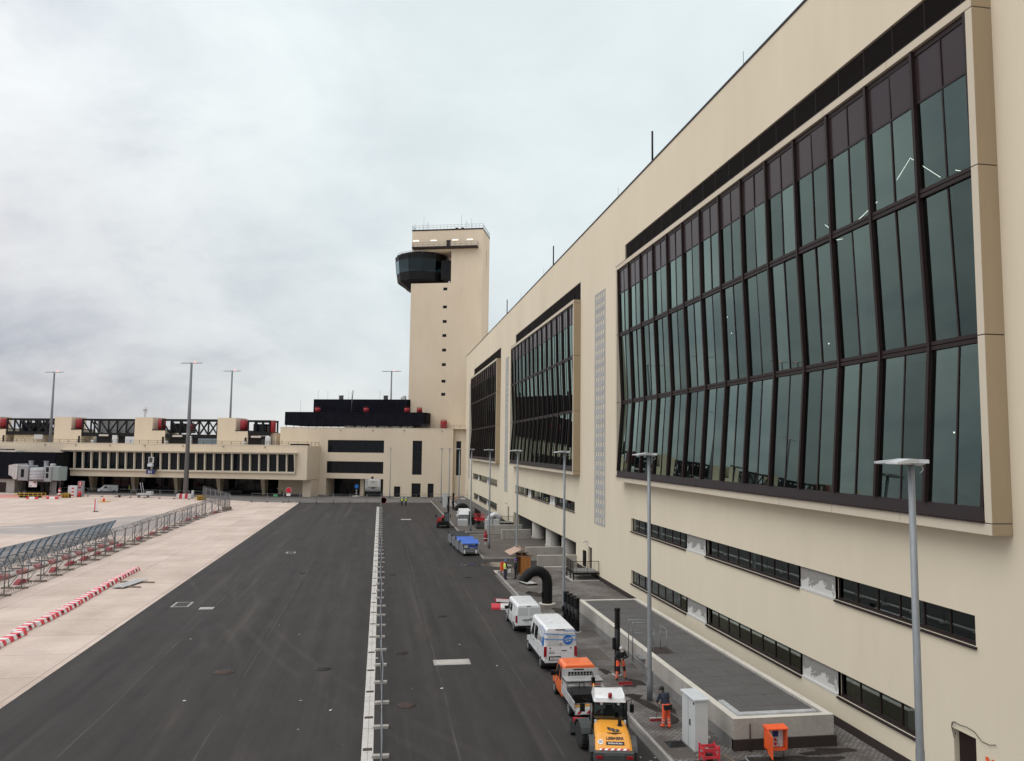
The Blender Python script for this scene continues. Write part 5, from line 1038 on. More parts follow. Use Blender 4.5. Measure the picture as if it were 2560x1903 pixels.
# ---- steel landings with stairs
def landing(x0,x1,y0,y1,z,lab):
    t=thing('steel_landing',lab,'landing',((x0+x1)/2,(y0+y1)/2,.15)); m=mbw(t); m.box(x0,y0,z-.14,x1,y1,z); m.build('deck',MA['black'],t); g=mbw(t); g.box(x0+.08,y0+.08,z+.001,x1-.02,y1-.08,z+.012); g.build('grating',MA['conc_dark'],t)
    for x,y in ((x0+.08,y0+.08),(x0+.08,y1-.1),(x0+.08,(y0+y1)/2)): mbw(t).box(x-.05,y-.05,.15,x+.05,y+.05,z-.141).build('leg',MA['black'],t)
    r=mbw(t)
    for a,b in (((x1-.05,y0+.04),(x0+.04,y0+.04)),((x0+.04,y0+.04),(x0+.04,y1-.04))):
        a=Vector((*a,z)); b=Vector((*b,z)); n=round((b-a).length/.14)
        for i in range(n+1): p=a.lerp(b,i/n); r.bar(p,p+Vector((0,0,1.08)),.018 if i%8 else .04)
        r.bar(a+Vector((0,0,1.08)),b+Vector((0,0,1.08)),.045); r.bar(a+Vector((0,0,.1)),b+Vector((0,0,.1)),.03)
    r.build('railing',MA['black'],t); s=mbw(t)
    for k in range(4): s.box(x1-1.5,y1+k*.27,z-.18*(k+1)-.04,x1-.1,y1+.25+k*.27,z-.18*(k+1))
    s.build('stair_tread',MA['black'],t); mbw(t).box(x0-.2,y0-.3,.15,x1+.05,y1+.2,.175).build('pad',MA['conc'],t)
landing(18.9,21.56,75.9,78.9,.92,'black steel landing with railings at the side door of the terminal'); landing(18.6,21.56,126.4,129.6,.95,'far black steel landing with railings past the driveway')
# ================================================================ vehicles (local frame: origin at the rear centre on the ground, +y forward)
def wheel(t,x,y,r,w,n=24,side=-1,name='wheel'):
    o=thing(name,None,None,(x,y,r)); o.parent=t
    m=MB(); m.lathe([(r*.62,-w/2),(r*.93,-w/2),(r,-w*.36),(r,w*.36),(r*.93,w/2),(r*.62,w/2)],n=n,axis='x'); m.build('tyre',MA['tyre'],o)
    k=MB(); k.lathe([(0,-w*.42),(r*.2,-w*.44),(r*.5,-w*.36),(r*.63,-w*.47)],n=n,axis='x'); k.lathe([(r*.63,w*.47),(r*.5,w*.36),(r*.2,w*.44),(0,w*.42)],n=n,axis='x')
    for i in range(6): a=R(60*i); k.bar((side*w*.44,r*.15*math.cos(a),r*.15*math.sin(a)),(side*w*.44,r*.58*math.cos(a),r*.58*math.sin(a)),.05)
    k.build('rim',MA['hub'],o); return o
def vring(y,wb,wm,wt,z0,zb,z1,c=.12):
    return [(-wb,y,z0),(-wm,y,z0+.25),(-wm,y,zb),(-wt,y,z1-c),(-wt+c*.9,y,z1),(wt-c*.9,y,z1),(wt,y,z1-c),(wm,y,zb),(wm,y,z0+.25),(wb,y,z0)]
def van(name,lab,cat,loc,rotz,Ln,H,w,zb,nose):
    t=thing(name,lab,cat,loc,rotz); h=w/2
    R_=[vring(0,h-.08,h-.03,h-.14,.42,zb,H-.03,.10),vring(.06,h-.05,h,h-.11,.36,zb,H)]
    for y in (1.2,2.4,3.4): R_.append(vring(y,h-.05,h,h-.11,.30,zb,H+.02))
    y=Ln-nose
    R_+= [vring(y-.35,h-.05,h,h-.12,.30,zb,H-.02),vring(y,h-.05,h,h-.18,.30,zb,H-.16),vring(y+.62,h-.05,h,h-.2,.30,zb-.1,zb+.12,.1),vring(Ln-.22,h-.08,h-.06,h-.2,.32,zb-.28,zb-.12,.1),vring(Ln,h-.25,h-.2,h-.32,.38,.75,zb-.35,.08)]
    m=MB(); m.loft(R_,smooth=False); b=m.build('body',MA['vanw'],t)
    bm=b.modifiers.new('bevel','BEVEL'); bm.width=.035; bm.segments=2; bm.limit_method='ANGLE'; bm.angle_limit=R(25)
    return t,R_
def side_pt(sx,y,z,h,zb,H):
    x=h if z<=zb else h-(z-zb)/(H-.12-zb)*.11
    return (sx*(x+.006),y,z)
def side_window(t,h,zb,H,y0,y1,z0,z1,sl0=0,sl1=0,name='side_window'):
    for sx in (-1,1):
        m=MB(); q=[side_pt(sx,y0+sl0*0,z0,h,zb,H),side_pt(sx,y1,z0,h,zb,H),side_pt(sx,y1-sl1,z1,h,zb,H),side_pt(sx,y0+sl0,z1,h,zb,H)]
        i=[(a-sx*.03,b_,c) for a,b_,c in q]; m.loft([i,q]); m.build(name,MA['vglass'],t)
# ---- big van
H2,W2,ZB2=2.5,1.98,1.25
t,_=van('tall_van','tall white panel van with blue stripes and a round blue sticker on its rear doors','van',(10.72,46.0,0),0,5.95,H2,W2,ZB2,1.55)
h=W2/2
for x in (-h+.10,h-.10):
    for y in (.95,4.95): wheel(t,x,y,.35,.24,side=1 if x>0 else -1)
m=MB(); m.box(-h+.02,-.07,.36,h-.02,.16,.52); m.box(-h-.012,1.35,.38,-h+.03,4.5,.60); m.box(h-.03,1.35,.38,h+.012,4.5,.60); m.box(-h-.012,-.03,.38,-h+.03,.5,.62); m.box(h-.03,-.03,.38,h+.012,.5,.62); m.build('bumper_trim',MA['blackp'],t)
for sx in (-1,1):
    MB().box(sx*(h-.0)-.0,-.035,.86,sx*(h-.16),.05,1.45).build('tail_light',MA['tail'],t)
    d=MB(); d.box(.012*sx,-.022,.58,sx*(h-.17),-.002,H2-.16); do=d.build('rear_door',MA['vanw'],t); dm=do.modifiers.new('bevel','BEVEL'); dm.width=.012; dm.segments=2
    MB().box(sx*.10,-.036,1.50,sx*(h-.22),-.0225,2.22).build('blank_window',MA['cabg'],do)
    MB().lathe([(.045,-.034),(.045,-.0225)],(sx*.62,0,1.36),14,'y').build('lock',MA['blackp'],do)
    for z in (.8,1.9): MB().box(sx*(h-.17),-.05,z,sx*(h-.09),-.0,z+.09).build('hinge',MA['cabg'],do)
    mr=MB(); mr.bbox(sx*(h+.10),3.72,1.30,sx*(h+.30),3.86,1.72,.03); mr.bar((sx*h,3.85,1.35),(sx*(h+.12),3.8,1.4),.07); mr.build('wing_mirror',MA['blackp'],t)
MB().box(.06,-.045,1.2,.36,-.0225,1.235).build('door_handle',MA['blackp'],t); MB().box(-.32,-.04,H2-.12,.26,-.0225,H2-.07).build('brake_light',MA['sill'],t)
m=MB(); m.box(-h+.29,-.036,.66,.02,-.0225,.90); m.build('plate_recess',MA['blackp'],t); MB().box(-.62,-.042,.70,-.02,-.0365,.83).build('number_plate',MA['wht'],t)
MB().lathe([(.09,-.045),(.09,-.0225)],(0,0,1.58),16,'y').build('round_badge',MA['hub'],t)
side_window(t,h,ZB2,H2,3.15,4.05,1.38,2.1,0,.45); side_window(t,h,ZB2,H2,2.05,2.95,1.35,2.12,.0,.0)
r=MB()
for i in range(9): x=-.64+i*.16; r.box(x-.02,.25,H2+.002,x+.02,4.0,H2+.032)
r.build('roof_rib',MA['vanw'],t); MB().box(-h+.12,.3,.22,h-.12,5.4,.40).build('underbody_shade_box',MA['blackp'],t)  # dark box added underneath to deepen the van's contact shadow
# livery
def stripe_y(za,zb_,x0=-h+.02,x1=h-.02,wd=.07,y=-.0385):
    m=MB(); m.quad((x0,y,za-wd/2),(x1,y,zb_-wd/2),(x1,y,zb_+wd/2),(x0,y,za+wd/2)); return m.build('blue_stripe',MA['lblue'],t,fix=False)
stripe_y(2.20,2.04); stripe_y(1.88,1.80); stripe_y(2.34,2.32,.2,h-.05,.05)
MB().lathe([(.285,-.042),(.285,-.039)],(.44,0,1.82),36,'y').build('round_sticker',MA['blue'],t)
FR_=lambda x,z,y=-.0445:face_M((x,y,z),(1,0,0),(0,0,1))
rot=Matrix.Rotation(R(8),4,'Z')
text('lettering','ACCESS',.125,MA['wht'],t,FR_(.44,1.88)@rot,shear=.25); text('lettering','NOW!',.125,MA['wht'],t,FR_(.45,1.75)@rot,shear=.25)
text('lettering','GEARS',.13,MA['ink'],t,FR_(-.52,1.08,-.026)); text('lettering','Rental Tools',.05,MA['ink'],t,FR_(-.55,1.2,-.026)); m=MB(); m.box(-.25,-.026,1.06,.65,-.0225,1.072); m.build('pinstripe',MA['cabg'],t)
text('lettering','GEA 7177',.12,MA['ink'],t,FR_(-.32,.765,-.044))
sm=face_M((-h-.006,1.25,1.66),(0,-1,0),(.13,0,1)); text('lettering','GEARS',.50,MA['ink'],t,face_M((-h+.035,1.42,1.62),(0,-1,0),(.10,0,1)),xs=.8)
MB().lathe([(.27,-.003),(.27,.0)],(0,0,0),30,'x').build('round_sticker',MA['blue'],t,loc=(-h+.012,.42,1.66)).rotation_euler=(0,R(5.5),0)
for (ya,za,yb,zb2) in ((.05,2.2,1.1,2.44),(.05,1.88,1.9,2.3)):
    m=MB(); q=[side_pt(-1,ya,za-.03,h,ZB2,H2),side_pt(-1,yb,zb2-.03,h,ZB2,H2),side_pt(-1,yb,zb2+.03,h,ZB2,H2),side_pt(-1,ya,za+.03,h,ZB2,H2)]; m.quad(*[(a-.004,b_,c) for a,b_,c in q]); m.build('blue_stripe',MA['lblue'],t,fix=False)
MB().box(-h-.008,2.05,.72,-h+.0,4.3,.75).build('side_moulding',MA['vanw'],t); MB().box(-h-.02,3.05,1.12,-h,3.2,1.16).build('door_handle',MA['blackp'],t)
m=MB()
for y in (1.98,3.02,4.12): m.box(-h-.0015,y,.64,-h+.004,y+.014,1.24)
m.box(-h-.0015,.62,1.255,-h+.004,1.95,1.267); m.build('door_seam',MA['sill'],t)
# ---- small van
H1,W1,ZB1=1.93,1.9,1.05
t,_=van('small_van','smaller plain white panel van parked in front of the tall van','van',(10.68,55.75,0),0,4.9,H1,W1,ZB1,1.5)
h=W1/2
for x in (-h+.1,h-.1):
    for y in (.85,3.95): wheel(t,x,y,.33,.22,side=1 if x>0 else -1)
MB().box(-h+.03,-.06,.36,h-.03,.15,.5).build('bumper_trim',MA['blackp'],t)
for sx in (-1,1):
    MB().box(sx*(h+.004),-.03,.72,sx*(h-.13),.06,1.2).build('tail_light',MA['tail'],t); d=MB(); d.box(.01*sx,-.02,.55,sx*(h-.15),-.002,H1-.13); do=d.build('rear_door',MA['vanw'],t); MB().box(sx*.06,-.032,1.2,sx*(h-.2),-.0205,1.74).build('blank_window',MA['cabg'],do)
    mr=MB(); mr.bbox(sx*(h+.06),3.05,1.08,sx*(h+.25),3.2,1.3,.03); mr.build('wing_mirror',MA['blackp'],t)
MB().box(-.45,-.035,.86,.45,-.0205,.93).build('plate_trim',MA['blackp'],t); MB().box(-.42,-.03,.70,.10,-.0205,.84).build('number_plate',MA['wht'],t); text('lettering','F HB 61',.10,MA['ink'],t,face_M((-.16,-.033,.77),(1,0,0),(0,0,1))); MB().box(.05,-.04,1.0,.28,-.0205,1.03).build('door_handle',MA['blackp'],t); MB().box(-.16,-.03,H1-.11,.16,-.002,H1-.07).build('brake_light',MA['sill'],t)
side_window(t,h,ZB1,H1,2.65,3.6,1.12,1.66,0,.5); side_window(t,h,ZB1,H1,1.75,2.5,1.14,1.68,0,0)
r=MB()
for j in (0,1):
    for i in range(5): x=-.56+i*.28; r.box(x-.09,.35+j*1.15,H1+.003,x+.09,1.35+j*1.15,H1+.018)
r.build('roof_panel',MA['vanw'],t); MB().box(-h+.12,.3,.20,h-.12,4.5,.40).build('underbody_shade_box',MA['blackp'],t)  # dark box added here too, to darken the space below the van
m=MB()
for y in (1.70,2.56,3.62): m.box(-h-.0015,y,.5,-h+.004,y+.014,1.04)
m.build('door_seam',MA['sill'],t); MB().box(-h-.015,2.62,.95,-h,2.78,.98).build('door_handle',MA['blackp'],t)
# ---- orange pickup with aluminium bed
t=thing('pickup_truck','bright orange flatbed pickup with an aluminium toolbox on its bed','truck',(10.35,37.25,0),R(-1)); h=.95
for x in (-h+.1,h-.1):
    for y in (1.32,4.78): wheel(t,x,y,.34,.23,side=1 if x>0 else -1)
m=MB(); m.loft([vring(3.05,h-.05,h,h-.13,.34,1.05,1.90),vring(3.12,h-.04,h,h-.12,.34,1.05,1.95),vring(4.3,h-.04,h,h-.13,.34,1.05,1.96),vring(4.62,h-.04,h,h-.16,.34,1.05,1.86),vring(5.2,h-.04,h,h-.18,.34,.98,1.14,.09),vring(5.62,h-.1,h-.08,h-.22,.36,.8,.95,.08)])
o=m.build('cab',MA['orange'],t); bv=o.modifiers.new('bevel','BEVEL'); bv.width=.04; bv.segments=2; bv.limit_method='ANGLE'; bv.angle_limit=R(25)
side_window(t,h,1.05,1.95,3.75,4.6,1.12,1.72,0,.35); side_window(t,h,1.05,1.95,3.2,3.62,1.12,1.72,0,0)
m=MB()
for i in range(5): x=-.56+i*.28; m.box(x-.03,3.3,1.952,x+.03,4.25,1.972)
m.build('roof_rib',MA['orange'],t)
MB().box(-h-.02,3.9,.98,-h+.0,4.0,1.02).build('door_handle',MA['blackp'],t)
for sx in (-1,1): MB().bbox(sx*(h+.05),4.4,1.05,sx*(h+.22),4.55,1.3,.03).build('wing_mirror',MA['blackp'],t)
text('lettering','72',.2,MA['wht'],t,face_M((-h-.005,4.55,.82),(0,-1,0),(0,0,1)))
hb=MB(); hb.box(-h,2.92,.9,h,2.97,1.78); hb.build('headboard',MA['alu'],t); g=MB()
for j in range(2):
    for i in range(8): x=-.62+i*.16; g.box(x,2.905,1.38+j*.13,x+.12,2.9195,1.49+j*.13)
g.box(-.35,2.905,1.7,.2,2.9195,1.76); g.build('headboard_grille',MA['blackp'],t)
bd=MB(); bd.box(-h,0,.60,h,2.9,.68)
for i in range(22): y=.06+i*.13; bd.box(-h+.05,y,.681,h-.05,y+.07,.69)
bd.build('bed_floor',MA['alu'],t)
for sx in (-1,1):
    d=MB(); d.box(sx*(h+.03),.0,.62,sx*(h),2.9,1.0); do=d.build('dropside',MA['alu'],t); MB().box(sx*(h+.035),0,1.001,sx*(h-.01),2.9,1.03).build('edge_rail',MA['galvl'],do)
MB().box(-h,-.03,.45,h,.0,.685).build('tailgate_lowered',MA['alu'],t)
z_=MB()
for i in range(4): x=-.85+i*.45; z_.add([(x,-.036,.5),(x+.16,-.036,.5),(x+.30,-.036,.66),(x+.14,-.036,.66)],[(0,1,2,3)])
z_.build('warning_stripe',MA['signr'],t,fix=False); MB().box(-.9,-.034,.49,.9,-.0305,.67).build('warning_board',MA['wht'],t)
MB().box(-.8,.15,.34,.8,2.8,.599).build('chassis',MA['blackp'],t); MB().box(-h+.02,-.02,.42,-h+.25,.06,.52).build('tail_light',MA['tail'],t)
tb=MB(); tb.box(-.90,2.05,.69,.90,2.86,1.34); tb.build('toolbox',MA['alu'],t); lid=MB(); lid.box(-.95,1.98,1.342,.95,2.9,1.40,m=1)
for i in range(24): x=-.93+i*.08; lid.box(x,1.975,1.401,x+.048,2.905,1.435)
lid.build('toolbox_lid',[MA['alu'],MA['mgrey']],t); MB().box(-.86,2.040,.72,.86,2.0495,1.14).build('toolbox_front',MA['mgrey'],t); q=MB()
for (x0,x1) in ((-.82,-.42),(.12,.84)):
    i=0
    x=x0
    while x<x1:
        for z in (.78,.88,.98,1.08): q.box(x,2.030,z,x+.04,2.0395,z+.04)
        x+=.085
q.build('toolbox_perforation',MA['hub'],t); MB().box(-.8,2.035,1.18,-.45,2.049,1.24).build('label_plate',MA['wht'],t); MB().box(.3,2.035,1.2,.85,2.049,1.25).build('label_plate',MA['signr'],t)
# things lying on the bed
t=thing('plastic_tub','black plastic tub lying on the pickup bed','tub',(10.1,38.45,.69)); MB().loft([[(-.5,-.35,0),(.5,-.35,0),(.5,.35,0),(-.5,.35,0)],[(-.58,-.42,.45),(.58,-.42,.45),(.45,.42,.55),(-.45,.42,.55)]],cap=True).build('tub',MA['blackp'],t); MB().tube([(-.12,.2,.55),(-.12,.25,.8),(.12,.25,.8),(.12,.2,.55)],.025,6).build('handle',MA['blackp'],t)
t=thing('shovel','long-handled shovel with a yellow shaft standing upright in the pickup bed','shovel',(10.72,38.7,.69)); MB().tube([(0,-.1,0),(0,.05,.75)],.035,7).build('shaft',MA['yell'],t); MB().tube([(0,.05,.75),(-.02,.12,1.25)],.022,7).build('handle',MA['blackp'],t); MB().loft([[(-.09,.04,.72),(.09,.04,.72),(.09,.08,.72),(-.09,.08,.72)],[(-.1,.1,1.02),(.1,.1,1.02),(.1,.14,1.02),(-.1,.14,1.02)]]).build('blade',MA['blackp'],t)
t=thing('fuel_can','red and pale can lying on the pickup bed beside the tub','can',(10.95,38.0,.69),R(20)); MB().box(-.28,-.12,0,0,.12,.18).build('red_half',MA['signr'],t); MB().box(.002,-.12,0,.3,.12,.18).build('pale_half',MA['dirtywhite'],t)
t=thing('timber_batten','yellow timber battens lying across the end of the pickup bed','timber',(9.85,37.7,.70),R(4)); [MB().bar((-.4,y,.03),(.45,y+.06,.03),.06,.05).build('batten',MA['wood'] if i else MA['yell'],t) for i,y in enumerate((-.08,.05,.2))]
# ---- yellow wheel loader
t=thing('wheel_loader','yellow and grey wheel loader with a white cab roof at the kerb','loader',(9.56,31.35,0),R(-11))
for x,y,rz in ((-.72,1.0,0),(.72,1.0,0),(-1.06,3.0,13),(.38,3.25,13)):
    w_=wheel(t,x,y,.56,.42,n=28,side=1 if x>0 else -1); w_.rotation_euler=(0,0,R(rz))
    tm=MB()
    for i in range(18): a=R(20*i); tm.bar((-.2,.555*math.cos(a),.555*math.sin(a)),(.2,.555*math.cos(a+.14),.555*math.sin(a+.14)),.05,.035)
    tm.build('tread',MA['tyre'],w_)
    f=MB(); rr=.66; pr=[(rr*math.cos(R(a)),rr*math.sin(R(a))) for a in range(20,161,20)]; pin=[((rr-.05)*math.cos(R(a)),(rr-.05)*math.sin(R(a))) for a in range(160,19,-20)]
    f.M=Matrix.Translation((x,y,.56))@Matrix.Rotation(R(rz),4,'Z'); f.prism(pr+pin,-.25,.25,'x'); f.build('mudguard',MA['mgrey'],t)
m=MB(); m.loft([[(-.80,.02,.50),(.80,.02,.50),(.80,.06,.88),(-.80,.06,.88)],[(-.84,.5,.46),(.84,.5,.46),(.84,.5,.90),(-.84,.5,.90)]]); m.box(-.42,-.03,.42,.42,.02,.84); o=m.build('counterweight',MA['mgrey'],t); bv=o.modifiers.new('bevel','BEVEL'); bv.width=.04; bv.segments=2
for sx in (-1,1): MB().box(sx*.74,-.0,.66,sx*.48,.05,.76).build('tail_light',MA['tail'],t)
m=MB()
def hr(y,w,wt,z0,z1,c=.10): return [(-w,y,z0),(-w,y,z1-c*1.6),(-wt,y,z1-c*.3),(-wt+.16,y,z1),(wt-.16,y,z1),(wt,y,z1-c*.3),(w,y,z1-c*1.6),(w,y,z0)]
m.loft([hr(.26,.74,.66,.80,.88,.03),hr(.34,.75,.66,.7,.98,.05),hr(.82,.74,.64,.7,1.38),hr(1.3,.71,.60,.7,1.46),hr(2.0,.68,.58,.7,1.53)]); hood=m.build('engine_hood',MA['yell'],t); bv=hood.modifiers.new('bevel','BEVEL'); bv.width=.03; bv.segments=2; bv.limit_method='ANGLE'; bv.angle_limit=R(20)
MB().box(-.6,.45,.45,.6,2.2,.72).build('rear_frame',MA['mgrey'],t); MB().box(-.35,2.2,.45,.35,4.0,.85).build('front_frame',MA['yell'],t)
# lettering on the sloping tail of the hood
upl=Vector((0,.48,.40)).normalized(); nl=Vector((1,0,0)).cross(upl)
def tail(x,s,off): return tuple(Vector((x,.34+.48*s,.98+.40*s))+nl*off)
text('lettering','LIEBHERR',.165,MA['ink'],t,face_M(tail(.07,.62,.012),(1,0,0),upl),xs=1.02,bold=.035)
pb=MB(); pb.M=face_M(tail(.07,.28,.003),(1,0,0),upl); pb.box(-.37,-.075,0,.37,.075,.010); pb.build('dealer_plate',MA['plinth'],t); text('lettering','bickhardt bau',.105,MA['wht'],t,face_M(tail(.07,.28,.016),(1,0,0),upl))
sb=MB(); sb.M=face_M(tail(-.52,.38,.004),(1,0,0),upl); sb.lathe([(.11,0),(.11,.008)],n=26); sb.build('speed_badge',MA['wht'],t); text('lettering','20',.15,MA['ink'],t,face_M(tail(-.52,.38,.015),(1,0,0),upl))
z_=MB(); z_.M=face_M((0,.30,.925),(1,0,0),upl)
z_.box(-.58,-.045,.004,.58,.03,.014,m=0)
for i in range(5): x=-.52+i*.25; z_.add([(x,-.043,.017),(x+.12,-.043,.017),(x+.18,.028,.017),(x+.06,.028,.017)],[(0,1,2,3)],m=1)
z_.build('warning_strip',[MA['wht'],MA['signr']],t,fix=False)
# three-leaf emblem on the hood top
lg=MB(); up2=Vector((0,.48,.08)).normalized(); n2=Vector((1,0,0)).cross(up2); lg.M=face_M(tuple(Vector((.03,1.05,1.425))+n2*.012),(1,0,0),up2)
def leaf(cx,cy,rx,ry,a0,a1): lg.add([(cx,cy,0)]+[(cx+rx*math.cos(R(a0+(a1-a0)*i/14)),cy+ry*math.sin(R(a0+(a1-a0)*i/14)),0) for i in range(15)],[tuple(range(16))])
leaf(-.09,.19,.14,.26,180,270); lg.add([(-.23,.19,0),(-.23,.24,0),(-.09,.15,0),(-.09,.0,0)],[(0,1,2,3)])
lg.add([(-.07,.13,0),(-.07,-.06,0),(.0,-.07,0),(.07,-.02,0),(.09,.06,0),(.04,.12,0)],[(0,1,2,3,4,5)]); lg.add([(.11,.05,0),(.11,-.17,0),(.19,-.17,0),(.26,-.1,0),(.27,-.01,0),(.20,.05,0)],[(0,1,2,3,4,5)]); lg.add([(-.06,-.08,0),(.02,-.16,0),(.09,-.17,0),(.09,-.03,0)],[(0,1,2,3)])
lg.build('leaf_emblem',MA['mgrey'],t,fix=False)
MB().lathe([(.075,0),(.075,.22),(.06,.23)],(.36,1.45,1.48),14).build('exhaust',MA['blackp'],t); MB().lathe([(.12,0),(.12,.02)],(.36,1.45,1.475),14).build('exhaust_collar',MA['mgrey'],t)
m=MB(); m.prism([(-.26,0),(.26,0),(.32,.03),(0,-.055),(-.32,.03)],.0,.02,'z'); m.build('hood_grip',MA['mgrey'],t,loc=(.06,.80,1.378))
for sx in (-1,1): MB().box(sx*.665,1.78,1.40,sx*.58,1.92,1.55).build('hood_lamp',MA['lampw'],t); MB().box(sx*.735,.75,.9,sx*.752,1.7,1.25).build('side_grille',MA['mgrey'],t)
# cab
cm=MB()
for x in (-.74,.74):
    for y in (2.02,3.28): cm.bar((x,y,.95),(x*.93,y+(.05 if y<3 else -.1),2.28),.08)
cm.box(-.76,2.0,.85,.76,3.3,1.02); cm.box(-.70,2.02,2.2,.70,2.1,2.28); cm.box(-.73,2.0,1.02,.73,2.05,1.5); cm.build('cab_frame',MA['blackp'],t)
for pts in ([(-.70,2.045,1.5),(.70,2.045,1.5),(.66,2.075,2.2),(-.66,2.075,2.2)],[(-.745,2.06,1.0),(-.745,3.24,1.0),(-.69,3.16,2.22),(-.69,2.08,2.22)],[(.745,2.06,1.0),(.745,3.24,1.0),(.69,3.16,2.22),(.69,2.08,2.22)],[(-.72,3.28,1.0),(.72,3.28,1.0),(.67,3.18,2.22),(-.67,3.18,2.22)]): m=MB(); m.quad(*pts); m.build('cab_window',MA['win_glass'],t,fix=False)
m=MB(); m.box(-.26,2.35,1.0,.26,2.8,1.3); m.box(-.25,2.3,1.3,.25,2.42,1.85); m.box(-.16,2.31,1.86,.16,2.39,2.02); m.build('seat',MA['blackp'],t); MB().tube([(0,3.05,1.0),(0,2.95,1.45)],.04,6).lathe([(.19,0),(.2,.03),(.17,.03)],(0,2.93,1.45),14).build('steering_wheel',MA['blackp'],t)
m=MB(); m.loft([[(-.66,1.86,2.28),(.66,1.86,2.28),(.70,2.1,2.28),(.70,3.2,2.28),(.62,3.42,2.28),(-.62,3.42,2.28),(-.70,3.2,2.28),(-.70,2.1,2.28)],[(-.58,1.90,2.44),(.58,1.90,2.44),(.64,2.12,2.50),(.64,3.2,2.52),(.55,3.38,2.44),(-.55,3.38,2.44),(-.64,3.2,2.52),(-.64,2.12,2.50)]]); m.build('cab_roof',MA['vanw'],t)
m=MB()
for i in range(14): x=-.47+i*.07; m.lathe([(.02,2.521),(.02,2.526)],(x,3.1,0),8)
m.build('roof_vent_holes',MA['blackp'],t); MB().tube([(0,2.0,2.3),(0,1.9,2.46)],.025,6).build('beacon_stem',MA['blackp'],t); MB().lathe([(.085,0),(.09,.16),(.06,.2),(0,.205)],(0,1.9,2.46),14).build('beacon',MA['tail'],t)
for sx in (-1,1): MB().lathe([(.06,-.04),(.065,.02)],(sx*.36,1.98,2.2),12,'y').build('work_light',MA['lampw'],t); MB().tube([(sx*.7,3.1,1.9),(sx*1.05,3.2,2.0),(sx*1.08,3.2,1.7)],.018,5).bbox(sx*1.0,3.18,1.45,sx*1.18,3.24,1.8,.02).build('wing_mirror',MA['blackp'],t)
m=MB(); m.tube([(-.80,2.0,1.0),(-.80,1.95,2.2)],.02,6); m.tube([(.80,2.0,1.0),(.80,1.95,2.2)],.02,6); m.build('grab_rail',MA['galv'],t)
# lift arms and bucket
m=MB(); [m.bar((x-.35,3.3,1.1),(x-.55,4.35,.45),.1,.2) for x in (-.4,.4)]; m.bar((-.35,3.4,1.0),(-.55,4.3,.9),.12); m.build('lift_arm',MA['mgrey'],t)
m=MB(); m.loft([[(x,4.4,.75),(x,4.32,.15),(x,4.9,.03),(x,4.95,.06),(x,4.45,.2),(x,4.48,.72)] for x in (-1.55,.35)]); [m.box(x-.02,4.4,.05,x+.02,4.85,.6) for x in (-1.55,.35)]; m.build('bucket',MA['mgrey'],t); MB().box(-1.45,4.1,.7,.3,4.25,.85).build('quick_coupler',MA['signr'],t)
# ---- luggage carts
def cart(label,mat,loc,rz):
    t=thing('luggage_cart',label,'luggage cart',loc,R(rz),'covered luggage carts in a train'); w_,l=.98,2.3
    for x in (-.75,.75):
        for y in (.45,1.85): wheel(t,x,y,.2,.14,n=14)
    MB().box(-w_,0,.28,w_,l,.42).build('chassis',MA['mgrey'],t)
    m=MB(); [m.box(x-.03,y-.03,.42,x+.03,y+.03,1.62) for x in (-w_+.03,w_-.03) for y in (.06,l-.06)]; m.box(-w_,.03,.95,w_,.07,.99); m.build('cage_post',MA['galvl'],t)
    MB().box(-w_,.05,.42,-w_+.03,l-.05,1.4).build('side_panel',MA['galv'],t); MB().box(w_-.03,.05,.42,w_,l-.05,1.4).build('side_panel',MA['galv'],t); MB().box(-w_+.1,.0,.45,w_-.1,.03,.82).build('end_panel',MA['galv'],t)
    r=MB(); r.loft([[(-w_-.08,-.1,1.42),(w_+.08,-.1,1.42),(w_+.08,-.1,1.50),(-w_-.08,-.1,1.50)],[(-w_-.08,l*.45,1.82),(w_+.08,l*.45,1.82),(w_+.08,l*.45,1.88),(-w_-.08,l*.45,1.88)],[(-w_-.08,l+.05,1.55),(w_+.08,l+.05,1.55),(w_+.08,l+.05,1.60),(-w_-.08,l+.05,1.60)]])
    for i in range(8): x=-w_+.12+i*.25; r.bar((x,-.1,1.5),(x,l*.45,1.9),.05)
    r.build('canopy',MA[mat],t)
    for x in (-w_-.1,w_+.1): MB().lathe([(.07,-.05),(.07,.05)],(x,-.1,1.5),8,'y').build('corner_buffer',MA['lampw'],t)
    for x in (-.72,.72): MB().box(x-.09,-.012,.30,x+.09,-.0005,.72).build('reflector',MA['wht'],t)
    MB().box(-.75,-.005,.98,-.3,.02,1.28).build('notice_plate',MA['cabg'],t); MB().box(-.25,.2,.9,.85,.25,1.25).build('inner_curtain',MA[mat],t); MB().bar((0,l,.35),(0,l+.6,.3),.07).build('drawbar',MA['mgrey'],t); return t
cart('luggage cart with a bright blue canopy at the near end of the row','bluec',(11.0,95.3,0),3); cart('second luggage cart with a blue canopy, behind the nearest one','bluec',(10.8,98.3,0),4); cart('luggage cart with a black canopy just behind the blue ones','darkc',(10.65,101.6,0),3); cart('luggage cart with a black canopy at the far end of the row','darkc',(10.45,105,0),4)
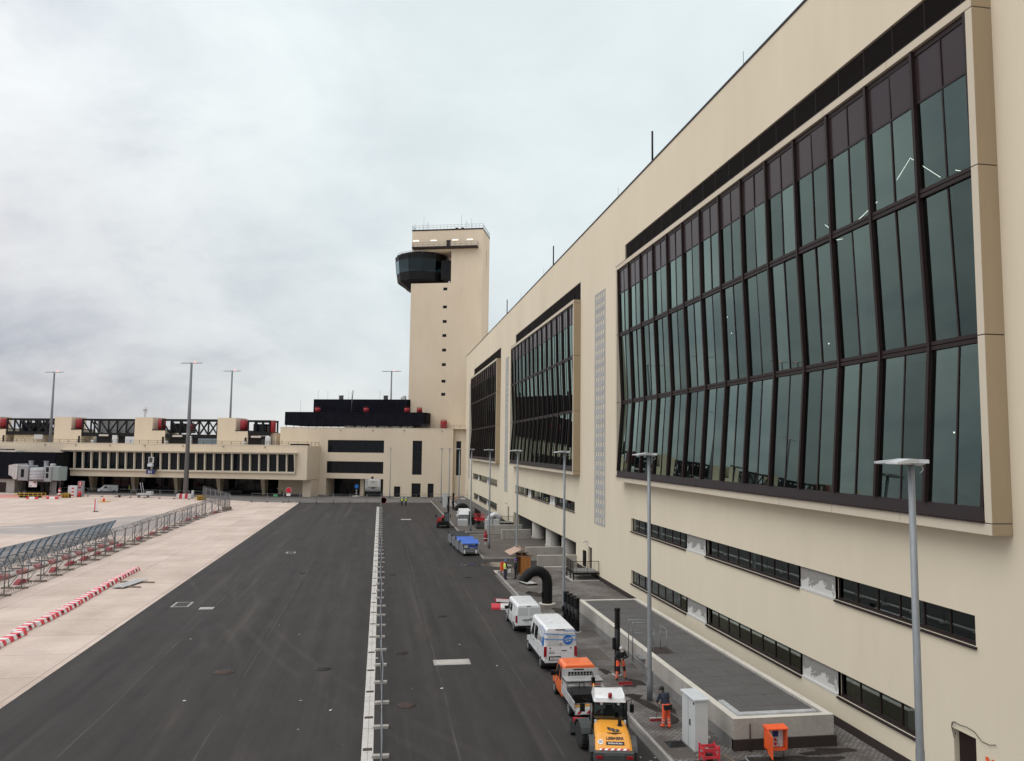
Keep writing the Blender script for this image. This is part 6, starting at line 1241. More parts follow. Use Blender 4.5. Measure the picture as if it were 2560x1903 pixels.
# ---- red telehandler
t=thing('telehandler','red telehandler with a green-tinted cab parked at the far kerb','loader',(10.3,128.0,0),R(-4))
for x in (-.85,.85):
    for y in (.7,3.0): wheel(t,x,y,.55,.38,n=18)
MB().bbox(-.75,-.1,.5,.75,4.0,1.1,.05).build('chassis',MA['blackp'],t); MB().loft([[(-.95,.3,1.1),(-.35,.3,1.1),(-.35,.3,1.65),(-.95,.3,1.65)],[(-.9,2.4,1.1),(-.35,2.4,1.1),(-.35,2.4,1.45),(-.9,2.4,1.45)]]).build('engine_cover',MA['red'],t)
MB().bar((-.05,-.2,1.9),(-.05,4.6,1.2),.32,.4).build('boom',MA['red'],t); m=MB(); m.loft([[(.15,.8,1.1),(.95,.8,1.1),(.95,2.4,1.1),(.15,2.4,1.1)],[(.2,.95,2.35),(.9,.95,2.35),(.9,2.2,2.35),(.2,2.2,2.35)]]); m.build('cab_glass',MA['win_glass'],t); m=MB(); [m.bar((x,y,1.1),(x*.97+.02,y+(.13 if y<1.5 else -.15),2.36),.07) for x in (.17,.93) for y in (.8,2.4)]; m.box(.15,.85,2.35,.95,2.3,2.45); m.build('cab_frame',MA['blackp'],t); MB().box(.3,1.2,1.15,.8,1.8,1.7).build('seat',MA['blackp'],t)
for sx in (-1,1): MB().bbox(sx*1.1,2.3,1.5,sx*1.25,2.4,2.0,.02).build('mirror',MA['blackp'],t)
MB().box(-1.1,-.2,.8,-.9,-.1,1.1).build('rear_lamp',MA['tail'],t)
# ---- red scissor lift
t=thing('scissor_lift','small red scissor lift parked on the pavement by the concrete walls','lift',(16.0,125.2,.15),R(3))
MB().box(-.6,-.05,.2,.6,2.2,.6).build('base',MA['mgrey'],t); [wheel(t,x,y,.2,.14,n=12) for x in (-.5,.5) for y in (.3,1.9)]
m=MB(); [m.bar((x,.2,.65+k*.14),(x,2.0,.74+k*.14),.06) for x in (-.5,.5) for k in range(4)]; m.build('scissor',MA['sill'],t); MB().box(-.65,-.05,1.3,.65,2.25,1.4).build('platform',MA['red'],t)
m=MB()
for (a,b) in (((-.62,0),(.62,0)),((.62,0),(.62,2.2)),((.62,2.2),(-.62,2.2)),((-.62,2.2),(-.62,0))):
    for z in (1.75,2.2): m.bar((*a,z),(*b,z),.06)
    m.bar((*a,1.4),(*a,2.22),.06)
m.build('guard_rail',MA['red'],t); MB().box(-.6,-.06,1.41,.6,-.01,1.72).build('toe_board',MA['red'],t)
# ---- far white van, grey cars, trailer
t,_=van('far_white_van','far white van parked under the slit windows behind the fence','van',(-69.3,226.6,0),R(107.8-0),4.9,1.95,1.9,1.05,1.4); h=.95; side_window(t,h,1.05,1.95,2.6,3.6,1.12,1.66,0,.5)
for x in (-h+.1,h-.1):
    for y in (.9,3.9): wheel(t,x,y,.33,.22,n=14)
MB().box(-.97,1.3,.55,-.945,2.5,1.5).build('side_door',MA['cabg'],t)
def car(lab,loc,rz,mat):
    t=thing('parked_car',lab,'car',loc,R(rz)); h=.9
    m=MB(); m.loft([vring(0,h-.2,h-.15,h-.25,.35,.7,.85,.08),vring(.25,h-.05,h,h-.2,.25,.75,1.0,.08),vring(.8,h-.05,h,h-.28,.22,.85,1.42,.1),vring(2.2,h-.05,h,h-.28,.22,.85,1.48,.1),vring(3.3,h-.05,h,h-.2,.22,.8,1.0,.08),vring(4.2,h-.08,h-.05,h-.25,.25,.65,.78,.08),vring(4.4,h-.3,h-.25,h-.4,.32,.5,.62,.05)]); m.build('body',MA[mat],t)
    for sx in (-1,1): m=MB(); m.quad((sx*(h-.0),.75,.92),(sx*(h-.0),3.0,.90),(sx*(h-.22),2.35,1.36),(sx*(h-.24),.95,1.34)); m.build('side_window',MA['vglass'],t,fix=False)
    for x in (-h+.08,h-.08):
        for y in (.85,3.5): wheel(t,x,y,.31,.2,n=14)
    return t
car('dark grey parked car under the pier beside the tapered column','x' and (-36.4,222.6,0),107,'mgrey'); car('pale grey car half hidden behind the tall chain-link fence','x' and (-42.6,224.8,0),107,'jet')
t=thing('box_trailer','white box trailer seen through the drive-through passage','trailer',fpt(-37.3,38,0),FR); t.scale=(.72,.72,.78); MB().bbox(-2.3,0,.75,2.2,2.2,3.5,.05).build('box',MA['vanw'],t); text('lettering','cms',.95,MA['ink'],t,face_M((-.1,-.012,2.75),(1,0,0),(0,0,1)),shear=.2); text('lettering','rental',.22,MA['ink'],t,face_M((.2,-.012,2.2),(1,0,0),(0,0,1)))
for x in (-.5,.45): wheel(t,x,.25,.36,.22,n=16).rotation_euler=(0,0,R(90))
MB().box(-2.4,.2,.45,-2.2,2,.75).build('drawbar',MA['blackp'],t); MB().box(-2.3,.05,.55,2.2,2.1,.745).build('chassis',MA['blackp'],t)
# ================================================================ people: one continuous body each, fingers and clothing details added
def seg_d(p,a,b):
    ab=b-a; t=max(0,min(1,(p-a).dot(ab)/max(ab.length_squared,1e-9))); return (p-(a+ab*t)).length,t
def person(lab,loc,rotz,J,mats,extras=(),hgt=1.0,head=None,group=None,vox=.016):
    """J: joints; mats: region -> material key"""
    t=thing('person',lab,'person',loc,rotz,group); t.scale=(1.07,)*3; V=lambda k:Vector(J[k])
    m=MB(); segs=[]
    def limb(ks,rs,regs):
        pts=[V(k) for k in ks]
        # subdivide so that limbs swell and taper between joints
        P_=[];RR=[]
        for i in range(len(pts)-1):
            for s in (0,.35,.7): P_.append(pts[i].lerp(pts[i+1],s)); RR.append((rs[i]+(rs[i+1]-rs[i])*s)*(1.06 if s==.35 else 1))
            segs.append((pts[i],pts[i+1],(rs[i]+rs[i+1])/2,regs[i]))
        P_.append(pts[-1]); RR.append(rs[-1]); m.tube(P_,RR,10)
        if regs[0]=='thigh': segs[-2:]=[(pts[0],pts[0].lerp(pts[1],.42),.105,'hip'),(pts[0].lerp(pts[1],.44),pts[1],.095,'thigh'),segs[-1]]
        for p,r in ((pts[0],rs[0]),(pts[-1],rs[-1])): m.ball(p,r,10)
        for p,r in zip(pts[1:-1],rs[1:-1]): m.ball(p,r*.99,10)
    pe,ch,nk,hd=V('pelvis'),V('chest'),V('neck'),V('head'); fwd=Vector(J.get('face',(0,1,0))).normalized()
    rt=Vector((J['shR'][0]-J['shL'][0],J['shR'][1]-J['shL'][1],J['shR'][2]-J['shL'][2])).normalized()
    # torso as an elliptical loft hip - waist - chest - shoulders
    def ell(c,a,b,ax):
        f=ax.cross(rt).normalized(); return [c+rt*a*math.cos(R(30*i))+f*b*math.sin(R(30*i)) for i in range(12)]
    ax=(ch-pe).normalized(); m.loft([ell(pe-ax*.10,.14,.11,ax),ell(pe,.195,.14,ax),ell(pe.lerp(ch,.4),.185,.135,ax),ell(ch,.212,.145,ax),ell(ch+ax*.13,.18,.115,ax),ell(nk-ax*.02,.07,.065,ax)],smooth=True)
    segs.append((pe-ax*.1,pe+ax*.04,.12,'hip')); segs.append((pe+ax*.10,nk-ax*.03,.13,'top'))
    for s in 'LR':
        limb(['hip'+s,'knee'+s,'ank'+s],[.112,.086,.072],['thigh','shin']); limb(['ank'+s,'toe'+s],[.056,.045],['boot'])
        limb(['sh'+s,'elb'+s,'wri'+s],[.080,.062,.044],['arm','fore'])
    limb(['neck','head'],[.058,.055],['skin'])
    m.ball(hd,.1,14,sc=(.80,.95,1.22)); m.ball(hd+fwd*.098-Vector((0,0,.012)),.018,6); m.ball(hd+fwd*.072-Vector((0,0,.085)),.035,8)
    sd=fwd.cross(Vector((0,0,1))).normalized()
    for s in (-1,1): m.ball(hd+sd*s*.08-Vector((0,0,.01)),.026,6,sc=(.6,1,1.2))
    segs.append((hd-Vector((0,0,.05)),hd+Vector((0,0,.06)),.09,'skin'))
    keys=sorted({s[3] for s in segs}|{'hand'}); 
    o=m.build('tmp_body',[MA[mats.get(k,mats.get('top'))] for k in keys],None)
    md=o.modifiers.new('r','REMESH'); md.mode='VOXEL'; md.voxel_size=vox; md.use_smooth_shade=True
    s2=o.modifiers.new('s','SMOOTH'); s2.factor=.5; s2.iterations=3
    me=bpy.data.meshes.new_from_object(o.evaluated_get(bpy.context.evaluated_depsgraph_get())); bpy.data.objects.remove(o)
    bm=bmesh.new(); bm.from_mesh(me)
    for f in bm.faces:
        c=f.calc_center_median(); best=min(segs,key=lambda s:seg_d(c,s[0],s[1])[0]-s[2]); f.material_index=keys.index(best[3]); f.smooth=True
    # hands: palm, four unequal bent fingers and a thumb, closed on what they hold
    for s in 'LR':
        w_,e_=V('wri'+s),V('elb'+s); d=(w_-e_).normalized(); tg=Vector(J['grip'+s])-w_ if ('grip'+s) in J else d*.1; dn=tg.normalized() if tg.length>1e-4 else d
        sd_=dn.cross(rt if abs(dn.dot(rt))<.9 else Vector((0,0,1))).normalized(); cu=dn.cross(sd_).normalized()*(1 if s=='L' else -1)
        h=MB(); pc=w_+dn*.05; h.loft([[w_+sd_*a*.026+cu*b*.014 for a,b in ((-1,-1),(1,-1),(1,1),(-1,1))],[pc+dn*.035+sd_*a*.04+cu*b*.013 for a,b in ((-1,-1),(1,-1),(1,1),(-1,1))]],smooth=True)
        for i,L_ in enumerate((.068,.078,.073,.058)):
            b0=pc+dn*.035+sd_*(-.03+.02*i); b1=b0+dn*L_*.42+cu*.010; b2=b1+dn*L_*.15+cu*L_*.36; b3=b2-dn*L_*.2+cu*L_*.16; h.tube([b0,b1,b2,b3],[.0095,.009,.0085,.007],6)
        b0=w_+dn*.035-sd_*.03; h.tube([b0,b0+dn*.03-sd_*.022+cu*.012,b0+dn*.055-sd_*.012+cu*.032],[.0115,.0105,.0085],6)
        tmp=bpy.data.meshes.new('h'); tmp.from_pydata(h.v,[],h.f); n0=len(bm.faces); bm.from_mesh(tmp); bm.faces.ensure_lookup_table()
        for f in bm.faces[n0:]: f.material_index=keys.index('hand'); f.smooth=True
        bpy.data.meshes.remove(tmp)
    bm.to_mesh(me); bm.free()
    me.name='body'; b=bpy.data.objects.new('body',me); COL.objects.link(b); b.parent=t
    for s in (-1,1): MB().ball(hd+fwd*.090+sd*s*.032+Vector((0,0,.012)),.011,6).build('eye',MA['eye'],t)
    c=hd+fwd*.097-Vector((0,0,.058)); MB().bar(c-sd*.022,c+sd*.022,.008).build('mouth',MA['dirtyred'],t)
    if head:
        kind,mt=head; g=MB(); up=Vector((0,0,1)); c=hd+Vector((0,0,.035))
        if kind=='helmet':
            g.lathe([(.118,0),(.122,.03),(.112,.075),(.08,.115),(.03,.132),(0,.134)],tuple(c),18); g.box(c.x-.012,c.y-.10,c.z+.1,c.x+.012,c.y+.10,c.z+.142)
            br=[c+fwd*.11+sd*a*.085+Vector((0,0,.0)) for a in (-1,1)]; g.quad(br[0],br[1],br[1]+fwd*.055-sd*.03-Vector((0,0,.015)),br[0]+fwd*.055+sd*.03-Vector((0,0,.015)))
        else:
            g.lathe([(.10,-.05),(.106,.0),(.10,.05),(.07,.085),(0,.098)],tuple(c),16)
            if kind=='cap': g.loft([[c+fwd*.09+sd*a*.07+Vector((0,0,z)) for a,z in ((-1,0),(1,0),(1,.01),(-1,.01))],[c+fwd*.17+sd*a*.055+Vector((0,0,z-.02)) for a,z in ((-1,0),(1,0),(1,.01),(-1,.01))]])
        g.build('helmet' if kind=='helmet' else ('cap' if kind=='cap' else 'hair'),MA[mt],t,fix=False)
    for e in extras: e(t,J)
    return t
def stand(bend=0,dx=0): 
    return dict(pelvis=(0,0,.96),chest=(0,.10*bend,1.30-.04*bend),neck=(0,.2*bend,1.49-.07*bend),head=(0,.25*bend+.02,1.63-.09*bend),hipL=(-.09,0,.90),hipR=(.09,0,.90),kneeL=(-.11,.03,.50),kneeR=(.11,.03,.50),ankL=(-.12,0,.09),ankR=(.12,0,.09),toeL=(-.15,.15,.045),toeR=(.15,.15,.045),shL=(-.19,.17*bend,1.42-.06*bend),shR=(.19,.17*bend,1.42-.06*bend),elbL=(-.25,.04+.15*bend,1.14),elbR=(.25,.04+.15*bend,1.14),wriL=(-.24,.16+.1*bend,.92),wriR=(.24,.16+.1*bend,.92))
def vest(mt,z0=.98,z1=1.46):
    def f(t,J):
        m=MB(); pe,ch=Vector(J['pelvis']),Vector(J['chest']); ax=(ch-pe).normalized(); rt=(Vector(J['shR'])-Vector(J['shL'])).normalized(); fw=ax.cross(rt).normalized()
        def el(c,a,b): return [c+rt*a*math.cos(R(22.5*i))+fw*b*math.sin(R(22.5*i)) for i in range(16)]
        m.loft([el(pe+ax*.0,.212,.158),el(pe.lerp(ch,.4),.205,.155),el(ch,.230,.165),el(ch+ax*.12,.205,.135),el(ch+ax*.155,.13,.095)],cap=False,smooth=True); o=m.build('hi_vis_vest',MA[mt],t,fix=False)
        q=MB()
        for s,a,b in ((.15,.213,.160),(.55,.218,.163)): c=pe.lerp(ch,s); q.loft([el(c-ax*.022,a,b),el(c+ax*.022,a,b)],cap=False)
        q.build('reflective_band',MA['reflect'],o,fix=False)
    return f
def stripes(t,J):
    m=MB()
    for s in (-1,1):
        k='L' if s<0 else 'R'; a,b,c=Vector(J['sh'+k]),Vector(J['elb'+k]),Vector(J['wri'+k]); o=Vector((s*.05,-.02,.02)); m.tube([a+Vector((s*-.02,-.02,.075)),a+Vector((s*.05,-.02,.045)),a.lerp(b,.5)+Vector((s*.06,0,0)),b+Vector((s*.05,0,0))],.006,5)
    m.build('piping',MA['reflect'],t)
def belts(mt):
    def f(t,J):
        m=MB()
        for s in 'LR':
            k,a=Vector(J['knee'+s]),Vector(J['ank'+s])
            for q in (.35,.62): p=k.lerp(a,q); d=(a-k).normalized(); m.tube([p-d*.022,p+d*.022],[.092-.02*q,.090-.02*q],12,cap=False)
        m.build('reflective_band',MA[mt],t)
    return f
# man with the grey helmet, facing us, pushing a wide broom
J=stand(.45); J.update(hipL=(-.12,0,.90),hipR=(.12,0,.90),kneeL=(-.2,.02,.49),kneeR=(.17,.06,.49),ankL=(-.26,-.02,.09),ankR=(.22,.05,.09),toeL=(-.29,.13,.045),toeR=(.26,.2,.045),elbL=(-.31,.16,1.17),elbR=(.33,.16,1.16),wriL=(-.05,.27,1.13),wriR=(.06,.31,.99),gripL=(.03,.32,1.10),gripR=(.02,.36,.97),face=(0,.75,-.55),head=(0,.2,1.56))
person('man in a grey helmet and orange-black trousers facing us while pushing a broom',(13.62,43.6,.15),R(180),J,dict(hip='hvo',thigh='cloth',shin='hvo',top='cloth',arm='cloth',fore='cloth',skin='skin',hand='skin',boot='boot'),(stripes,belts('reflect')),head=('helmet','helmg'))
t=thing('broom','wide dark red broom held by the man in the grey helmet','broom',(13.6,42.62,.15)); MB().tube([(0,.0,.12),(-.01,.68,1.02),(-.02,.74,1.22)],.016,8).build('handle',MA['wood'],t); MB().box(-.38,-.05,.07,.38,.05,.13).build('broom_head',MA['dred'],t); MB().loft([[(-.37,-.045,.07),(.37,-.045,.07),(.37,.045,.07),(-.37,.045,.07)],[(-.40,-.10,0),(.40,-.10,0),(.40,.03,0),(-.40,.03,0)]]).build('bristles',MA['dred'],t)
# man in the black cap seen from behind, sweeping
J=stand(1.0); J.update(pelvis=(0,-.03,.95),hipL=(-.09,-.03,.9),hipR=(.09,-.03,.9),kneeL=(-.10,.02,.49),kneeR=(.11,.0,.49),ankL=(-.11,.05,.09),ankR=(.12,-.08,.09),toeL=(-.13,.2,.045),toeR=(.14,.07,.045),elbL=(-.33,.16,1.12),elbR=(.27,.25,1.08),wriL=(-.22,.36,1.0),wriR=(.02,.40,.92),gripL=(-.16,.42,.95),gripR=(-.06,.44,.88),face=(-.3,.8,-.5),head=(-.02,.30,1.54))
def pouch(t,J): MB().loft([[(-.16,-.20,.80),(.17,-.20,.80),(.18,-.10,.80),(-.17,-.10,.80)],[(-.19,-.21,1.0),(.19,-.21,1.0),(.20,-.09,1.0),(-.20,-.09,1.0)]]).build('tool_pouch',MA['cloth'],t); MB().tube([(-.19,-.12,1.02),(0,-.205,1.02),(.19,-.12,1.02)],.012,6).build('waistband',MA['hvo'],t)
person('man in a black cap and bright orange trousers seen from behind, bending to sweep',(13.42,35.9,.15),R(12),J,dict(hip='hvo',thigh='hvo',shin='hvo',top='navy',arm='navy',fore='navy',skin='skin',hand='skin',boot='hvo'),(pouch,belts('reflect')),head=('cap','hair'))
t=thing('broom','red-bristled broom with a pale wooden back held by the man in the black cap','broom',(13.27,36.85,.15)); MB().tube([(0,0,.14),(.02,-.46,.86),(.03,-.6,1.08)],.016,8).build('handle',MA['wood'],t); MB().box(-.30,-.04,.11,.30,.04,.16).build('broom_head',MA['dirtywhite'],t); MB().loft([[(-.29,-.035,.11),(.29,-.035,.11),(.29,.035,.11),(-.29,.035,.11)],[(-.31,-.05,0),(.31,-.05,0),(.31,.05,0),(-.31,.05,0)]]).build('bristles',MA['dred'],t)
# two men by the kiosk
J=stand(.05); J.update(wriR=(.22,.2,1.0),wriL=(-.2,.25,1.0),elbL=(-.26,.0,1.13),face=(0,1,-.15))
person('man in a blue helmet and yellow vest holding white papers by the red bin',(12.42,77.4,.15),R(-75),J,dict(hip='navy',thigh='navy',shin='navy',top='navy',skin='skin',hand='skin',boot='boot'),(vest('hvy'),),head=('helmet','helm'))
t=thing('paper_sheaf','sheaf of white papers held by the man in the yellow vest','papers',(12.78,77.15,1.0),R(20)); MB().box(-.13,-.02,-.17,.15,.0,.17).build('sheets',MA['wht'],t)
J=stand(.05); J.update(elbR=(.3,.05,1.16),wriR=(.2,.17,1.02))
person('man in a purple helmet and black jacket standing in front of the timber kiosk',(13.5,77.6,.15),R(80),J,dict(hip='cloth',thigh='cloth',shin='cloth',top='cloth',skin='skin',hand='skin',boot='boot'),(stripes,),head=('helmet','helmp'))
# two walkers on the road
for i,(x,y,rz,lab) in enumerate(((5.0,177.0,170,'left one of two walkers in yellow vests and white helmets on the road'),(5.85,176.9,185,'right one of two walkers in yellow vests and white helmets on the road'))):
    J=stand(.05); J.update(kneeL=(-.1,.16,.52),ankL=(-.1,.2,.1),toeL=(-.1,.34,.06),kneeR=(.1,-.02,.5),ankR=(.1,-.26,.12),toeR=(.11,-.13,.05),wriL=(-.25,-.05,.93),wriR=(.25,.2,.95))
    person(lab,(x,y,0),R(rz),J,dict(hip='navy',thigh='navy',shin='navy',top='navy',skin='skin',hand='skin',boot='boot'),(vest('hvy'),),head=('helmet','helmw'),vox=.025)
J=stand(.1); person('worker in a yellow vest standing at the back of the far white van',(-66.3,226.2,0),R(90),J,dict(hip='hvy',thigh='navy',shin='navy',top='hvy',skin='skin',hand='skin',boot='boot'),(vest('hvy'),),head=('helmet','helmw'),vox=.025)
J=stand(.1); person('worker in a yellow vest under the pier beside the red no-parking sign',(-24.9,212.0,0),R(60),J,dict(hip='navy',thigh='navy',shin='navy',top='navy',skin='skin',hand='skin',boot='boot'),(vest('hvy'),),head=('helmet','helmw'),vox=.025)
J=stand(.0); person('worker in dark clothes and a white helmet under the pier beside the yellow-vested one',(-26.2,213.2,0),R(-60),J,dict(hip='navy',thigh='navy',shin='navy',top='navy',skin='skin',hand='skin',boot='boot'),(),head=('helmet','helmw'),vox=.025)
# red and white standpipe that stands like a small figure by the driveway
t=thing('standpipe','dark red and white fire standpipe on the brown driveway','standpipe',(13.9,103.3,.13)); MB().lathe([(.09,0),(.09,.75)],n=12).build('riser',MA['brwhite'],t); MB().lathe([(.22,.7),(.26,.8),(.26,1.5),(.2,1.7),(0,1.75)],n=14).build('head',MA['dred'],t); MB().lathe([(.265,1.0),(.265,1.1)],n=14).build('white_band',MA['brwhite'],t); MB().lathe([(.11,1.72),(.14,1.85),(.1,2.05)],n=10).build('cap',MA['dred'],t)
# ================================================================ apron equipment far left, masts, machines on the far pavement, skyline
def floodmast(x,y,h,r,lab,arms=3,span=2.6):
    t=thing('flood_mast',lab,'flood mast',(x,y,0),FR,'tall floodlight masts'); MB().lathe([(r,0),(r*.42,h-.3),(0,h-.25)],n=18).build('mast',MA['mast'],t); MB().box(-span,-.12,h-.3,span,.12,h-.1).build('crossbar',MA['mast'],t)
    for i in range(arms):
        for s in (-1,1):
            xx=s*(.75+i*(span-.95)/max(1,arms-1)); MB().loft([[(xx-.32,-.5,h-.42),(xx+.32,-.5,h-.42),(xx+.32,-.5,h-.28),(xx-.32,-.5,h-.28)],[(xx-.28,.3,h-.22),(xx+.28,.3,h-.22),(xx+.28,.3,h-.05),(xx-.28,.3,h-.05)]]).build('floodlight',MA['alu'],t)
    MB().ball((.9,0,h+.1),.12,8).build('obstruction_light',MA['redled'],t); return t
t=floodmast(-46.3,201.6,33.1,.62,'nearest flood mast, standing in a red and white barrier block on the apron')
fb=thing('traffic_barrier','square red and white barrier block around the foot of the nearest flood mast','barrier',(-46.3,200.4,0))
for i in range(5): MB().box(-1.6+i*.64,-.7,0,-.97+i*.64,.9,1.1).build('barrier_segment',MA['red' if i%2 else 'brwhite'],fb)
MB().box(1.3,.4,0,1.8,.7,1.9).build('white_cabinet',MA['lampw'],t)
floodmast(-87.4,228,32.2,.5,'flood mast behind the far left truss walkway'); floodmast(-45.3,249,35.7,.5,'flood mast behind the pylon just right of the nearest mast'); floodmast(3.0,262,38.2,.5,'flood mast behind the black mesh screens next to the tower',arms=2,span=3.2)
# enclosed boarding bridge fixed to the pier
t=fthing('boarding_corridor','long black boarding corridor box on a concrete pier at the far left','boarding bridge'); m=MB(); m.box(-185,-14,3.5,-105.2,-8.21,10.5); m.build('corridor_shell',MA['screen'],t); MB().box(-105.19,-13.6,4.0,-105.1,-9,10.0).build('end_frame',MA['black'],t); MB().box(-122.5,-13.4,-.1,-117,-9,3.49).build('concrete_pier',MA['conc'],t); MB().box(-121.5,-13.5,.0,-119.4,-13.41,2.6).build('door',MA['frame'],t); MB().box(-150,-13.7,10.51,-117,-10.5,10.9).build('roof_tray',MA['conc_pale'],t)
railing(t,[(-121.5,-13.8,10.5),(-120,-13.8,10.5)],1.6,MA['galvl'],step=.75)
t=fthing('passenger_bridge','grey passenger boarding bridge head with a ribbed round cabin and white wrapped canopy','boarding bridge')
m=MB(); m.lathe([(2.45,3.7),(2.5,3.9),(2.5,6.6),(2.35,6.75),(0,6.9)],(-103.9,-20,0),36); rib=MB()
for i in range(7): rib.lathe([(2.5,4.05+i*.37),(2.58,4.15+i*.37),(2.5,4.3+i*.37)],(-103.9,-20,0),36)
m.build('round_cabin',MA['jet'],t); rib.build('cabin_rib',MA['galvl'],t)
MB().bbox(-109.2,-21.6,3.6,-106.3,-18.2,7.3,.08).build('tunnel_end',MA['jet'],t); MB().box(-108.3,-21.62,4.4,-107.4,-21.601,6.4).build('tunnel_window',MA['dglass'],t); MB().bbox(-101.6,-21.9,3.5,-99.7,-18.4,7.2,.08).build('cab_end',MA['jet'],t)
for z in (4.3,5.8): MB().box(-101.1,-21.93,z,-100.4,-21.901,z+1.2).build('cab_window',MA['dglass'],t)
m=MB(); rr=random.Random(3); rg=[]
for k in range(6):
    x=-109.2-k*.5; rg.append([(x+rr.uniform(-.1,.1),-21.8+rr.uniform(-.15,.15),3.9+.22*k*(k>2)+rr.uniform(-.1,.1)),(x,-18.4,4.0),(x,-18.4,7.7-k*.08),(x+rr.uniform(-.1,.1),-21.8+rr.uniform(-.15,.15),7.75-k*.1+rr.uniform(-.1,.1))])
m.loft(rg); m.build('wrapped_canopy',MA['tarp'],t)
m=MB(); rg=[]
for k in range(9): x=-99.7+k*.22; o_=.12*(k%2); rg.append([(x,-21.6+o_,3.7+o_),(x,-18.6,3.7+o_),(x,-18.6,7.1-o_),(x,-21.6+o_,7.1-o_)])
m.loft(rg); m.build('folding_canopy',pm('canopy_grey_green',(.27,.32,.31),.7),t)
for x in (-106.9,-102.7): MB().box(x-.35,-20.4,6.9,x+.35,-19.7,8.3).box(x-.45,-20.5,8.301,x+.45,-19.6,8.45).build('air_duct',MA['jet'],t)
MB().bbox(-101.2,-20.6,7.2,-100.3,-19.6,7.8,.05).build('roof_unit',MA['alu'],t)
for x in (-108.2,-103.2): MB().box(x-.35,-20.4,.9,x+.35,-19.6,3.7).build('lift_column',MA['black'],t)
MB().box(-109.3,-21,0,-102.2,-19,.9).build('bogie',MA['black'],t)
for x in (-108.6,-107.2): wheel(t,x,-21.2,.6,.4,n=16).rotation_euler=(0,0,R(90))
MB().box(-106.3,-21.1,2.0,-104.1,-21.0,3.4).build('notice_board',MA['wht'],t); MB().box(-106.1,-21.12,2.2,-105.5,-21.101,2.4).box(-104.9,-21.12,3.0,-104.4,-21.101,3.3).build('notice_print',MA['sill'],t); MB().box(-107,-20.8,3.3,-100,-20.6,3.6).build('service_stair',MA['galv'],t)
t=fthing('stair_tower','slim grey access stair frame beside the boarding bridge head','stair'); m=MB(); [m.box(x-.06,y-.06,0,x+.06,y+.06,3.5) for x in (-100.4,-98.9) for y in (-20.9,-19.6)]; m.build('frame',MA['galv'],t); MB().box(-100.34,-20.8,.3,-98.96,-20.7,3.3).build('panel',MA['wire'],t)
def yard(name,lab,cat,x,y,rz=0): return thing(name,lab,cat,(x,y,0),R(rz))
def cage(x,y,w,lab):
    t=yard('guard_frame',lab,'guard frame',x,y,-8); m=MB()
    for yy in (-.8,.8):
        for z in (.5,1.0): m.box(-w,yy-.04,z,w,yy+.04,z+.07)
        for i in range(7): xx=-w+2*w*i/6; m.box(xx-.04,yy-.04,0,xx+.04,yy+.04,1.07)
    m.build('rails',MA['yellow'],t); MB().box(-w*.8,-.5,.05,w*.8,.5,.8).build('equipment',MA['sill'],t)
cage(-81.6,203.6,3.1,'yellow guard frame at the foot of the boarding bridge'); cage(-73.6,203.2,1.0,'small yellow guard frame beside the striped posts'); cage(-41.2,195.0,1.0,'small yellow trolley frame beside the chain-link fence')
t=yard('fire_cabinet','pale grey cabinet with a tall panel carrying a red fire sign','cabinet',-72.8,208.4,-8); MB().box(-2.2,-.6,0,0,.6,2.6).build('cabinet',MA['cabg'],t); MB().box(.05,-.5,0,1.2,.5,3.7).build('panel',MA['jet'],t); MB().box(.2,-.53,2.7,1.05,-.501,3.6).build('fire_sign',MA['signr'],t); MB().box(.5,-.54,2.9,.75,-.531,3.4).build('sign_symbol',MA['wht'],t); MB().box(.2,-.53,2.0,.9,-.501,2.4).build('fire_sign',MA['dred'],t)
t=yard('fire_extinguisher','red wheeled fire extinguisher beside the grey cabinet','extinguisher',-71.6,205.9); MB().lathe([(.4,0),(.42,1.0),(.2,1.3),(.1,1.6)],n=12).build('cylinder',MA['red'],t); MB().box(-.5,-.3,0,.5,-.2,.4).build('cart_base',MA['sill'],t)
for x,y,lab in ((-74.4,201.2,'left one of two red and white striped posts beside the grey fire cabinet'),(-72.1,202.8,'right one of two red and white striped posts beside the grey fire cabinet')):
    t=yard('striped_post',lab,'post',x,y)
    for i in range(6): MB().lathe([(.22,i*.4),(.22,i*.4+.395)],n=12).build('band',MA['red' if i%2 else 'brwhite'],t)
for x,y,lab in ((-79.2,198.6,'red and white barrier lying in front of the yellow guard frame'),(-74.9,198.6,'red and white barrier lying in front of the striped posts')):
    t=yard('traffic_barrier',lab,'barrier',x,y,-5)
    for i in range(4): MB().prism([(-.3,0),(.3,0),(.15,.5),(-.15,.5)],-1.2+i*.62,-.59+i*.62,'x').build('barrier_segment',MA['red' if i in(0,3) else 'brwhite'],t)
t=yard('traffic_cone','orange-red traffic cone with a yellow hose around it on the bare apron','cone',-60.6,188.9); MB().lathe([(.32,.06),(.06,1.1)],n=16).build('cone',MA['orbox'],t); MB().box(-.4,-.4,0,.4,.4,.06).build('base',MA['orbox'],t); MB().lathe([(.235,.4),(.17,.62)],n=16).build('white_band',MA['brwhite'],t); MB().tube([(-1.6,-.3,.06),(-.8,.5,.06),(.2,.7,.06),(1.3,.2,.06),(1.2,-.4,.06),(.0,-.8,.06),(-1.2,-.7,.06)],.06,6).build('hose',MA['yellow'],t)
t=yard('marker_board','upright red and white marker board standing on the bare apron','marker',-53.3,162.0,-4); MB().box(-.28,-.03,.1,-.09,.03,2.35).build('red_edge',MA['brred'],t); MB().box(-.088,-.028,.1,.28,.028,2.35).build('white_board',MA['brwhite'],t); MB().box(-.4,-.3,0,.4,.3,.1).build('foot',MA['sill'],t)
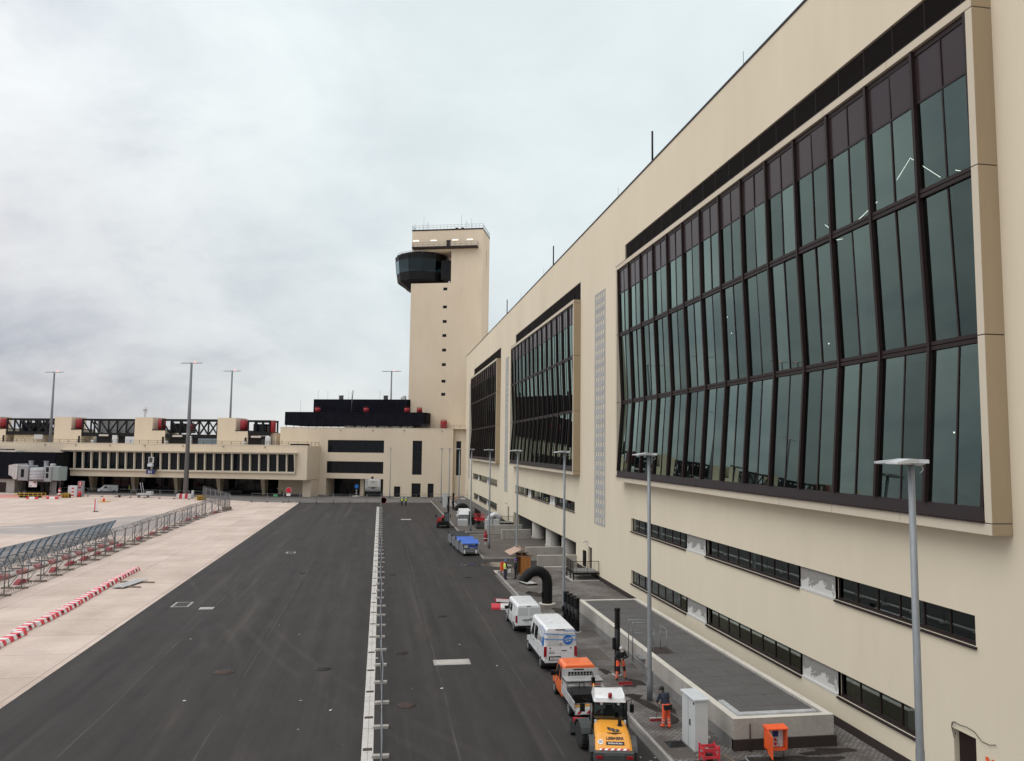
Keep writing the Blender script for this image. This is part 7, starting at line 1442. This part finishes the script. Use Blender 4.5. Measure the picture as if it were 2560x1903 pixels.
t=yard('tow_trailer','white trailer with ladder rails and a long drawbar on the apron','trailer',-56.4,204.4,-10); MB().box(-1.6,-.7,.6,1.9,.8,1.0).build('deck',MA['tarp'],t); MB().box(.6,-.6,1.0,1.9,.7,1.5).build('tank',MA['tarp'],t); [MB().bar((x,-.4,.9),(x-.6,-.4,3.6),.09).build('ladder_rail',MA['galvl'],t) for x in (-.4,.1)]; MB().bar((-1.6,0,.7),(-5.5,-.6,.3),.1).build('drawbar',MA['sill'],t); [wheel(t,x,-.75,.32,.2,n=12).__setattr__('rotation_euler',(0,0,R(90))) for x in (-1,1.2)]; MB().ball((-5.8,-.6,.3),.35,10).build('hitch_wheel',MA['rust'],t); MB().bar((-1.5,-.5,.9),(-2.6,-.5,2.6),.07).build('brace',MA['galv'],t)
t=yard('pallet','timber pallet stack lying beside the end of the security fence','pallet',-30.0,165.4,-10)
for k in range(3): MB().box(-.8,-.5,k*.24,.8,.5,k*.24+.2).build('pallet_layer',MA['wood'],t)
t=yard('no_parking_sign','round red sign with a white plate on a post at the cross fence','sign',-20.6,187.6,-8); MB().tube([(0,.05,0),(0,.05,2.6)],.05,7).build('post',MA['galv'],t); MB().lathe([(.62,-.03),(.62,.03)],(0,0,2.75),24,'y').build('disc',MA['signr'],t); MB().lathe([(.66,-.02),(.66,.02)],(0,.03,2.75),24,'y').build('rim',MA['wht'],t); MB().box(-.45,-.03,1.5,.45,.0,2.05).build('plate',MA['wht'],t); MB().box(-.7,-.3,0,.7,.3,.14).build('foot',MA['blackp'],t)
t=yard('keep_left_sign','blue arrow sign on a striped post in the passage mouth','sign',-5.9,210.0,-18); MB().lathe([(.55,-.03),(.55,.03)],(0,0,2.6),22,'y').build('disc',MA['blue'],t); [MB().lathe([(.17,i*.34),(.17,i*.34+.335)],n=12).build('band',MA['sill' if i%2 else 'brwhite'],t) for i in range(6)]; MB().lathe([(1.1,0),(1.0,.15)],n=18).build('island',MA['conc_pale'],t)
t=yard('green_crate','small bright green crate under the pier edge','crate',-26.2,209.5); MB().box(-.5,-.4,0,.5,.4,.45).box(-.54,-.44,.45,.54,.44,.52).build('crate',MA['green'],t)
# dock sign on the pier
t=fthing('stand_sign','dark blue stand sign reading H1 with a docking display above it','sign'); MB().bbox(-82.1,-10.1,5.3,-79.8,-9.7,6.3,.04).build('panel',MA['signb'],t); text('lettering','H1',.95,MA['wht'],t,face_M((-80.95,-10.12,5.8),(1,0,0),(0,0,1)))
MB().box(-81.6,-9.9,8.15,-80.35,-9.6,9.6).build('display',MA['mgrey'],t); f=MB()
for a in ((-81.62,8.1,-80.33,8.2),(-81.62,9.55,-80.33,9.65),(-81.62,8.2,-81.5,9.55),(-80.45,8.2,-80.33,9.55)): f.box(a[0],-9.95,a[1],a[2],-9.58,a[3])
f.build('display_frame',MA['wht'],t); MB().bbox(-81.8,-10.2,7.2,-80.35,-9.5,7.95,.12).build('laser_unit',MA['lampw'],t); MB().box(-81.0,-9.8,6.3,-80.85,-9.7,8.1).box(-80.6,-9.8,6.3,-80.45,-9.7,8.1).build('bracket',MA['galv'],t); MB().box(-82.4,-9.9,6.301,-80,-8.3,6.4).build('arm',MA['sill'],t)
# machines on the far pavement beside the bent duct
def fp(name,lab,cat,x,y,rz=0): return thing(name,lab,cat,(x,y,.15),R(rz))
t=fp('white_cabinet','slim pale cabinet standing alone on the far pavement','cabinet',14.0,170.2); MB().bbox(-.45,-.4,0,.45,.4,3.0,.03).build('body',MA['cabg'],t); MB().box(-.48,-.43,3.001,.48,.43,3.08).build('lid',MA['lampw'],t)
t=fp('roof_machine','white topped ventilation machine under the far bent duct','machine',14.35,134.2); MB().box(-1.0,-1.2,0,1.0,1.2,1.6).build('body',MA['jet'],t); MB().loft([[(-1.1,-1.3,1.6),(1.1,-1.3,1.6),(1.1,1.3,1.6),(-1.1,1.3,1.6)],[(-.9,-.9,2.3),(.9,-.9,2.3),(.9,1.0,2.5),(-.9,1.0,2.5)]]).build('hood',MA['vanw'],t); MB().box(-1.3,-1.4,1.2,-1.02,1.2,1.5).build('tray',MA['alu'],t)
t=fp('grey_unit','grey square unit in front of the white topped machine','machine',13.75,130.6); MB().bbox(-.75,-.7,0,.75,.7,1.0,.03).build('body',MA['cabg'],t); MB().box(-.65,-.6,1.001,.65,.6,1.06).build('lid',MA['alu'],t)
t=fp('silver_ducts','bright silver ducts curving over grey units near the far landing','air duct',18.2,124.6); MB().tube([(-.9,0,1.4),(-.7,0,2.0),(0,0,2.3),(.7,0,2.1),(.9,0,1.5)],.42,12).build('duct',MA['silver'],t); [MB().bbox(x-.5,-.5,0,x+.5,.5,1.6,.03).build('unit',MA['cabg'],t) for x in (-1.0,.2)]
t=fp('far_platform','long low concrete platform with a grey deck, the farther one along the terminal','platform',18.4,160); MB().box(-2.9,-26,0,1.9,30,1.2).build('parapet',MA['conc'],t); MB().box(-2.6,-25.7,1.201,1.7,29.7,1.22).build('deck_slab',MA['deck'],t)
t=fp('chain_link_cage','dark chain-link cage with gates beside the far platform','cage',15.9,136.6); m=MB()
for a,b in (((-.9,-5),(-.9,3)),((-.9,3),(.9,3)),((.9,-5),(.9,3)),((-.9,-5),(.9,-5))):
    a=Vector((*a,0)); b=Vector((*b,0)); n=max(2,int((b-a).length/.12))
    for i in range(n+1): p=a.lerp(b,i/n); m.bar(p,p+Vector((0,0,2.2)),.02 if i%14 else .07)
    m.bar(a+Vector((0,0,2.2)),b+Vector((0,0,2.2)),.06)
m.build('mesh',MA['sill'],t); MB().box(-.85,-4.8,0,.8,2.8,1.3).build('machine',MA['sill'],t)
t=fp('boulder_wrap','pale pink wrapped pallets near the corner railings','pallet',17.2,177); MB().loft([[(-1.8,-1,0),(1.8,-1,0),(1.8,1.2,0),(-1.8,1.2,0)],[(-1.7,-.9,1.6),(.2,-.9,2.2),(.3,1,2.2),(-1.7,1,1.5)]]).build('wrap',MA['osbp'],t); MB().box(.5,-.8,0,1.9,1,1.5).build('pallet_load',MA['tarp'],t)
# skyline far beyond the roofs
def skyline(name,y,x0,x1,h0,h1,mat,n,seed,kind,lab=None,cat=None):
    r=random.Random(seed); m=MB(); pts=[]
    for i in range(n+1): x=x0+(x1-x0)*i/n; pts.append((x,h0+(h1-h0)*(.5+.25*math.sin(i*.37+seed)+.25*r.uniform(-1,1))))
    m.prism([(x0,-2)]+pts+[(x1,-2)],y,y+80,'y'); return m.build(name,mat,None,lab,cat,kind=kind)
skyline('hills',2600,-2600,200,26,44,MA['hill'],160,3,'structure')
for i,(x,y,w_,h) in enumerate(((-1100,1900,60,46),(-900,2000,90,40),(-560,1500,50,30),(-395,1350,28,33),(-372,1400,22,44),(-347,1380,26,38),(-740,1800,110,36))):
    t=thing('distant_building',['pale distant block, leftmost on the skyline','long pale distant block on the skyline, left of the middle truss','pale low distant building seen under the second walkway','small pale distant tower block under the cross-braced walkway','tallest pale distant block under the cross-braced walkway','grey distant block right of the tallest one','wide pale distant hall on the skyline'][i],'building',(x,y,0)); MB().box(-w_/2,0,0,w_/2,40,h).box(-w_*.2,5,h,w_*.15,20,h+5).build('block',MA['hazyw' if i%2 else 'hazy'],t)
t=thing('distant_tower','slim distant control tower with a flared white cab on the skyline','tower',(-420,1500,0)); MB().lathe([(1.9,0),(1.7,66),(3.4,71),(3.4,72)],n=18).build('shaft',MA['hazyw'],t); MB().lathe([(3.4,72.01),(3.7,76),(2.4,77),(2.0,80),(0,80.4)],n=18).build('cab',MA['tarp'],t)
